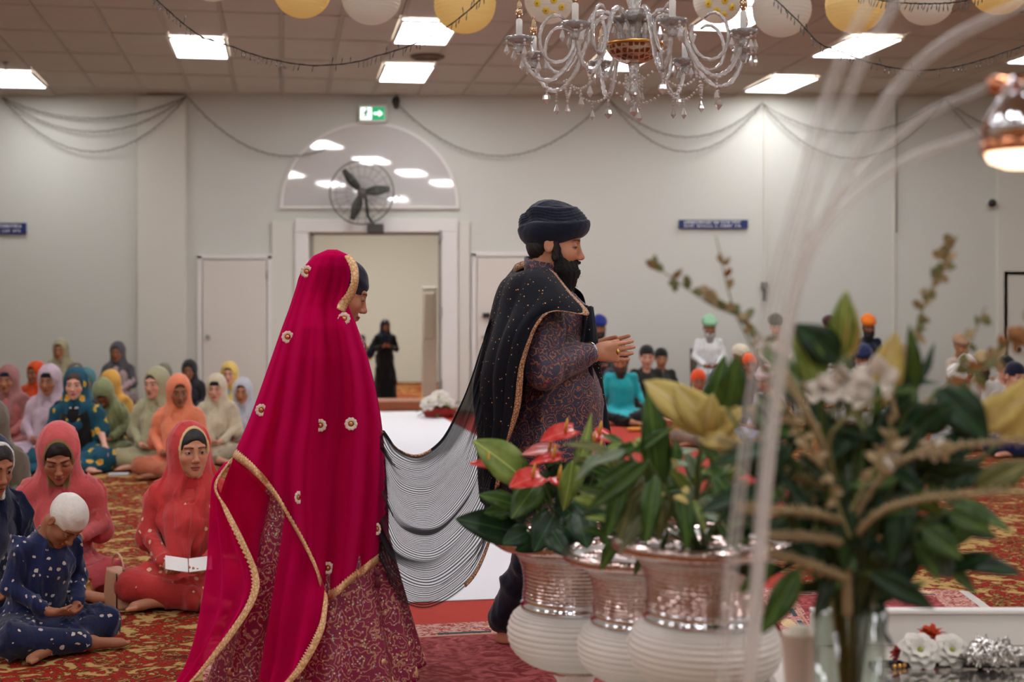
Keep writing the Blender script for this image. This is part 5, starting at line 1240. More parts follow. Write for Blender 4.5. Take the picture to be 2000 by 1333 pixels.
# front of the shawl hanging down from the far shoulder
rows = [[(1140, 596, 5.50), (1152, 600, 5.60), (1150, 600, 5.78)], [(1135, 650, 5.50), (1160, 660, 5.56), (1155, 650, 5.84)], [(1120, 720, 5.50), (1165, 720, 5.58), (1165, 720, 5.84)], [(1150, 800, 5.56), (1178, 800, 5.60), (1172, 800, 5.84)], [(1150, 880, 5.56), (1190, 870, 5.62), (1180, 880, 5.86)], [(1150, 1000, 5.56), (1205, 990, 5.62), (1190, 1000, 5.86)]]
S2 = patch(PP(rows), 60, 40); N2 = surf_normals(S2); S2 = S2+N2*(.012*np.sin(np.linspace(0, 1, 40)[None, :]*22+np.linspace(0, 1, 60)[:, None]*3))[..., None]
sheet('shawl_front', S2, M_shawl, groom, thick=.003)
# bracelet and ring
a, b_ = arms[-1][1], arms[-1][2]; d_ = Vector(b_-a).normalized(); R = d_.to_track_quat('Z', 'Y').to_matrix()
MB().tube([R @ Vector((.036*math.cos(k*PI/14), .040*math.sin(k*PI/14), 0))+Vector(b_)+d_*.012 for k in range(28)], .0055, 8, closed=True).obj('steel_bangle', M_silver, groom)
MB().tube([R @ Vector((.036*math.cos(k*PI/14), .040*math.sin(k*PI/14), 0))+Vector(b_)+d_*.001 for k in range(28)], .0035, 8, closed=True).obj('gold_bangle', M_gold, groom)
rc = Vector(L_(gp(1207, 688, 5.47))); o = MB().tube([rc+Vector((.002*math.cos(a_), .0105*math.cos(a_), .0105*math.sin(a_))) for a_ in np.linspace(0, 2*PI, 16, endpoint=False)], .0028, 6, closed=True).ball(tuple(rc+Vector((0, -.012, 0))), (.008, .006, .009), 8, 6).obj('gold_ring', M_gold, groom)
# ---------------------------------------------------------------- sheer end of the shawl held by the bride
def sheer(name, base, lo, hi, n_str, depth=1):
    """sheer woven cloth: fine opaque stripes running along the cloth, clear between"""
    m, nt, b = newmat(name); b.inputs['Base Color'].default_value = lin(base); b.inputs['Roughness'].default_value = .8
    uv = nd(nt, 'ShaderNodeUVMap'); sp_ = nd(nt, 'ShaderNodeSeparateXYZ'); lk(nt, uv.outputs[0], sp_.inputs[0])
    a = nd(nt, 'ShaderNodeMath', operation='MULTIPLY'); lk(nt, sp_.outputs[0], a.inputs[0]); a.inputs[1].default_value = n_str*2*PI
    s_ = nd(nt, 'ShaderNodeMath', operation='SINE'); lk(nt, a.outputs[0], s_.inputs[0])
    r = nd(nt, 'ShaderNodeMapRange'); r.inputs['From Min'].default_value = -.5; r.inputs['From Max'].default_value = .6; r.inputs['To Min'].default_value = lo; r.inputs['To Max'].default_value = hi; lk(nt, s_.outputs[0], r.inputs['Value'])
    at = nd(nt, 'ShaderNodeAttribute', attribute_name='Dens'); mx = nd(nt, 'ShaderNodeMath', operation='MAXIMUM'); lk(nt, r.outputs[0], mx.inputs[0]); lk(nt, at.outputs['Fac'], mx.inputs[1]); lk(nt, mx.outputs[0], b.inputs['Alpha'])
    return m
M_sheer = sheer('navy_sheer', (12, 15, 24), .26, .92, 100)
rows = [
 [(742, 842, 5.16), (770, 878, 5.18), (815, 893, 5.2), (862, 862, 5.28), (895, 800, 5.36), (922, 735, 5.44), (945, 668, 5.5), (962, 620, 5.5)],
 [(748, 880, 5.12), (780, 925, 5.12), (835, 935, 5.14), (885, 890, 5.24), (915, 825, 5.34), (938, 755, 5.42), (956, 690, 5.46), (968, 650, 5.48)],
 [(752, 930, 5.10), (788, 990, 5.08), (850, 995, 5.1), (905, 935, 5.22), (932, 865, 5.34), (950, 790, 5.42), (962, 730, 5.46), (975, 690, 5.46)],
 [(750, 990, 5.10), (785, 1050, 5.06), (850, 1062, 5.08), (915, 1000, 5.2), (945, 930, 5.34), (960, 850, 5.44), (970, 790, 5.48), (980, 750, 5.5)],
 [(742, 1050, 5.12), (775, 1110, 5.08), (845, 1130, 5.1), (920, 1070, 5.22), (955, 1000, 5.36), (968, 925, 5.46), (975, 860, 5.5), (985, 810, 5.52)],
 [(736, 1105, 5.14), (765, 1165, 5.12), (835, 1190, 5.14), (915, 1140, 5.26), (955, 1065, 5.40), (968, 1000, 5.48), (972, 950, 5.52), (985, 900, 5.54)]]
S = patch(PP(rows), 220, 110)
uu = np.linspace(0, 1, 220)[:, None]; vv = np.linspace(0, 1, 110)[None, :]
ph_ = uu*30+1.4*np.sin(vv*3.1+uu*7)+.7*np.sin(uu*23)
gather = np.clip(.35+1.1*np.abs(vv-.42), 0, 1)
N = surf_normals(S); S = S+N*(.016*gather*np.sin(ph_)+.008*np.sin(uu*75+vv*4))[..., None]
tr = sheet('sheer_shawl_end', S, M_sheer, None, thick=0)
dens = np.clip((np.sin(ph_)-.30)/.5, 0, 1)*(.35+.65*np.clip(np.sin(uu*11+vv*6)+.5, 0, 1))*.97
dens = np.maximum(dens, np.clip((vv-.80)/.12, 0, 1)*.9); dens = np.maximum(dens, np.clip((.03-uu)/.01, 0, 1)); dens = np.maximum(dens, np.clip((.06-vv)/.05, 0, 1)*.8)
dens = np.maximum(dens, .85*np.clip(((.16-uu)+.6*(vv-.35))/.1, 0, 1))
at = tr.data.attributes.new('Dens', 'FLOAT', 'POINT'); at.data.foreach_set('value', np.broadcast_to(dens, (220, 110)).astype(np.float32).ravel())
tr.parent = groom; tr.data.transform(Matrix.Translation(-G0)); tr.name = 'sheer_shawl_end'
for e_, w_ in (('u1', .016),):
    o = trim_strip('gold_border', S[:, 45:], e_, w_, M_gtrim, groom, lift=.005)
o = trim_strip('gold_border', S[:, :40], 'u0', .010, M_gtrim, groom, lift=.005)
# ---------------------------------------------------------------- bride
BY = 5.22
B0 = P(630, 860, BY); B0.z = 0
bride = T('person', 'bride in magenta veil with gold border and embroidered skirt, head bowed', 'person', B0)
bl = np.array(B0)
def bp(px, py, Y=BY): return np.array(P(px, py, Y))-bl
BH = bp(667, 571); BR = rotm(-PI/2+.30, .38, .0)
f = SDF(np.array((-.40, -.42, -.01)), np.array((.50, .45, 1.70)), .013, ((BH-.15, BH+.15, .0036),))
f.cap(bp(620, 860), bp(640, 760), .13, .105, .05); f.cap(bp(640, 760), bp(645, 690), .105, .115, .05); f.cap(bp(645, 680), bp(642, 640), .10, .055, .05); f.cap(bp(643, 640), bp(660, 595), .046, .044, .03)
for q, Yq in ((-1, 5.11), (1, 5.34)):
    s0, e0, w0 = bp(645, 668, Yq), bp(648, 790, Yq+q*.02), bp(700, 800, BY+q*.04); f.cap(bp(645, 670), s0, .05, .042, .03); f.cap(s0, e0, .040, .034, .02); f.cap(e0, w0, .033, .022, .02); hand_sdf(f, w0, (.3, -q*.8, .1), (-1, 0, 0), .80, .9, -q)
    f.cap(bp(620, 870, Yq*.5+BY*.5), bp(640, 1100, Yq*.5+BY*.5), .08, .05, .03); f.cap(bp(640, 1100, Yq*.5+BY*.5), bp(630+q*20, 1310, Yq*.5+BY*.5), .05, .035, .02); h_ = bp(625+q*25, 1340, Yq*.5+BY*.5); h_[2] = 0; foot_sdf(f, h_, (1, 0, 0), .9)
head_sdf(f, BH, BR, 1.0); V, Q = f.mesh(); V[:, 2] = np.maximum(V[:, 2], .016)
O('body', mesh_np('body', V, Q, True, head_col(V, BH, BR, 1.0, (188, 128, 96), lips=(176, 84, 82), shut=.7)), skinmat(), bride)
O('head_band', hair_mesh(BH, BR, s=1.0, res=.006, kind='patka'), cloth((26, 32, 52)), bride)
def embroid(name, base, gold, dots, scale=1.0):
    """deep magenta silk with gold floral thread, sequins and bands"""
    m, nt, b = newmat(name); b.inputs['Roughness'].default_value = .5
    tc = nd(nt, 'ShaderNodeTexCoord'); n0 = nd(nt, 'ShaderNodeTexNoise', i_Scale=16*scale, i_Detail=2); lk(nt, tc.outputs['Object'], n0.inputs['Vector'])
    vm = nd(nt, 'ShaderNodeVectorMath', operation='MULTIPLY_ADD'); lk(nt, n0.outputs['Color'], vm.inputs[0]); vm.inputs[1].default_value = (.08, .08, .08); lk(nt, tc.outputs['Object'], vm.inputs[2])
    vr = nd(nt, 'ShaderNodeTexVoronoi', i_Scale=8.5*scale); lk(nt, vm.outputs[0], vr.inputs['Vector']); mm_ = nd(nt, 'ShaderNodeMath', operation='MULTIPLY'); lk(nt, vr.outputs['Distance'], mm_.inputs[0]); mm_.inputs[1].default_value = 30; w_ = nd(nt, 'ShaderNodeMath', operation='SINE'); lk(nt, mm_.outputs[0], w_.inputs[0])
    r = nd(nt, 'ShaderNodeValToRGB'); lk(nt, w_.outputs[0], r.inputs[0]); e = r.color_ramp; e.elements[0].position = .45; e.elements[0].color = (0, 0, 0, 1); e.elements[1].position = .95; e.elements[1].color = (1, 1, 1, 1)
    v = nd(nt, 'ShaderNodeTexVoronoi', i_Scale=46*scale); lk(nt, tc.outputs['Object'], v.inputs['Vector'])
    g_ = nd(nt, 'ShaderNodeMath', operation='LESS_THAN'); lk(nt, v.outputs['Distance'], g_.inputs[0]); g_.inputs[1].default_value = .24
    a = nd(nt, 'ShaderNodeMix', data_type='RGBA'); lk(nt, r.outputs[0], a.inputs[0]); a.inputs[6].default_value = lin(base); a.inputs[7].default_value = lin(gold)
    c = nd(nt, 'ShaderNodeMix', data_type='RGBA'); lk(nt, g_.outputs[0], c.inputs[0]); lk(nt, a.outputs[2], c.inputs[6]); lk(nt, v.outputs['Color'], c.inputs[7])
    c2 = nd(nt, 'ShaderNodeMix', data_type='RGBA', blend_type='MIX'); c2.inputs[0].default_value = .55; lk(nt, c.outputs[2], c2.inputs[6]); c2.inputs[7].default_value = lin(dots)
    c3 = nd(nt, 'ShaderNodeMix', data_type='RGBA'); lk(nt, g_.outputs[0], c3.inputs[0]); lk(nt, a.outputs[2], c3.inputs[6]); lk(nt, c2.outputs[2], c3.inputs[7])
    lk(nt, c3.outputs[2], b.inputs['Base Color']); mm = nd(nt, 'ShaderNodeMath', operation='MULTIPLY'); lk(nt, g_.outputs[0], mm.inputs[0]); mm.inputs[1].default_value = .6; lk(nt, mm.outputs[0], b.inputs['Metallic']); return m
M_emb = embroid('embroidered_magenta', (128, 10, 58), (178, 128, 96), (200, 180, 160), 1.5)
# blouse and skirt
f = SDF(np.array((-.40, -.42, .6)), np.array((.40, .45, 1.45)), .011)
f.cap(bp(620, 850), bp(640, 760), .16, .125, .05); f.cap(bp(640, 760), bp(645, 685), .125, .13, .05); f.cap(bp(645, 680), bp(643, 655), .115, .075, .04)
for q, Yq in ((-1, 5.11), (1, 5.34)): s0, e0, w0 = bp(645, 668, Yq), bp(648, 790, Yq+q*.02), bp(700, 800, BY+q*.04); f.cap(bp(645, 672), s0, .065, .056, .03); f.cap(s0, e0, .056, .048, .02); f.cap(e0, e0+(w0-e0)*.85, .046, .036, .02)
V, Q = f.mesh(); O('blouse', mesh_np('blouse', folds(V, Q, .006, 2), Q), M_emb, bride)
nz, na = 60, 160; V = []
for i in range(nz):
    t_ = i/(nz-1)
    for k in range(na):
        a = 2*PI*k/na; ca, sa = math.cos(a), math.sin(a)
        hem = .015+.17*max(0, ca)**3*(.5+.5*max(0, sa))
        z = .98*(1-t_)+hem*t_; r_ = .145+.19*t_**1.1+.04*t_*abs(ca); fo = 1+.07*t_*math.sin(a*13+1.5*math.sin(a*2))
        V.append((bp(630, 860)[0]-.03*t_+r_*fo*ca*1.02, r_*fo*sa, z))
Fc = [(i*na+k, i*na+(k+1) % na, (i+1)*na+(k+1) % na, (i+1)*na+k) for i in range(nz-1) for k in range(na)]
sk = O('skirt', mesh_np('skirt', np.array(V), np.array(Fc)), M_emb, bride); md = sk.modifiers.new('t', 'SOLIDIFY'); md.thickness = .004
Vn = np.array(V).reshape(nz, na, 3)
for i0, i1, nm in ((56, 58, 'gold_hem_band'), (50, 51, 'gold_hem_band'), (30, 31, 'gold_band')):
    rr = Vn[[i0, i1]].copy(); c_ = np.array((rr[..., 0].mean(), 0, 0)); rr[..., :2] = (rr[..., :2]-c_[:2])*1.012+c_[:2]; m_ = MB(); m_.grid([[rr[0, k], rr[1, k]] for k in range(na)], closed_u=True); o = m_.obj(nm, M_btrim, bride); md = o.modifiers.new('t', 'SOLIDIFY'); md.thickness = .002
# veil cloth, translucent magenta silk
def veilmat(name, c, alpha, trans=.35):
    m, nt, b = newmat(name); nt.nodes.remove(b); out = nt.nodes['Material Output']
    d = nd(nt, 'ShaderNodeBsdfDiffuse'); d.inputs[0].default_value = lin(c); tl = nd(nt, 'ShaderNodeBsdfTranslucent'); tl.inputs[0].default_value = lin(c); sh_ = nd(nt, 'ShaderNodeBsdfSheen'); sh_.inputs[0].default_value = lin((255, 120, 180)); sh_.inputs['Roughness'].default_value = .4
    m1 = nd(nt, 'ShaderNodeMixShader'); m1.inputs[0].default_value = trans; lk(nt, d.outputs[0], m1.inputs[1]); lk(nt, tl.outputs[0], m1.inputs[2])
    m0 = nd(nt, 'ShaderNodeMixShader'); m0.inputs[0].default_value = .10; lk(nt, m1.outputs[0], m0.inputs[1]); lk(nt, sh_.outputs[0], m0.inputs[2])
    tp_ = nd(nt, 'ShaderNodeBsdfTransparent'); tp_.inputs[0].default_value = (1, .35, .6, 1)
    lw = nd(nt, 'ShaderNodeLayerWeight', i_Blend=.35); r = nd(nt, 'ShaderNodeMapRange'); r.inputs['To Min'].default_value = alpha; r.inputs['To Max'].default_value = 1.0; r.inputs['From Max'].default_value = .8; lk(nt, lw.outputs['Facing'], r.inputs['Value'])
    m2 = nd(nt, 'ShaderNodeMixShader'); lk(nt, r.outputs[0], m2.inputs[0]); lk(nt, tp_.outputs[0], m2.inputs[1]); lk(nt, m0.outputs[0], m2.inputs[2]); lk(nt, m2.outputs[0], out.inputs[0]); return m
M_veil = veilmat('magenta_veil', (226, 14, 102), .46)
ys = [488, 500, 520, 545, 575, 600, 640, 700, 760, 820, 893, 950, 1010, 1090, 1170]
xl = [640, 612, 595, 584, 574, 566, 551, 530, 509, 487, 455, 440, 430, 420, 415]
xr = [658, 684, 692, 695, 690, 683, 698, 719, 734, 745, 752, 756, 759, 760, 760]
dp = [.02, .075, .098, .105, .112, .135, .205, .245, .25, .25, .265, .275, .285, .30, .315]
hem = [(455, 893), (495, 925), (540, 975), (585, 1050), (615, 1110), (640, 1170), (685, 1140), (725, 1110), (758, 1085)]
nc, nr = 150, 150; hemc = cr(hem, nc)
S = np.zeros((nr, nc, 3)); Sb = np.zeros((nr, nc, 3))
for j in range(nc):
    c = j/(nc-1); th = PI*c; cx_ = (1-math.cos(th*.96+.02*PI))/2; hx, hy = hemc[j]
    for i in range(nr):
        v = (i/(nr-1))**1.0; y = 488+(hy-488)*v; X0, X1, D = (np.interp(y, ys, A) for A in (xl, xr, dp))
        x = X0+(X1-X0)*cx_; hxc = np.interp(hy, ys, xl)+(np.interp(hy, ys, xr)-np.interp(hy, ys, xl))*cx_; x += (hx-hxc)*v**2.2
        fo = math.sin(c*25+2.2*math.sin(c*6+v*1.5)+.7)+.45*math.sin(c*47+3*v+1); fo2 = max(0, math.sin(c*13+.8))**3
        A_ = .036*min(1, v*3.2)*(.5+.5*v)
        Yd = BY-D*math.sin(th)**.7+A_*fo+.034*fo2*min(1, v*5)*(1-.4*v)
        S[i, j] = P(x, y, Yd)
vb = veil = sheet('veil', S, M_veil, bride, thick=.0015)
# far side of the veil, from the same crown down behind her
rows = []
for i in range(16):
    v = i/15; y = 488+(1080-488)*v; X0, X1, D = (np.interp(y, ys, A) for A in (xl, xr, dp)); row = []
    for j in range(9):
        c = j/8; th = PI*c; x = X0+(X1-X0)*(1-math.cos(th*.96+.02*PI))/2; row.append((x, y, BY+.01+D*math.sin(th)**.7+.015*v*math.sin(c*20)))
    rows.append(row)
Sb = patch(PP(rows), 90, 90); sheet('veil_back', Sb, M_veil, bride, thick=.0015)
def btrim(S, e, w_=.030, lift=.008, toward=(0, -1, 0), sc_=.35):
    o = trim_strip('gold_border', S, e, w_, M_btrim, bride, lift=lift, toward=toward, scallop=sc_, thick=.003)
    return o
btrim(S, 'u1')
# border of the hood framing the face
hp = cr([bp(684, 497, 5.14), bp(698, 520, 5.10), bp(700, 548, 5.08), bp(693, 576, 5.09), bp(680, 596, 5.10), bp(672, 612, 5.09)], 40)
hq = cr([bp(677, 500, 5.13), bp(688, 523, 5.09), bp(690, 548, 5.07), bp(681, 572, 5.08), bp(667, 590, 5.09), bp(662, 603, 5.08)], 40)
hq2 = hq+np.array((-.006, 0, 0))*(1+.6*np.abs(np.sin(np.arange(40)*1.3)))[:, None]
o = sheet('gold_border', np.stack([hp, (hp+hq)/2+np.array((0, -.004, 0)), hq2], 1), M_btrim, bride, thick=.004, world=False)
# border of the hood on the far side of the face
hp3 = cr([bp(684, 497, 5.26), bp(700, 520, 5.30), bp(704, 548, 5.33), bp(698, 580, 5.34), bp(690, 610, 5.36)], 30); o = sheet('gold_border', np.stack([hp3, hp3+np.array((-.028, .0, 0))], 1), M_btrim, bride, thick=.004, world=False)
# left falling flap, the inner fold and the right falling flap
rB = [[(438, 905, 5.13), (443, 903, 5.10), (449, 899, 5.07), (456, 893, 5.05)],
      [(419, 938, 5.12), (420, 940, 5.08), (422, 944, 5.06), (424, 950, 5.04)],
      [(416, 985, 5.12), (425, 985, 5.07), (436, 990, 5.04), (448, 997, 5.02)],
      [(413, 1050, 5.12), (430, 1050, 5.06), (452, 1052, 5.02), (478, 1056, 4.99)],
      [(408, 1115, 5.12), (435, 1115, 5.05), (470, 1118, 5.01), (506, 1124, 4.98)],
      [(397, 1180, 5.12), (428, 1180, 5.04), (465, 1178, 5.00), (500, 1172, 4.97)],
      [(382, 1245, 5.10), (405, 1245, 5.03), (430, 1243, 4.99), (458, 1240, 4.96)],
      [(364, 1300, 5.10), (378, 1300, 5.03), (392, 1300, 4.98), (410, 1298, 4.95)],
      [(346, 1335, 5.08), (354, 1338, 5.02), (362, 1340, 4.98), (374, 1336, 4.95)]]
def folded(rows, nu, nv, amp, fr, ph=0):
    rows = [[(x, y, Y-.10*min(1, max(0, (y-940)/260))) for x, y, Y in r] for r in rows]
    S = patch(PP(rows), nu, nv); N = surf_normals(S); u = np.linspace(0, 1, nu)[:, None]; v = np.linspace(0, 1, nv)[None, :]
    return S+N*(amp*np.sin(v*fr+ph+1.2*np.sin(u*4))*np.clip(u*4, 0, 1)*np.clip((1-v)*6, 0, 1))[..., None]
SB = folded(rB, 120, 60, .012, 16); sheet('veil_flap', SB, M_veil, bride, thick=.0015); btrim(SB, 'v1', .028)
rAB = [[(455, 897, 5.10), (483, 925, 5.10), (512, 955, 5.12), (556, 1000, 5.14)], [(440, 940, 5.12), (475, 975, 5.12), (508, 1010, 5.13), (550, 1030, 5.15)], [(430, 985, 5.14), (475, 1030, 5.13), (510, 1060, 5.14), (545, 1075, 5.16)], [(440, 1040, 5.14), (485, 1080, 5.12), (512, 1100, 5.13), (532, 1115, 5.15)], [(470, 1090, 5.12), (495, 1125, 5.10), (512, 1145, 5.11), (522, 1160, 5.12)]]
SAB = folded(rAB, 60, 60, .008, 14); sheet('veil_fold', SAB, M_veil, bride, thick=.0015)
rC = [[(556, 1005, 5.04), (582, 1045, 5.03), (612, 1100, 5.01), (641, 1166, 4.985)], [(549, 1070, 5.04), (575, 1100, 5.02), (606, 1140, 5.0), (639, 1195, 4.97)], [(538, 1140, 5.03), (565, 1160, 5.01), (598, 1190, 4.98), (633, 1232, 4.95)], [(527, 1210, 5.02), (552, 1222, 5.0), (583, 1245, 4.97), (615, 1272, 4.94)], [(516, 1280, 5.01), (538, 1290, 4.99), (565, 1305, 4.96), (590, 1312, 4.93)], [(506, 1330, 5.0), (522, 1335, 4.98), (540, 1340, 4.95), (558, 1345, 4.93)]]
SC = folded(rC, 90, 60, .010, 15, 1); sheet('veil_flap', SC, M_veil, bride, thick=.0015); btrim(SC, 'v1', .026)
# embroidered blossoms on the veil
fl_m = MB()
for k in range(10):
    a = 2*PI*k/10; fl_m.ball((.013*math.cos(a), -.001, .013*math.sin(a)), (.0058, .0025, .0058), 8, 5)
me_fl = fl_m.mesh('flower_petals'); me_c = MB().ball((0, -.003, 0), (.006, .003, .006), 10, 6).mesh('flower_centre')
for k, (px, py) in enumerate(((600, 531), (673, 623), (563, 659), (512, 801), (628, 831), (688, 829), (585, 971), (737, 1033), (640, 1110))):
    d_ = ((S[..., 0]/S[..., 1]*F+1000-px)**2+(HZ-(S[..., 2]-CH)/S[..., 1]*F-py)**2); i, j = np.unravel_index(np.argmin(d_), d_.shape); loc = S[i, j]+np.array((0, -.010, 0))-bl
    o = O('flower_motif', me_fl, mat('pearl_thread', (232, 214, 196), .5), bride, tuple(loc)); o.scale = (1.25 if k not in (6, 7) else .8, 1, 1.25); O('motif_centre', me_c, M_gold, o)
# maroon tassel at the corner of the veil
MB().ball((0, 0, 0), .013, 12, 8).tube([(0, 0, -.01), (0, 0, -.05)], (.008, .012), 8).obj('tassel', mat('maroon_tassel', (90, 16, 36), .8), bride, ).location = tuple(bp(737, 1120, 5.0))
# ---------------------------------------------------------------- chandelier
CY = 5.2; C0 = P(1238, 95, CY)
ch = T('chandelier', 'clear cut glass chandelier with curling arms and a gold flecked bowl', 'chandelier', C0)
M_cg, nt, b = newmat('cut_glass'); b.inputs['Base Color'].default_value = (1, 1, 1, 1); b.inputs['Roughness'].default_value = .06; b.inputs['IOR'].default_value = 1.45; b.inputs['Transmission Weight'].default_value = .72; b.inputs['Coat Weight'].default_value = .6
tc = nd(nt, 'ShaderNodeTexCoord'); v = nd(nt, 'ShaderNodeTexVoronoi', i_Scale=110); lk(nt, tc.outputs['Object'], v.inputs['Vector']); u = nd(nt, 'ShaderNodeBump', i_Strength=.5, i_Distance=.004); lk(nt, v.outputs['Distance'], u.inputs['Height']); lk(nt, u.outputs[0], b.inputs['Normal'])
m, nt, b = newmat('amber_gold_glass'); M_amber = m; b.inputs['Roughness'].default_value = .15; b.inputs['Metallic'].default_value = .3; b.inputs['Transmission Weight'].default_value = .4
tc = nd(nt, 'ShaderNodeTexCoord'); v = nd(nt, 'ShaderNodeTexVoronoi', i_Scale=48, feature='DISTANCE_TO_EDGE'); v.inputs['Randomness'].default_value = .15; lk(nt, tc.outputs['Object'], v.inputs['Vector']); r = nd(nt, 'ShaderNodeValToRGB'); lk(nt, v.outputs['Distance'], r.inputs[0]); e = r.color_ramp; e.elements[0].position = .06; e.elements[0].color = lin((226, 200, 176)); e.elements[1].position = .2; e.elements[1].color = lin((150, 84, 44)); lk(nt, r.outputs[0], b.inputs['Base Color'])
def armpath(k, rs=1.0, seed=0):
    a = 2*PI*k/8+.22; ca, sa = math.cos(a), math.sin(a)
    pr = [(.035, -.02), (.05, .07), (.10, .125), (.155, .11), (.20, .03), (.25, -.07), (.31, -.125), (.37, -.115), (.41, -.06), (.43, .0)]
    c = cr([(r*ca, r*sa, z) for r, z in pr], 64); return c, a
for k in range(8):
    c, a = armpath(k); rr = [.0108*(1-.25*i/63)*(1+.16*math.sin(i*1.9)) for i in range(64)]
    arm = MB().tube(c, rr, 10).obj('arm', M_cg, ch); ca, sa = math.cos(a), math.sin(a); tip = Vector(c[-1])
    # scroll rising from the arm
    s_ = [(r_*ca-.03*sa*math.sin(t_*2), r_*sa+.03*ca*math.sin(t_*2), z_) for t_, r_, z_ in [(t/14, .30+.075*math.cos(2.6+t*.42)*(1-.02*t), .02+.085*math.sin(2.6+t*.42)) for t in range(15)]]
    MB().tube(s_, [.0065]*14+[.004], 8).obj('scroll', M_cg, ch)
    cup = MB().lathe([(.012, -.035), (.02, -.02), (.014, -.008), (.03, .0), (.046, .010), (.052, .022), (.048, .024), (.03, .012), (.0, .010)], 20, tip, mod=lambda q, z: 1+.05*math.cos(q*10)).obj('drip_pan', M_cg, ch)
    MB().lathe([(.0115, .01), (.0115, .085), (.008, .09), (0, .09)], 14, tip).obj('candle_sleeve', mat('candle_white', (238, 236, 230), .5), ch)
    MB().lathe([(.006, .088), (.013, .105), (.014, .120), (.008, .145), (.002, .165), (0, .166)], 12, tip).obj('candle_bulb', glassmat('bulb_glass', (255, 226, 190), .05, 1.3), ch)
def drop_mesh(L=.042, r=.011, n=6):
    return MB().lathe([(1e-5, -L), (r, -L*.62), (r*.8, -L*.42), (r*.25, 0)], n).mesh('drop', False)
me_drop = drop_mesh(); me_big = MB().lathe([(1e-5, -.038), (.017, -.018), (.014, -.004), (1e-5, .008)], 8).mesh('drop_large', False)
M_beadc = mat('crystal_bead', (246, 244, 240), .08, .15, spec=1, trans=.35)
me_bead = MB().ball((0, 0, 0), .0052, 8, 6).mesh('bead', False)
def bead_strand(p0, n, dz=.0115, end='drop'):
    for i in range(n): O('bead', me_bead, M_beadc, ch, (p0[0], p0[1], p0[2]-dz*i))
    O('drop', me_drop if end == 'drop' else me_big, M_beadc, ch, (p0[0], p0[1], p0[2]-dz*n)).rotation_euler = (0, 0, random.random()*3)
rnd = random.Random(3)
for k in range(8):
    c, a = armpath(k); tip = Vector(c[-1])
    for j in range(4):
        q = j*PI/2+.4; bead_strand((tip.x+.048*math.cos(q), tip.y+.048*math.sin(q), tip.z+.006), 1+(j % 2))
    low = c[44]; bead_strand((low[0], low[1], low[2]-.016), 3, end='drop' if k % 2 else 'big')
    # bead garland to the next arm
    c2, a2 = armpath(k+1); pA, pB = c[38], c2[38]
    for i in range(1, 14):
        f_ = i/14; pt = pA*(1-f_)+pB*f_; pt = pt*np.array((.96, .96, 1)); O('bead', me_bead, M_beadc, ch, (pt[0], pt[1], pt[2]-.012-.055*4*f_*(1-f_)))
        if i == 7: bead_strand((pt[0], pt[1], pt[2]-.075), 2)
MB().lathe([(.0, -.058), (.03, -.055), (.058, -.045), (.085, -.026), (.100, -.002), (.106, .018), (.103, .019), (.09, -.008), (.05, -.035), (0, -.04)], 48, mod=lambda q, z: 1+.015*math.cos(q*18)).obj('bowl', M_amber, ch)
MB().lathe([(.108, .006), (.112, .012), (.108, .018)], 36).obj('bowl_rim', M_gold, ch)
MB().lathe([(.0, -.175), (.018, -.17), (.024, -.15), (.012, -.13), (.02, -.115), (.016, -.09), (.022, -.06), (.022, .03), (.03, .05), (.018, .07), (.03, .10), (.05, .115), (.052, .13), (.03, .135), (.02, .15), (.034, .2), (.028, .25), (.012, .30), (.012, .40), (0, .40)], 24).obj('stem', M_cg, ch)
MB().lathe([(.03, .085), (.075, .10), (.08, .112), (.03, .105)], 24, mod=lambda q, z: 1+.06*math.cos(q*12)).obj('upper_dish', M_cg, ch)
for k in range(6): q = k*PI/3; bead_strand((.072*math.cos(q), .072*math.sin(q), .095), 1)
bead_strand((0, 0, -.18), 3, end='big'); 
for k in range(4): q = k*PI/2+.5; bead_strand((.035*math.cos(q), .035*math.sin(q), -.10), 5)
zt = ceil_z(CY)-C0.z; MB().tube([(0, 0, .39), (0, 0, zt-.03)], .006, 6).obj('chain', M_silver, ch); MB().lathe([(.05, zt-.05), (.06, zt-.02), (.06, zt-.004)], 20).obj('ceiling_rose', M_white, ch)
# ---------------------------------------------------------------- paper lanterns
def papermat(name, c):
    m, nt, b = newmat(name); nt.nodes.remove(b); d = nd(nt, 'ShaderNodeBsdfDiffuse'); d.inputs[0].default_value = lin(c); t = nd(nt, 'ShaderNodeBsdfTranslucent'); t.inputs[0].default_value = lin(c)
    tc = nd(nt, 'ShaderNodeTexCoord'); n = nd(nt, 'ShaderNodeTexNoise', i_Scale=40, i_Detail=4); lk(nt, tc.outputs['Object'], n.inputs['Vector']); u = nd(nt, 'ShaderNodeBump', i_Strength=.3, i_Distance=.01); lk(nt, n.outputs['Fac'], u.inputs['Height']); lk(nt, u.outputs[0], d.inputs['Normal'])
    x = nd(nt, 'ShaderNodeMixShader'); x.inputs[0].default_value = .45; lk(nt, d.outputs[0], x.inputs[1]); lk(nt, t.outputs[0], x.inputs[2]); lk(nt, x.outputs[0], nt.nodes['Material Output'].inputs[0]); return m
M_py, M_pw = papermat('yellow_paper', (255, 236, 176)), papermat('white_paper', (236, 232, 222))
def lantern_mesh(R):
    pr = []
    for i in range(121):
        t_ = PI*(.06+.88*i/120); r_ = R*math.sin(t_); z = -R*.93*math.cos(t_); ridge = 1-.016*abs(math.cos(i*PI/6)); pr.append((r_*ridge, z))
    rs_ = np.random.RandomState(2); ph = rs_.rand(8)*6
    return MB().lathe(pr, 48, mod=lambda q, z: 1+.006*math.sin(q*9+z*60)).mesh('paper_shade')
LY = 8.5
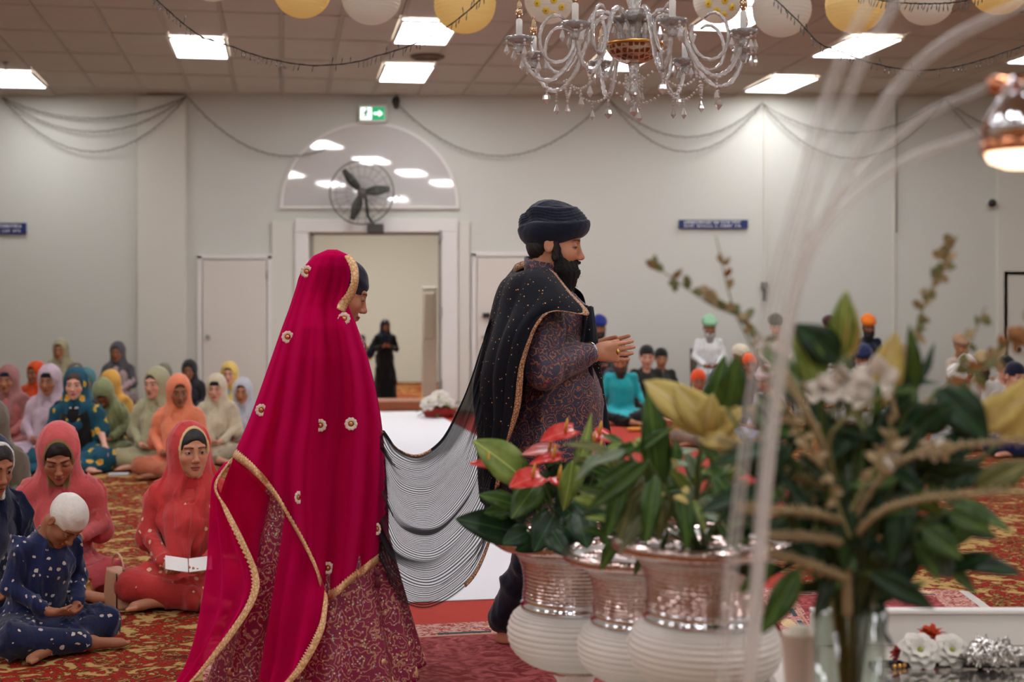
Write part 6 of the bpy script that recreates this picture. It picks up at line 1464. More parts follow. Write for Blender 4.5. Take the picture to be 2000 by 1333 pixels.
for px, by, r, col_, l in ((414, 2, 55, 'w', 'white paper lantern just peeking in at the top left'), (590, 35, 57, 'y', 'yellow paper lantern, leftmost of the yellow ones'), (725, 48, 59, 'w', 'white paper lantern between the two left yellow lanterns'), (908, 65, 61, 'y', 'yellow paper lantern left of the chandelier, crossed by icicle lights'),
    (1073, 46, 49, 'd', 'white paper lantern with yellow flowers behind the left chandelier arms'), (1402, 46, 48, 'd', 'white paper lantern with yellow flowers behind the right chandelier arms'), (1527, 72, 58, 'w', 'white paper lantern right beside the chandelier candles'), (1671, 64, 59, 'y', 'yellow paper lantern right of the chandelier, crossed by a lamp arm'), (1810, 49, 54, 'w', 'white paper lantern near the top right, under icicle lights'), (1953, 28, 58, 'y', 'yellow paper lantern at the top right corner')):
    R = r*LY/F; c = P(px, by-r*.93, LY); t = T('paper_lantern', l, 'lantern', c, random.random()*6, 'paper lanterns under the ceiling')
    O('paper_shade', cached(('lan', r), lambda: lantern_mesh(R)), M_py if col_ == 'y' else M_pw, t)
    MB().tube([(.045*math.cos(k*PI/10), .045*math.sin(k*PI/10), R*.90) for k in range(20)], .003, 5, closed=True).obj('wire_ring', M_wire, t)
    MB().tube([(0, 0, R*.6), (0, 0, ceil_z(LY)-c.z-.005)], .0015, 4).tube([(-.045, 0, R*.9), (0, 0, R*.6), (.045, 0, R*.9)], .0015, 4).obj('hanging_wire', M_wire, t)
    if col_ == 'd':
        t.rotation_euler = (0, 0, 0)
        for k, (ax, az) in enumerate(((-.55, -.3), (.15, -.2), (-.2, -.62), (.55, -.45), (.45, .1), (-.7, .15), (-.15, .25), (.2, -.8))):
            d_ = Vector((math.sin(ax), -math.cos(ax), 0))*math.cos(az)+Vector((0, 0, math.sin(az))); Rq = d_.to_track_quat('Z', 'Y').to_matrix()
            o = MB().lathe([(.022, .0), (.022, .003), (0, .004)], 14, tuple(d_*R*.985), R=Rq, mod=lambda q, z: 1+.12*math.cos(q*8)).obj('flower_print', mat('flower_yellow', (240, 206, 70), .7), t)
            MB().lathe([(.005, .004), (.004, .006), (0, .006)], 8, tuple(d_*R*.985), R=Rq).obj('flower_eye', M_dark, o)
# ---------------------------------------------------------------- icicle light strings
M_icw = mat('dark_green_wire', (30, 36, 32), .5); M_icb = mat('clear_mini_bulb', (70, 76, 70), .2, spec=.8)
def icicle(pts, Y, label, seed, gap=9.0, ln=14):
    pts = [P(x, y, Y) for x, y in pts]; t = T('icicle_lights', label, 'string lights', pts[0], 0, 'icicle light strings near the ceiling')
    n = 160; c = cr([tuple(p) for p in pts], n); MB().tube(c, .0036, 6).tube(c+np.array([(0, .004*math.sin(i*.6), .004*math.cos(i*.6)) for i in range(n)]), .002, 4).obj('wire', M_icw, t, world=True)
    seg = np.linalg.norm(np.diff(c, axis=0), axis=1); tot = seg.sum(); cum = np.concatenate([[0], np.cumsum(seg)]); step = gap*Y/F; rs = random.Random(seed); k = 0; s_ = step
    me = MB().tube([(0, 0, 0), (0, 0, -.022)], .0018, 5).tube([(0, 0, -.02), (0, 0, -.034), (0, 0, -.042)], (.0032, .003, .001), 6).mesh('mini_light')
    while s_ < tot:
        if (k // 17) % 3 != 2 or rs.random() < .45:
            p = [float(np.interp(s_, cum, c[:, d])) for d in range(3)]
            a = rs.gauss(.12, .16) if rs.random() < .93 else PI-.3+rs.random()*.6
            o = O('mini_light', me, M_icb, t, Vector(p)-t.location); o.rotation_euler = (rs.gauss(0, .2), a, 0); o.scale = (1, 1, rs.uniform(.85, 1.25))
        k += 1; s_ += step
icicle([(285, -20), (345, 35), (395, 72), (450, 90), (500, 108), (560, 122), (620, 128), (690, 122), (740, 108), (790, 93), (850, 66), (900, 33), (950, -12)], 8.0, 'deep sagging icicle light string across the upper left', 1)
icicle([(1500, -15), (1560, 42), (1600, 84), (1640, 100), (1700, 122), (1780, 137), (1860, 131), (1930, 113), (2020, 82)], 8.0, 'sagging icicle light string across the upper right', 2)
icicle([(1670, -12), (1730, 2), (1800, 7), (1870, 4), (1920, -8)], 7.8, 'short icicle light string along the top right edge', 3, gap=7)
# ---------------------------------------------------------------- leaves
def leaf_mesh(kind, nu=13, nv=5):
    G = []
    for i in range(nu):
        t = i/(nu-1)
        if kind == 'lance': w_ = math.sin(PI*t**.8)**.9; z0 = -.22*t*t
        elif kind == 'heart': w_ = (math.sin(PI*min(1, (t+.10)/1.10)**.72)**.8); z0 = -.16*t*t
        elif kind == 'round': w_ = math.sqrt(max(0, 1-(2*t-1)**2)); z0 = .05*math.sin(t*PI)
        elif kind == 'strap': w_ = min(1, t*6+.35)*min(1, (1-t)*3.2)**.7; z0 = -.30*t*t
        elif kind == 'petal': w_ = math.sin(PI*t**1.15)**.7; z0 = .12*math.sin(t*PI)-.2*t**3
        row = []
        for j in range(nv):
            s = 2*j/(nv-1)-1; back = -.13*abs(s)**1.5*(1-t)**6 if kind == 'heart' else 0
            row.append((s*w_*.5, t+back, z0+.09*abs(s)**1.3*w_*.8+.012*math.sin(t*14)*abs(s)))
        G.append(row)
    V = [p for r in G for p in r]; Fc = [(i*nv+j, i*nv+j+1, (i+1)*nv+j+1, (i+1)*nv+j) for i in range(nu-1) for j in range(nv-1)]
    n = len(V); V2 = V+[(x, y, z-.012) for x, y, z in V]; F2 = Fc+[tuple(q+n for q in f_[::-1]) for f_ in Fc]
    for i in range(nu-1): a, b_ = i*nv, (i+1)*nv; F2 += [(a, b_, b_+n, a+n), (a+nv-1+n, b_+nv-1+n, b_+nv-1, a+nv-1)]
    return mesh_np('leaf', np.array(V2), F2)
LM = {}
def leafm(k):
    if k not in LM: LM[k] = leaf_mesh(k)
    return LM[k]
def leafmat(name, c1, c2, rough=.35, vein=True, axis=0):
    if name in _mats: return _mats[name]
    m, nt, b = newmat(name); b.inputs['Roughness'].default_value = rough; b.inputs['Specular IOR Level'].default_value = .4
    tc = nd(nt, 'ShaderNodeTexCoord'); sp_ = nd(nt, 'ShaderNodeSeparateXYZ'); lk(nt, tc.outputs['Object'], sp_.inputs[0])
    n = nd(nt, 'ShaderNodeTexNoise', i_Scale=2.5, i_Detail=3); lk(nt, tc.outputs['Object'], n.inputs['Vector'])
    a = nd(nt, 'ShaderNodeMath', operation='ABSOLUTE'); lk(nt, sp_.outputs[0], a.inputs[0])
    r = nd(nt, 'ShaderNodeMath', operation='LESS_THAN'); lk(nt, a.outputs[0], r.inputs[0]); r.inputs[1].default_value = .018
    x = nd(nt, 'ShaderNodeMix', data_type='RGBA'); rr = nd(nt, 'ShaderNodeMapRange'); rr.inputs['From Min'].default_value = .35; rr.inputs['From Max'].default_value = .65; lk(nt, n.outputs['Fac'], rr.inputs['Value']); lk(nt, rr.outputs[0], x.inputs[0]); x.inputs[6].default_value = lin(c1); x.inputs[7].default_value = lin(c2)
    y = nd(nt, 'ShaderNodeMix', data_type='RGBA'); q = nd(nt, 'ShaderNodeMath', operation='MULTIPLY'); lk(nt, r.outputs[0], q.inputs[0]); q.inputs[1].default_value = .5 if vein else 0; lk(nt, q.outputs[0], y.inputs[0]); lk(nt, x.outputs[2], y.inputs[6]); y.inputs[7].default_value = lin(tuple(min(255, v_*1.5+20) for v_ in c2))
    lk(nt, y.outputs[2], b.inputs['Base Color'])
    tl = nd(nt, 'ShaderNodeBsdfTranslucent'); lk(nt, y.outputs[2], tl.inputs[0]); mx = nd(nt, 'ShaderNodeMixShader'); mx.inputs[0].default_value = .22; lk(nt, b.outputs[0], mx.inputs[1]); lk(nt, tl.outputs[0], mx.inputs[2]); lk(nt, mx.outputs[0], nt.nodes['Material Output'].inputs[0])
    _mats[name] = m; return m
def put_leaf(t, kind, base, tip, width, m, face=(0, -1, .25), name='leaf', roll=0.0):
    """base, tip in world coordinates; face: the way the upper side looks"""
    b_, e = Vector(base), Vector(tip); d = e-b_; L = d.length; y = d.normalized(); z = Vector(face); z = (z-y*z.dot(y))
    if z.length < 1e-3: z = Vector((0, 0, 1))-y*y.z
    z.normalize(); x = y.cross(z); R = Matrix((x, y, z)).transposed().to_4x4() @ Matrix.Rotation(roll, 4, 'Y')
    o = O(name, leafm(kind), m, t); o.matrix_local = Matrix.Translation(b_-t.location) @ R @ Matrix.Diagonal((width, L, L*.9 if kind != 'round' else width, 1)); return o
G_dark = leafmat('leaf_dark', (22, 46, 26), (40, 74, 38)); G_mid = leafmat('leaf_mid', (52, 84, 36), (88, 120, 52)); G_lime = leafmat('leaf_lime', (110, 136, 56), (152, 168, 84)); G_olive = leafmat('leaf_olive', (96, 104, 58), (134, 132, 82)); G_yel = leafmat('petal_yellow', (206, 186, 96), (226, 206, 134), .5); G_tan = leafmat('leaf_tan', (158, 136, 98), (196, 174, 132), .6, False); G_red = leafmat('spathe_red', (200, 40, 36), (222, 84, 76), .22); G_pink = leafmat('spathe_pink', (196, 100, 96), (216, 130, 122), .25); G_sil = leafmat('leaf_silver', (128, 150, 122), (162, 180, 150), .6); G_wh = leafmat('petal_white', (230, 224, 212), (240, 236, 226), .6, False)
# ---------------------------------------------------------------- urns on a low bench
bench = T('low_bench', 'low white bench carrying the mirrored urns below the picture edge', 'bench', (.42, 3.4, 0))
MB().bx(-.62, .16, -.72, .70, .235, .266, .01).obj('top', M_white, bench, smooth=False)
for sx in (-.58, .12):
    for sy in (-.68, .66): MB().bx(sx-.02, sx+.02, sy-.02, sy+.02, 0, .235).obj('leg', M_white, bench, smooth=False)
m, nt, b = newmat('mirror_mosaic'); b.inputs['Metallic'].default_value = .92; b.inputs['Roughness'].default_value = .10; b.inputs['Base Color'].default_value = lin((200, 176, 168))
tc = nd(nt, 'ShaderNodeTexCoord'); br = nd(nt, 'ShaderNodeTexVoronoi', i_Scale=70, feature='DISTANCE_TO_EDGE'); br.inputs['Randomness'].default_value = .25; lk(nt, tc.outputs['Object'], br.inputs['Vector']); u = nd(nt, 'ShaderNodeBump', i_Strength=.35, i_Distance=.004); lk(nt, br.outputs['Distance'], u.inputs['Height']); lk(nt, u.outputs[0], b.inputs['Normal']); M_mos = m
M_chr = mat('chrome_ring', (225, 225, 228), .07, 1); M_bead = mat('white_beadwork', (226, 218, 208), .42, spec=.6)
def ribs(p0, p1, n, amp):
    out = []
    for i in range(n*6+1):
        t_ = i/(n*6); out.append((t_, amp*abs(math.sin(PI*t_*n))))
    return out
def urn_meshes():
    def spl(pts, n, nr=0, amp=0):
        c = cr([(r_, z_, 0) for r_, z_ in pts], n); out = []
        for i in range(n): out.append((c[i, 0]+(amp*abs(math.sin(PI*i/(n-1)*nr)) if nr else 0), c[i, 1])); 
        return out
    d = {}
    d['foot'] = (MB().lathe([(.085, .0), (.088, .012), (.06, .025), (.045, .045), (.052, .075), (.06, .10), (.05, .125), (.05, .15), (.062, .165), (.06, .185), (.0, .186)], 40).mesh('foot'), M_mos)
    d['belly'] = (MB().lathe(spl([(.055, .18), (.115, .195), (.158, .23), (.171, .275), (.160, .315), (.138, .335)], 120, 15, .0035), 160, mod=lambda q, z: 1+.006*math.cos(q*80)).mesh('belly'), M_bead)
    d['waist_ring'] = (MB().lathe([(.130, .330), (.140, .336), (.141, .348), (.132, .354), (.136, .360), (.134, .368), (.126, .37)], 60).mesh('waist_ring'), M_chr)
    d['neck'] = (MB().lathe(spl([(.134, .366), (.131, .40), (.136, .44), (.152, .475), (.176, .495)], 100, 16, .0022), 96).mesh('neck'), M_mos)
    d['rim'] = (MB().lathe([(.170, .488), (.196, .492), (.211, .502), (.214, .515), (.208, .527), (.196, .524), (.185, .512), (.182, .502)], 72).mesh('rim'), M_mos)
    d['liner'] = (MB().lathe([(.0, .40), (.10, .40), (.15, .47), (.185, .512), (.180, .512), (.146, .475)], 48).mesh('liner'), mat('urn_liner', (214, 210, 204), .35))
    d['soil'] = (MB().lathe([(.0, .47), (.14, .468)], 24).mesh('soil'), mat('potting_soil', (44, 34, 26), .95, bump=.8, bscale=60))
    return d
UM = urn_meshes()
def urn(px, Y, label, sc_=1.0, z=.267):
    if z > .27:
        r_ = T('riser', 'round white riser under the '+' '.join(label.split()[-8:]), 'stand', ((px-1000)/F*Y, Y, .267), 0); MB().lathe([(.105, 0), (.11, .006), (.11, z-.275), (.105, z-.269), (0, z-.268)], 32).obj('drum', M_white, r_)
    t = T('urn', label, 'urn', ((px-1000)/F*Y, Y, z), random.random(), 'mirrored and beaded urns'); t.scale = (sc_,)*3
    for k, (me, m_) in UM.items(): O(k, me, m_, t)
    return t
u1 = urn(1123, 3.85, 'mirrored urn with white beaded belly holding the red anthurium', 1.05)
u2 = urn(1258, 3.40, 'mirrored urn with white beaded belly, middle of the three', .92, .37)
u3 = urn(1376, 2.98, 'mirrored urn with white beaded belly, nearest behind the clear lamp rods', .92, .47)
# anthurium
an = T('anthurium_plant', 'anthurium with glossy dark heart leaves and red spathes in the left urn', 'plant', (u1.location.x, u1.location.y, u1.location.z+.50))
root = an.location
def stem(t, a, b_, r=.0032, m=None, bend=.02): 
    a, b_ = Vector(a), Vector(b_); mid = (a+b_)/2+Vector((0, 0, bend))+(b_-a).cross(Vector((0, 1, 0))).normalized()*bend*.5
    return MB().tube(cr([tuple(a), tuple(mid), tuple(b_)], 10), r, 6).obj('stem', m or mat('stem_green', (84, 104, 52), .5), t, world=True)
AL = [((1010, 925), (932, 858), 70, G_lime, 3.62), ((1005, 1040), (895, 1010), 62, G_dark, 3.66), ((1000, 985), (940, 965), 34, G_mid, 3.6), ((1030, 1040), (985, 1060), 40, G_dark, 3.55), ((1045, 950), (1000, 1010), 50, G_mid, 3.58), ((1130, 1010), (1148, 1068), 52, G_dark, 3.5), ((1080, 1010), (1045, 1075), 55, G_dark, 3.55),
      ((1110, 1005), (1095, 960), 55, G_dark, 3.68), ((1060, 985), (1030, 905), 45, G_mid, 3.66), ((1100, 990), (1160, 1040), 50, G_dark, 3.62), ((1070, 960), (1100, 905), 46, G_dark, 3.7), ((1030, 1010), (1010, 960), 50, G_dark, 3.66), ((1120, 980), (1170, 930), 44, G_dark, 3.72), ((1080, 1040), (1110, 1085), 48, G_dark, 3.5), ((1150, 990), (1200, 1000), 40, G_dark, 3.65), ((1060, 1050), (1010, 1075), 40, G_dark, 3.62), ((985, 1000), (950, 1000), 30, G_mid, 3.64), ((1105, 1050), (1150, 1090), 44, G_dark, 3.6), ((1140, 960), (1190, 905), 40, G_mid, 3.75), ((1090, 930), (1060, 880), 30, G_mid, 3.72), ((1170, 1040), (1215, 1070), 44, G_dark, 3.68)]
for a, b_, w_, m_, Y in AL:
    p0, p1 = P(a[0], a[1], Y), P(b_[0], b_[1], Y-.05); put_leaf(an, 'heart', p0, p1, w_*Y/F*1.15, m_, (random.uniform(-.4, .4), -1, .5)); stem(an, root+Vector((random.uniform(-.05, .05), random.uniform(-.05, .05), -.01)), p0, bend=.01)
for a, b_, w_, m_, Y in (((1175, 812), (1085, 1003), 0, None, 0),): pass
for a, b_, w_, kk, Y in (((1108, 985), (1165, 812), 34, 'lance', 3.58), ((1118, 900), (1106, 1002), 46, 'lance', 3.5)): put_leaf(an, kk, P(*a, Y), P(*b_, Y), w_*Y/F, G_lime, (.3, -1, .2))
AF = [((1120, 840), (1055, 855), 34, G_red, 3.65), ((1090, 880), (1020, 880), 28, G_pink, 3.66), ((1055, 930), (995, 945), 42, G_red, 3.52), ((960, 915), (920, 900), 22, G_red, 3.6), ((1180, 882), (1140, 900), 34, G_pink, 3.62), ((1085, 932), (1108, 950), 26, G_red, 3.55), ((1160, 845), (1200, 860), 26, G_red, 3.7), ((1095, 895), (1035, 900), 20, G_red, 3.62), ((1150, 865), (1185, 880), 22, G_red, 3.68)]
for a, b_, w_, m_, Y in AF:
    p0, p1 = P(*a, Y), P(b_[0], b_[1], Y-.04); s_ = put_leaf(an, 'heart', p0, p1, w_*Y/F*1.6, m_, (0, -.55, 1), name='spathe'); q = p0.lerp(p1, .25)
    MB().tube([q, q+Vector((.004, -.006, .022)), q+Vector((.006, -.01, .036))], (.0045, .004, .0015), 8).obj('spadix', mat('spadix_yellow', (226, 170, 70), .5), an, world=True); stem(an, root+Vector((random.uniform(-.03, .03), 0, 0)), p0, .0026, bend=.005)
# lily plant in the nearest urn and its neighbour
rnd = random.Random(12)
def mass(t, n, box, Y0, Y1, kinds, root, rs, len_=(50, 100), wid=(14, 26), up=.4, stems=.4, face=None):
    """many separate leaves inside a pixel box"""
    x0, x1, y0, y1 = box; out = []
    for i in range(n):
        x, y, Y = rs.uniform(x0, x1), rs.uniform(y0, y1), rs.uniform(Y0, Y1); L = rs.uniform(*len_); k, m_ = rs.choice(kinds)
        dx = (x-(x0+x1)/2)/(x1-x0)*2; ang = math.atan2(rs.gauss(up, .6), dx+rs.gauss(0, .5)); a = P(x, y, Y); b_ = P(x+L*math.cos(ang), y-L*math.sin(ang), Y+rs.uniform(-.06, .03))
        put_leaf(t, k, a, b_, rs.uniform(*wid)*Y/F, m_, face or (rs.uniform(-.7, .7), -1, rs.uniform(-.2, .9)), roll=rs.uniform(-.5, .5))
        if rs.random() < stems: stem(t, root, a, .0022, bend=.01)
lp_ = T('lily_plant', 'pale leafy lily plant with a wide yellow bloom behind the lamp rods', 'plant', (u3.location.x, u3.location.y, u3.location.z+.44))
for a, b_, w_, m_ in (((1215, 930), (1190, 1050), 40, G_mid), ((1250, 935), (1205, 1055), 50, G_olive), ((1280, 930), (1262, 1060), 44, G_mid), ((1240, 900), (1170, 950), 30, G_mid), ((1300, 930), (1290, 1050), 40, G_olive), ((1285, 960), (1275, 760), 60, G_mid), ((1220, 880), (1160, 905), 24, G_sil), ((1330, 960), (1350, 1070), 44, G_mid), ((1265, 900), (1150, 1000), 34, G_mid), ((1390, 930), (1450, 1060), 40, G_mid), ((1370, 860), (1415, 700), 50, G_mid), ((1300, 880), (1320, 1000), 34, G_sil)):
    Y = rnd.uniform(2.75, 2.95); p0, p1 = P(*a, Y), P(*b_, Y-.05); put_leaf(lp_, 'lance', p0, p1, w_*Y/F, m_, (rnd.uniform(-.4, .4), -1, .2)); stem(lp_, lp_.location, p0, .003, bend=.03)
mass(lp_, 75, (1170, 1440, 860, 1060), 2.8, 3.1, [('lance', G_lime), ('lance', G_olive), ('lance', G_sil), ('lance', G_mid), ('lance', G_mid)], lp_.location, rnd, (45, 95), (16, 30), -.1, .2)
for a, b_, w_ in (((1370, 850), (1275, 745), 60), ((1385, 850), (1330, 760), 55), ((1390, 850), (1440, 800), 44), ((1365, 855), (1440, 860), 40), ((1375, 850), (1390, 780), 40)): Y = 2.7; put_leaf(lp_, 'petal', P(*a, Y), P(b_[0], b_[1], Y-.06), w_*Y/F*1.3, G_yel, (rnd.uniform(-.3, .3), -1, .4), name='petal')
stem(lp_, lp_.location, P(1372, 855, 2.72), .004)
mass(lp_, 26, (1280, 1440, 900, 1000), 2.75, 3.0, [('petal', G_yel), ('round', G_sil), ('lance', G_lime)], lp_.location, rnd, (16, 34), (14, 22), .4, 0)
f3 = T('fern_pot', 'dark green trailing plant in the middle urn', 'plant', (u2.location.x, u2.location.y, u2.location.z+.44))
mass(f3, 45, (1190, 1400, 940, 1085), 3.15, 3.45, [('lance', G_dark), ('lance', G_mid)], f3.location, rnd, (35, 75), (14, 26), .2, .25)
# ---------------------------------------------------------------- white stage table on the right with its tray and flowers
st = T('stage_table', 'white low ceremonial platform with a raised back board at lower right', 'platform', (2.0, 3.1, 0))
MB().bx(-1.35, 1.3, -.9, .85, 0, .50, .01).obj('platform_top', mat('satin_cloth', (206, 196, 186), .5, bump=.1, bscale=8), st, smooth=False)
q = MB().bx(-1.18, 1.4, 0, .02, 0, .090, .004).obj('back_board', M_white, st, smooth=False); q.location = (.0, .80, .50); q.rotation_euler = (0, 0, .0)
q = MB().bx(-1.18, 1.4, -.012, .03, 0, .012, .003).obj('board_cap', M_white, st, smooth=False); q.location = (.0, .80, .590)
tr_ = T('tray', 'long mirror tray with a dark rim under the loose flowers', 'tray', (1.55, 3.5, .501))
MB().bx(-.62, .6, -.18, .17, 0, .008, .003).obj('plate', mat('mirror_tray', (190, 186, 180), .06, .9), tr_, smooth=False)
for a in ((-.62, .6, -.19, -.175), (-.62, .6, .165, .18)): MB().bx(*a, 0, .018, .004).obj('rim', mat('pewter', (70, 72, 76), .25, .9), tr_, smooth=False)
for a in ((-.632, -.618), (.598, .612)): MB().bx(*a, -.18, .17, 0, .018, .004).obj('rim', mat('pewter', (70, 72, 76), .25, .9), tr_, smooth=False)
def blossom(name, label, cat, c, R, n, layers, m, core=None, group=None, kind='petal', ball=False):
    t = T(name, label, cat, c, 0, group); a0_ = random.random()*6; ax = Vector((random.uniform(-.3, .3), -.75, .65)).normalized(); u_ = ax.orthogonal().normalized(); v_ = ax.cross(u_); C_ = Vector(c)+Vector((0, 0, R*.55))
    if ball:
        for k in range(n*layers):
            z_ = 1-1.75*(k+.5)/(n*layers); r_ = math.sqrt(max(0, 1-z_*z_)); a = k*2.4; d = Vector((r_*math.cos(a), r_*math.sin(a), z_)); up_ = Vector((0, 0, 1)) if abs(d.z) < .9 else Vector((0, -1, 0))
            put_leaf(t, kind, C_+d*R*.15, C_+d*R*random.uniform(.8, 1), R*.42, m, up_, name='petal', roll=random.uniform(-.6, .6))
        return t
    for l in range(layers):
        for k in range(n):
            a = a0_+2*PI*k/n+l*.5; el_ = (.25, .6, .95)[min(l, 2)]; L = R*(1-.14*l); rad = u_*math.cos(a)+v_*math.sin(a); d = rad*math.cos(el_)+ax*math.sin(el_)
            put_leaf(t, kind, C_, C_+d*L, L*.85, m, ax*math.cos(el_)-rad*math.sin(el_), name='petal')
    if core: MB().ball(tuple(ax*R*.22+Vector((0, 0, R*.55))), R*.16, 10, 6).obj('flower_core', core, t)
    return t
M_core = mat('flower_core_green', (150, 156, 70), .7)
def tabp(px, py, z=.51): Y = (CH-z)*F/(py-HZ); return Vector(((px-1000)/F*Y, Y, z))
blossom('chrysanthemum', 'white flower head lying on the tray, left of two', 'flower', tabp(1795, 1300), .058, 8, 3, G_wh, M_core, 'white flower heads on the tray')
blossom('chrysanthemum', 'white flower head with green centre on the tray, right of two', 'flower', tabp(1857, 1298), .054, 7, 3, G_wh, M_core, 'white flower heads on the tray')
G_or = leafmat('marigold_red', (196, 60, 24), (214, 84, 34), .6, False)
blossom('marigold', 'orange red marigold behind the two white flower heads', 'flower', tabp(1828, 1290)+Vector((0, .05, .012)), .050, 14, 4, G_or, None, 'marigolds on the tray', ball=True)
blossom('marigold', 'small dark red flower at the left end of the tray', 'flower', tabp(1757, 1295), .032, 9, 3, leafmat('dark_red_petal', (140, 26, 20), (170, 36, 26), .6, False), None, 'marigolds on the tray', ball=True)
for k, (px, py) in enumerate(((1748, 1306), (1758, 1305), (1767, 1303))): 
    o = MB().ball((0, 0, .004), .006, 10, 6).obj('gold_bead', M_gold, None); o.location = tabp(px, py, .512); meta(o, 'small gold bead on the tray rim, %s of three' % ('left', 'middle', 'right')[k], 'bead', 'gold beads on the tray')
sv = T('silver_ornament', 'crumpled silver metal ornament on the right of the tray', 'ornament', tabp(1935, 1304, .515))
f = SDF((-.1, -.07, -.01), (.1, .07, .10), .0045); f.ell((0, 0, .03), (.075, .045, .032)); f.ell((-.02, 0, .05), (.035, .03, .03)); f.ell((.06, 0, .03), (.04, .03, .02)); V, Q = f.mesh(); V = folds(V, Q, .016, 8, (110, 90, 90)); V[:, 2] = np.maximum(V[:, 2], 0); O('body', mesh_np('body', V, Q), mat('hammered_silver', (190, 186, 180), .16, 1), sv)
for k in range(5): MB().tube([(.02*k-.04, -.02, .03), (.03*k-.06, -.05, .06), (.03*k-.05, -.07, .03)], .004, 6).obj('scroll', mat('hammered_silver', (190, 186, 180), .16, 1), sv)
cd_ = T('candle_holder', 'cream tapered candle glass in front of the urns beside the vase', 'candle holder', (.575/1.0, 2.62, .0)); cd_.location = P(1560, 1333, 2.55); cd_.location.z = .0
cd_.location = (P(1562, 1333, 2.5).x, 2.5, .5)
MB().lathe([(.0, 0), (.028, 0), (.02, .02), (.016, .10), (.02, .2), (.033, .36), (.034, .362), (.028, .36), (.0, .34)], 28).obj('holder', mat('cream_glass', (214, 198, 182), .3), cd_)
MB().lathe([(.02, .34), (.019, .372), (0, .374)], 18).obj('candle', mat('wax_cream', (226, 214, 190), .5), cd_)
bk_ = T('offering_cloth', 'folded white cloth heap at the bottom right corner', 'cloth', (P(1930, 1333, 2.9).x, 2.9, .501))
f = SDF((-.2, -.13, -.02), (.22, .13, .13), .008); f.ell((0, 0, .03), (.15, .09, .05)); f.ell((.08, 0, .05), (.09, .07, .05)); V, Q = f.mesh(); V = folds(V, Q, .016, 5, (40, 40, 30)); V[:, 2] = np.maximum(V[:, 2], 0); O('fold', mesh_np('fold', V, Q), cloth((222, 218, 210)), bk_)
so = T('silver_tray', 'round silver tray with dark edge at the bottom behind the lamp rods', 'tray', (P(1480, 1333, 2.95).x+.16, 2.9, .501)); MB().lathe([(.0, 0), (.10, 0), (.125, .012), (.13, .022), (.122, .022), (.10, .008), (0, .006)], 40).obj('dish', mat('hammered_silver', (190, 186, 180), .16, 1), so); MB().tube([(.13*math.cos(k*PI/20), .13*math.sin(k*PI/20), .022) for k in range(40)], .004, 6, closed=True).obj('rim', mat('pewter', (70, 72, 76), .25, .9), so)
# ---------------------------------------------------------------- glass vase and the big arrangement
VY = 2.3; vx = (1660-1000)/F*VY
vs = T('glass_vase', 'tall clear glass cylinder vase full of green stems', 'vase', (vx, VY, .501))
H_ = CH-(1188-HZ)/F*VY-.501
MB().lathe([(.0, 0), (.056, 0), (.058, .01), (.058, H_), (.055, H_), (.054, .02), (0, .018)], 40).obj('glass', glassmat('vase_glass', (235, 240, 236), .01, 1.45, thin=True), vs)
MB().lathe([(.0, .02), (.053, .02), (.053, H_*.55), (0, H_*.55)], 32).obj('water', glassmat('water', (225, 235, 222), .0, 1.33, thin=True), vs)
ar = T('flower_arrangement', 'tall mixed arrangement of lilies, twigs and dark foliage in the glass vase', 'flowers', (vx, VY, .53))
rs = random.Random(21); rootv = Vector((vx, VY, .56))
M_twig = mat('tan_twig', (160, 142, 104), .7); M_twg = mat('olive_twig', (128, 122, 74), .7)
mouth = Vector((vx, VY, .501+H_))
for k in range(22):
    a = rs.uniform(0, 6.28); b_ = rs.uniform(0, .045); top_ = mouth+Vector((b_*math.cos(a), b_*math.sin(a), .02)); MB().tube([rootv+Vector((-b_*math.cos(a)*.7, -b_*math.sin(a)*.7, -.03)), top_, top_+Vector((b_*2*math.cos(a), b_*2*math.sin(a), .15))], rs.uniform(.0025, .005), 6).obj('stem', rs.choice([mat('stem_green', (84, 104, 52), .5), M_twg, mat('stem_dark', (52, 64, 34), .5)]), ar, world=True)
# dark leaf mass, built leaf by leaf
K1 = [('lance', G_dark), ('lance', G_dark), ('lance', G_mid), ('strap', G_dark), ('lance', leafmat('leaf_deep', (30, 44, 24), (44, 62, 30)))]
mass(ar, 120, (1500, 1860, 850, 1120), 2.15, 2.5, K1, mouth, rs, (60, 150), (22, 46), .15, .12)
mass(ar, 34, (1590, 1760, 1040, 1180), 2.2, 2.4, K1, mouth, rs, (50, 110), (20, 34), -.1, .1)
mass(ar, 26, (1540, 1800, 740, 870), 2.15, 2.5, [('lance', G_mid), ('lance', G_olive), ('lance', G_dark)], mouth, rs, (60, 120), (20, 40), .8, .25)
def leaf_px(a, b_, w_, m_, kind='lance', Y=2.2, name='leaf', st_=True, face=None):
    p0, p1 = P(a[0], a[1], Y), P(b_[0], b_[1], Y-.03); put_leaf(ar, kind, p0, p1, w_*Y/F*1.25, m_, face or (rs.uniform(-.3, .3), -1, .2), name=name)
    if st_: stem(ar, mouth, p0, .003, bend=.02)
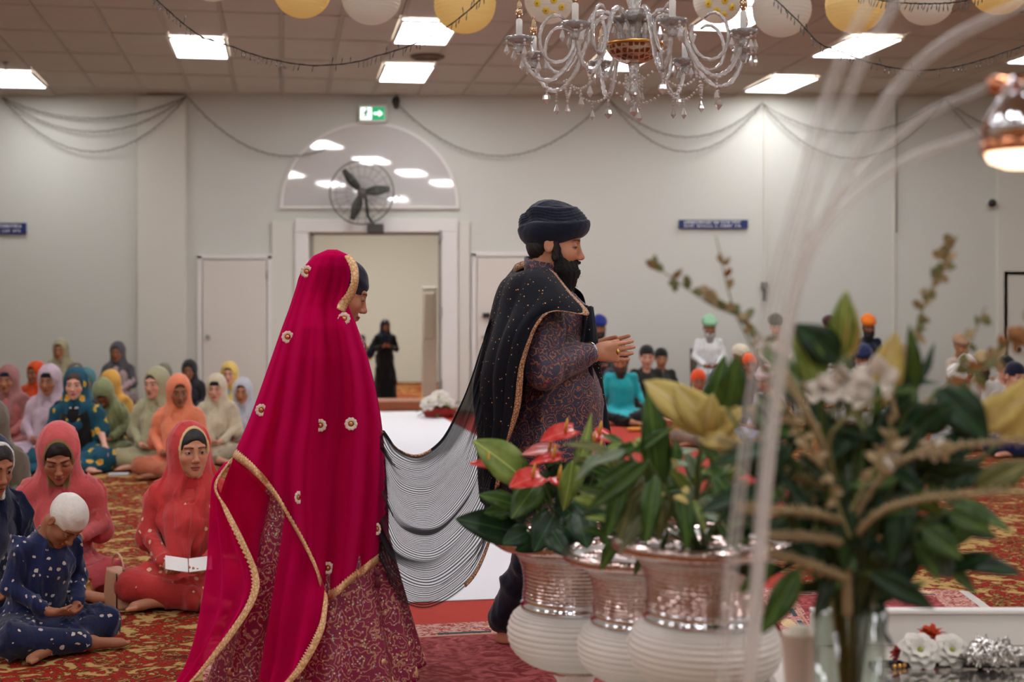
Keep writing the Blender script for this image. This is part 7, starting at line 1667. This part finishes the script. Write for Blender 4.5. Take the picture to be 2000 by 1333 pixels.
for a, b_, w_, m_ in (((1640, 700), (1652, 572), 44, G_lime), ((1660, 700), (1672, 600), 26, G_yel), ((1640, 705), (1560, 635), 60, G_dark), ((1600, 760), (1560, 640), 50, G_lime), ((1700, 800), (1760, 655), 60, G_yel), ((1790, 760), (1780, 640), 24, G_mid), ((1420, 800), (1440, 700), 46, G_mid), ((1960, 860), (2030, 740), 90, G_yel), ((1900, 830), (2010, 780), 60, G_yel), ((1830, 760), (1940, 860), 70, G_dark), ((1790, 840), (1860, 790), 50, G_dark), ((1900, 960), (2020, 900), 46, G_olive), ((1560, 1110), (1492, 1240), 44, G_mid), ((1700, 1120), (1830, 1190), 40, G_dark), ((1800, 1030), (1880, 1090), 44, G_mid), ((1850, 1000), (1940, 1040), 40, G_mid), ((1560, 900), (1470, 960), 30, G_dark), ((1760, 980), (1740, 1100), 46, G_dark), ((1640, 960), (1650, 1120), 50, G_dark)): leaf_px(a, b_, w_, m_)
# pale orchids
for cx_, cy_, r_ in ((1640, 752, 36), (1712, 740, 42), (1690, 770, 30), (1605, 760, 26)):
    Y = 2.2
    for k in range(5): a = k*2*PI/5+.3; leaf_px((cx_, cy_), (cx_+r_*math.cos(a), cy_-r_*math.sin(a)), r_*.8, G_wh, 'petal', Y, 'petal', k == 0)
# knobbly tan twigs with short side nubs
def twig(pts, Y, r0=.006, m=M_twig, nub=True, step=9, nm='twig'):
    c = cr([tuple(P(x, y, Y+dy)) for x, y, dy in pts], 60); o = MB().tube(c, [r0*(1-.55*i/59) for i in range(60)], 7).obj(nm, m, ar, world=True)
    g = MB()
    if nub:
        for i in range(4, 60, 2):
            for s_ in (-1, 1):
                d = Vector((rs.gauss(0, .4), -.4*rs.random(), 0))+Vector((0, 0, s_*1.0)); t_ = Vector(c[min(59, i+1)]-c[i-1]).normalized(); d = (d-t_*d.dot(t_)).normalized()+t_*.5; p_ = Vector(c[i]); g.tube([p_, p_+d.normalized()*rs.uniform(.006, .011)], (.0016, .0026), 5)
        k = g.obj('bud', G_tan, ar, world=True); k['kind'] = 'stuff'
    return c
twig([(1655, 1200, 0), (1650, 1080, -.02), (1632, 980, -.05), (1602, 860, -.08), (1560, 780, -.1), (1530, 730, -.1)], 2.25, .0085)
twig([(1655, 1060, 0), (1720, 1000, -.05), (1800, 975, -.08), (1900, 965, -.1), (2030, 958, -.1)], 2.2, .006)
twig([(1655, 1040, 0), (1700, 960, -.03), (1760, 900, -.06), (1850, 875, -.1), (1960, 862, -.1), (2040, 858, -.1)], 2.2, .005)
twig([(1650, 1020, 0), (1580, 1000, -.08), (1500, 998, -.12), (1440, 990, -.15)], 2.2, .005); twig([(1650, 1060, 0), (1580, 1050, -.06), (1480, 1045, -.1)], 2.2, .005); twig([(1650, 1130, 0), (1590, 1105, -.06), (1500, 1078, -.1)], 2.2, .005)
twig([(1640, 980, 0), (1620, 860, -.05), (1680, 800, -.08), (1750, 760, -.1)], 2.2, .004, M_twg, False); twig([(1640, 960, 0), (1560, 930, -.05), (1470, 880, -.08), (1400, 860, -.1)], 2.25, .004, M_twg)
# leafy sprays of small oval leaves
def spray(pts, Y, n, m_, sz=(22, 30), mt=M_twg):
    c = twig([(x, y, 0) for x, y in pts], Y, .0026, mt, False, nm='spray_stem')
    for i in range(n):
        t_ = .25+.75*i/n; p_ = Vector(c[int(t_*59)]); L = rs.uniform(*sz)*Y/F; a = rs.uniform(0, 6.28); d = Vector((math.cos(a), -.3*rs.random(), math.sin(a))); put_leaf(ar, 'round' if rs.random() < .6 else 'lance', p_, p_+d.normalized()*L, L*.62, rs.choice(m_), (rs.uniform(-.8, .8), -1, rs.uniform(-.5, .8)))
spray([(1650, 1000), (1560, 780), (1470, 640), (1380, 590), (1262, 508)], 2.5, 34, [G_olive, G_tan, G_olive]); spray([(1650, 1000), (1540, 800), (1440, 620), (1398, 462)], 2.55, 14, [G_tan, leafmat('leaf_rust', (150, 98, 50), (176, 122, 66), .6, False)], (20, 26))
spray([(1670, 1000), (1740, 800), (1790, 640), (1830, 540), (1872, 460)], 2.4, 40, [G_olive, G_tan, G_tan], (22, 32)); spray([(1680, 1000), (1780, 860), (1880, 700), (1925, 600)], 2.4, 18, [G_tan, G_olive], (20, 30)); spray([(1680, 1000), (1820, 840), (1940, 700), (2040, 610)], 2.35, 36, [G_tan, G_olive, leafmat('leaf_rust', (150, 98, 50), (176, 122, 66), .6, False)], (26, 38))
spray([(1660, 1000), (1720, 900), (1780, 870), (1850, 880)], 2.15, 36, [G_tan, G_tan, G_wh], (24, 34)); spray([(1660, 1000), (1740, 840), (1730, 700)], 2.2, 14, [G_tan], (20, 28)); spray([(1660, 1050), (1560, 960), (1480, 830), (1500, 760)], 2.25, 22, [G_sil, G_tan], (20, 30)); spray([(1660, 1050), (1600, 900), (1520, 780)], 2.15, 18, [G_tan], (20, 26))
# ---------------------------------------------------------------- arc lamp with clear arms
AY = 1.95; lampT = T('arc_lamp', 'arc lamp with clear acrylic arms and a fluted chrome and copper shade', 'lamp', (P(1440, 1333, AY).x, AY, 0))
M_acr, nt, b = newmat('clear_acrylic'); b.inputs['Base Color'].default_value = lin((236, 230, 222)); b.inputs['Roughness'].default_value = .12; b.inputs['Transmission Weight'].default_value = 1.0; b.inputs['IOR'].default_value = 1.12
b2 = nd(nt, 'ShaderNodeBsdfPrincipled'); b2.inputs['Base Color'].default_value = lin((226, 222, 216)); b2.inputs['Roughness'].default_value = .15; tp_ = nd(nt, 'ShaderNodeBsdfTransparent'); mx = nd(nt, 'ShaderNodeMixShader'); lw = nd(nt, 'ShaderNodeLayerWeight', i_Blend=.5); rr = nd(nt, 'ShaderNodeMapRange'); rr.inputs['To Min'].default_value = .16; rr.inputs['To Max'].default_value = .75; lk(nt, lw.outputs['Facing'], rr.inputs['Value']); lk(nt, rr.outputs[0], mx.inputs[0]); lk(nt, tp_.outputs[0], mx.inputs[1]); lk(nt, b2.outputs[0], mx.inputs[2]); lk(nt, mx.outputs[0], nt.nodes['Material Output'].inputs[0])
paths = [[(1398, 1800), (1408, 1400), (1425, 1150), (1445, 960), (1474, 740), (1510, 560), (1560, 380), (1600, 240), (1650, 100), (1715, -30)],
         [(1448, 1800), (1462, 1400), (1482, 1120), (1503, 900), (1530, 700), (1572, 500), (1625, 405), (1680, 290), (1760, 160), (1860, 75), (2010, 0)],
         [(1440, 1800), (1455, 1400), (1478, 1100), (1498, 850), (1520, 660), (1550, 520), (1592, 370), (1640, 230), (1690, 110), (1770, -30)],
         [(1444, 1800), (1460, 1400), (1482, 1120), (1503, 900), (1528, 700), (1562, 540), (1610, 430), (1690, 330), (1800, 230), (1940, 166)],
         [(1446, 1800), (1461, 1400), (1484, 1120), (1505, 900), (1530, 700), (1566, 540), (1620, 440), (1700, 360), (1800, 300), (1915, 262)]]
Yp = [0, .02, -.02, .045, -.045]
for pth, dy, r in zip(paths, Yp, (.0085, .0085, .0075, .006, .006)):
    c = cr([tuple(P(x, y, AY+dy)) for x, y in pth], 120); c = c[c[:, 2] > .03]; MB().tube(c, r, 12).obj('arm', M_acr, lampT, world=True)
MB().lathe([(.0, 0), (.14, 0), (.14, .012), (.05, .025), (.03, .05), (0, .05)], 36, (P(1430, 1400, AY).x-lampT.location.x, 0, 0)).obj('base', M_chr, lampT)
M_cop = mat('polished_copper', (224, 150, 110), .14, 1)
cp = P(1985, 166, AY+.045)-lampT.location
MB().tube([cp+Vector((-.04, 0, 0)), cp+Vector((-.028, 0, 0)), cp+Vector((-.012, 0, .0)), cp+Vector((.03, 0, .002))], (.009, .014, .013, .016), 16).obj('arm_joint', M_cop, lampT)
sc0 = P(2008, 262, AY-.045)-lampT.location
MB().lathe([(.0, .062), (.018, .060), (.035, .045), (.052, .018), (.058, -.008)], 64, tuple(sc0), mod=lambda q, z: 1+.05*abs(math.cos(q*12))).obj('shade', M_chr, lampT)
MB().lathe([(.058, -.008), (.062, -.012), (.062, -.026), (.055, -.026), (.055, -.01)], 48, tuple(sc0)).obj('shade_ring', M_cop, lampT)
MB().lathe([(.0, -.046), (.03, -.044), (.050, -.036), (.056, -.022), (.0, -.018)], 40, tuple(sc0)).obj('diffuser', mat('warm_lamp_glow', (255, 236, 214), .4, emit=(255, 214, 176), es=4.0), lampT)
MB().tube([tuple(sc0+Vector((0, 0, .06))), tuple(sc0+Vector((-.02, 0, .075))), tuple(P(1915, 262, AY-.045)-lampT.location)], .004, 10).obj('shade_neck', M_chr, lampT)
# white flowers by the doorway end of the runner
for k, (px, py, r_) in enumerate(((838, 800, .12), (858, 792, .14), (872, 806, .12), (850, 812, .10), (868, 820, .11))):
    Y = min(18.6, F*CH/(830-HZ)+k*.1) if False else 17.6+.18*k; c = P(px, py, Y); c.z = max(c.z, .10)
    t = blossom('white_bloom', 'large white bloom of the floor arrangement by the doorway, %s' % ('leftmost', 'topmost', 'rightmost', 'lower left one', 'lowest one')[k], 'flower', c, r_, 7, 3, G_wh, M_core, 'white blooms beside the doorway')
dp_ = T('flower_basket', 'low red basket with leaves under the white blooms by the doorway', 'basket', (P(858, 830, 17.95).x, 17.95, 0)); MB().lathe([(.16, 0), (.2, .05), (.22, .12), (.2, .14), (0, .13)], 24).obj('basket', mat('basket_red', (150, 40, 34), .8), dp_)
for k in range(16): a = k*.39; put_leaf(dp_, 'lance', dp_.location+Vector((0, 0, .12)), dp_.location+Vector((.3*math.cos(a), .3*math.sin(a), .16+.1*math.sin(k*2))), .08, G_olive, (0, 0, 1))
# candle lights near the runner on the right
for k, (px, py) in enumerate(((1240, 845), (1186, 868))):
    t = T('small_diya', 'tiny orange lamp dish on the red carpet, %s of two' % ('farther', 'nearer')[k], 'lamp', floor_at(px, py)+Vector((0, 0, .009)), 0, 'orange dishes on the red carpet'); MB().lathe([(.0, 0), (.06, 0), (.09, .04), (.08, .042), (0, .02)], 20).obj('dish', mat('diya_orange', (232, 150, 60), .6), t)
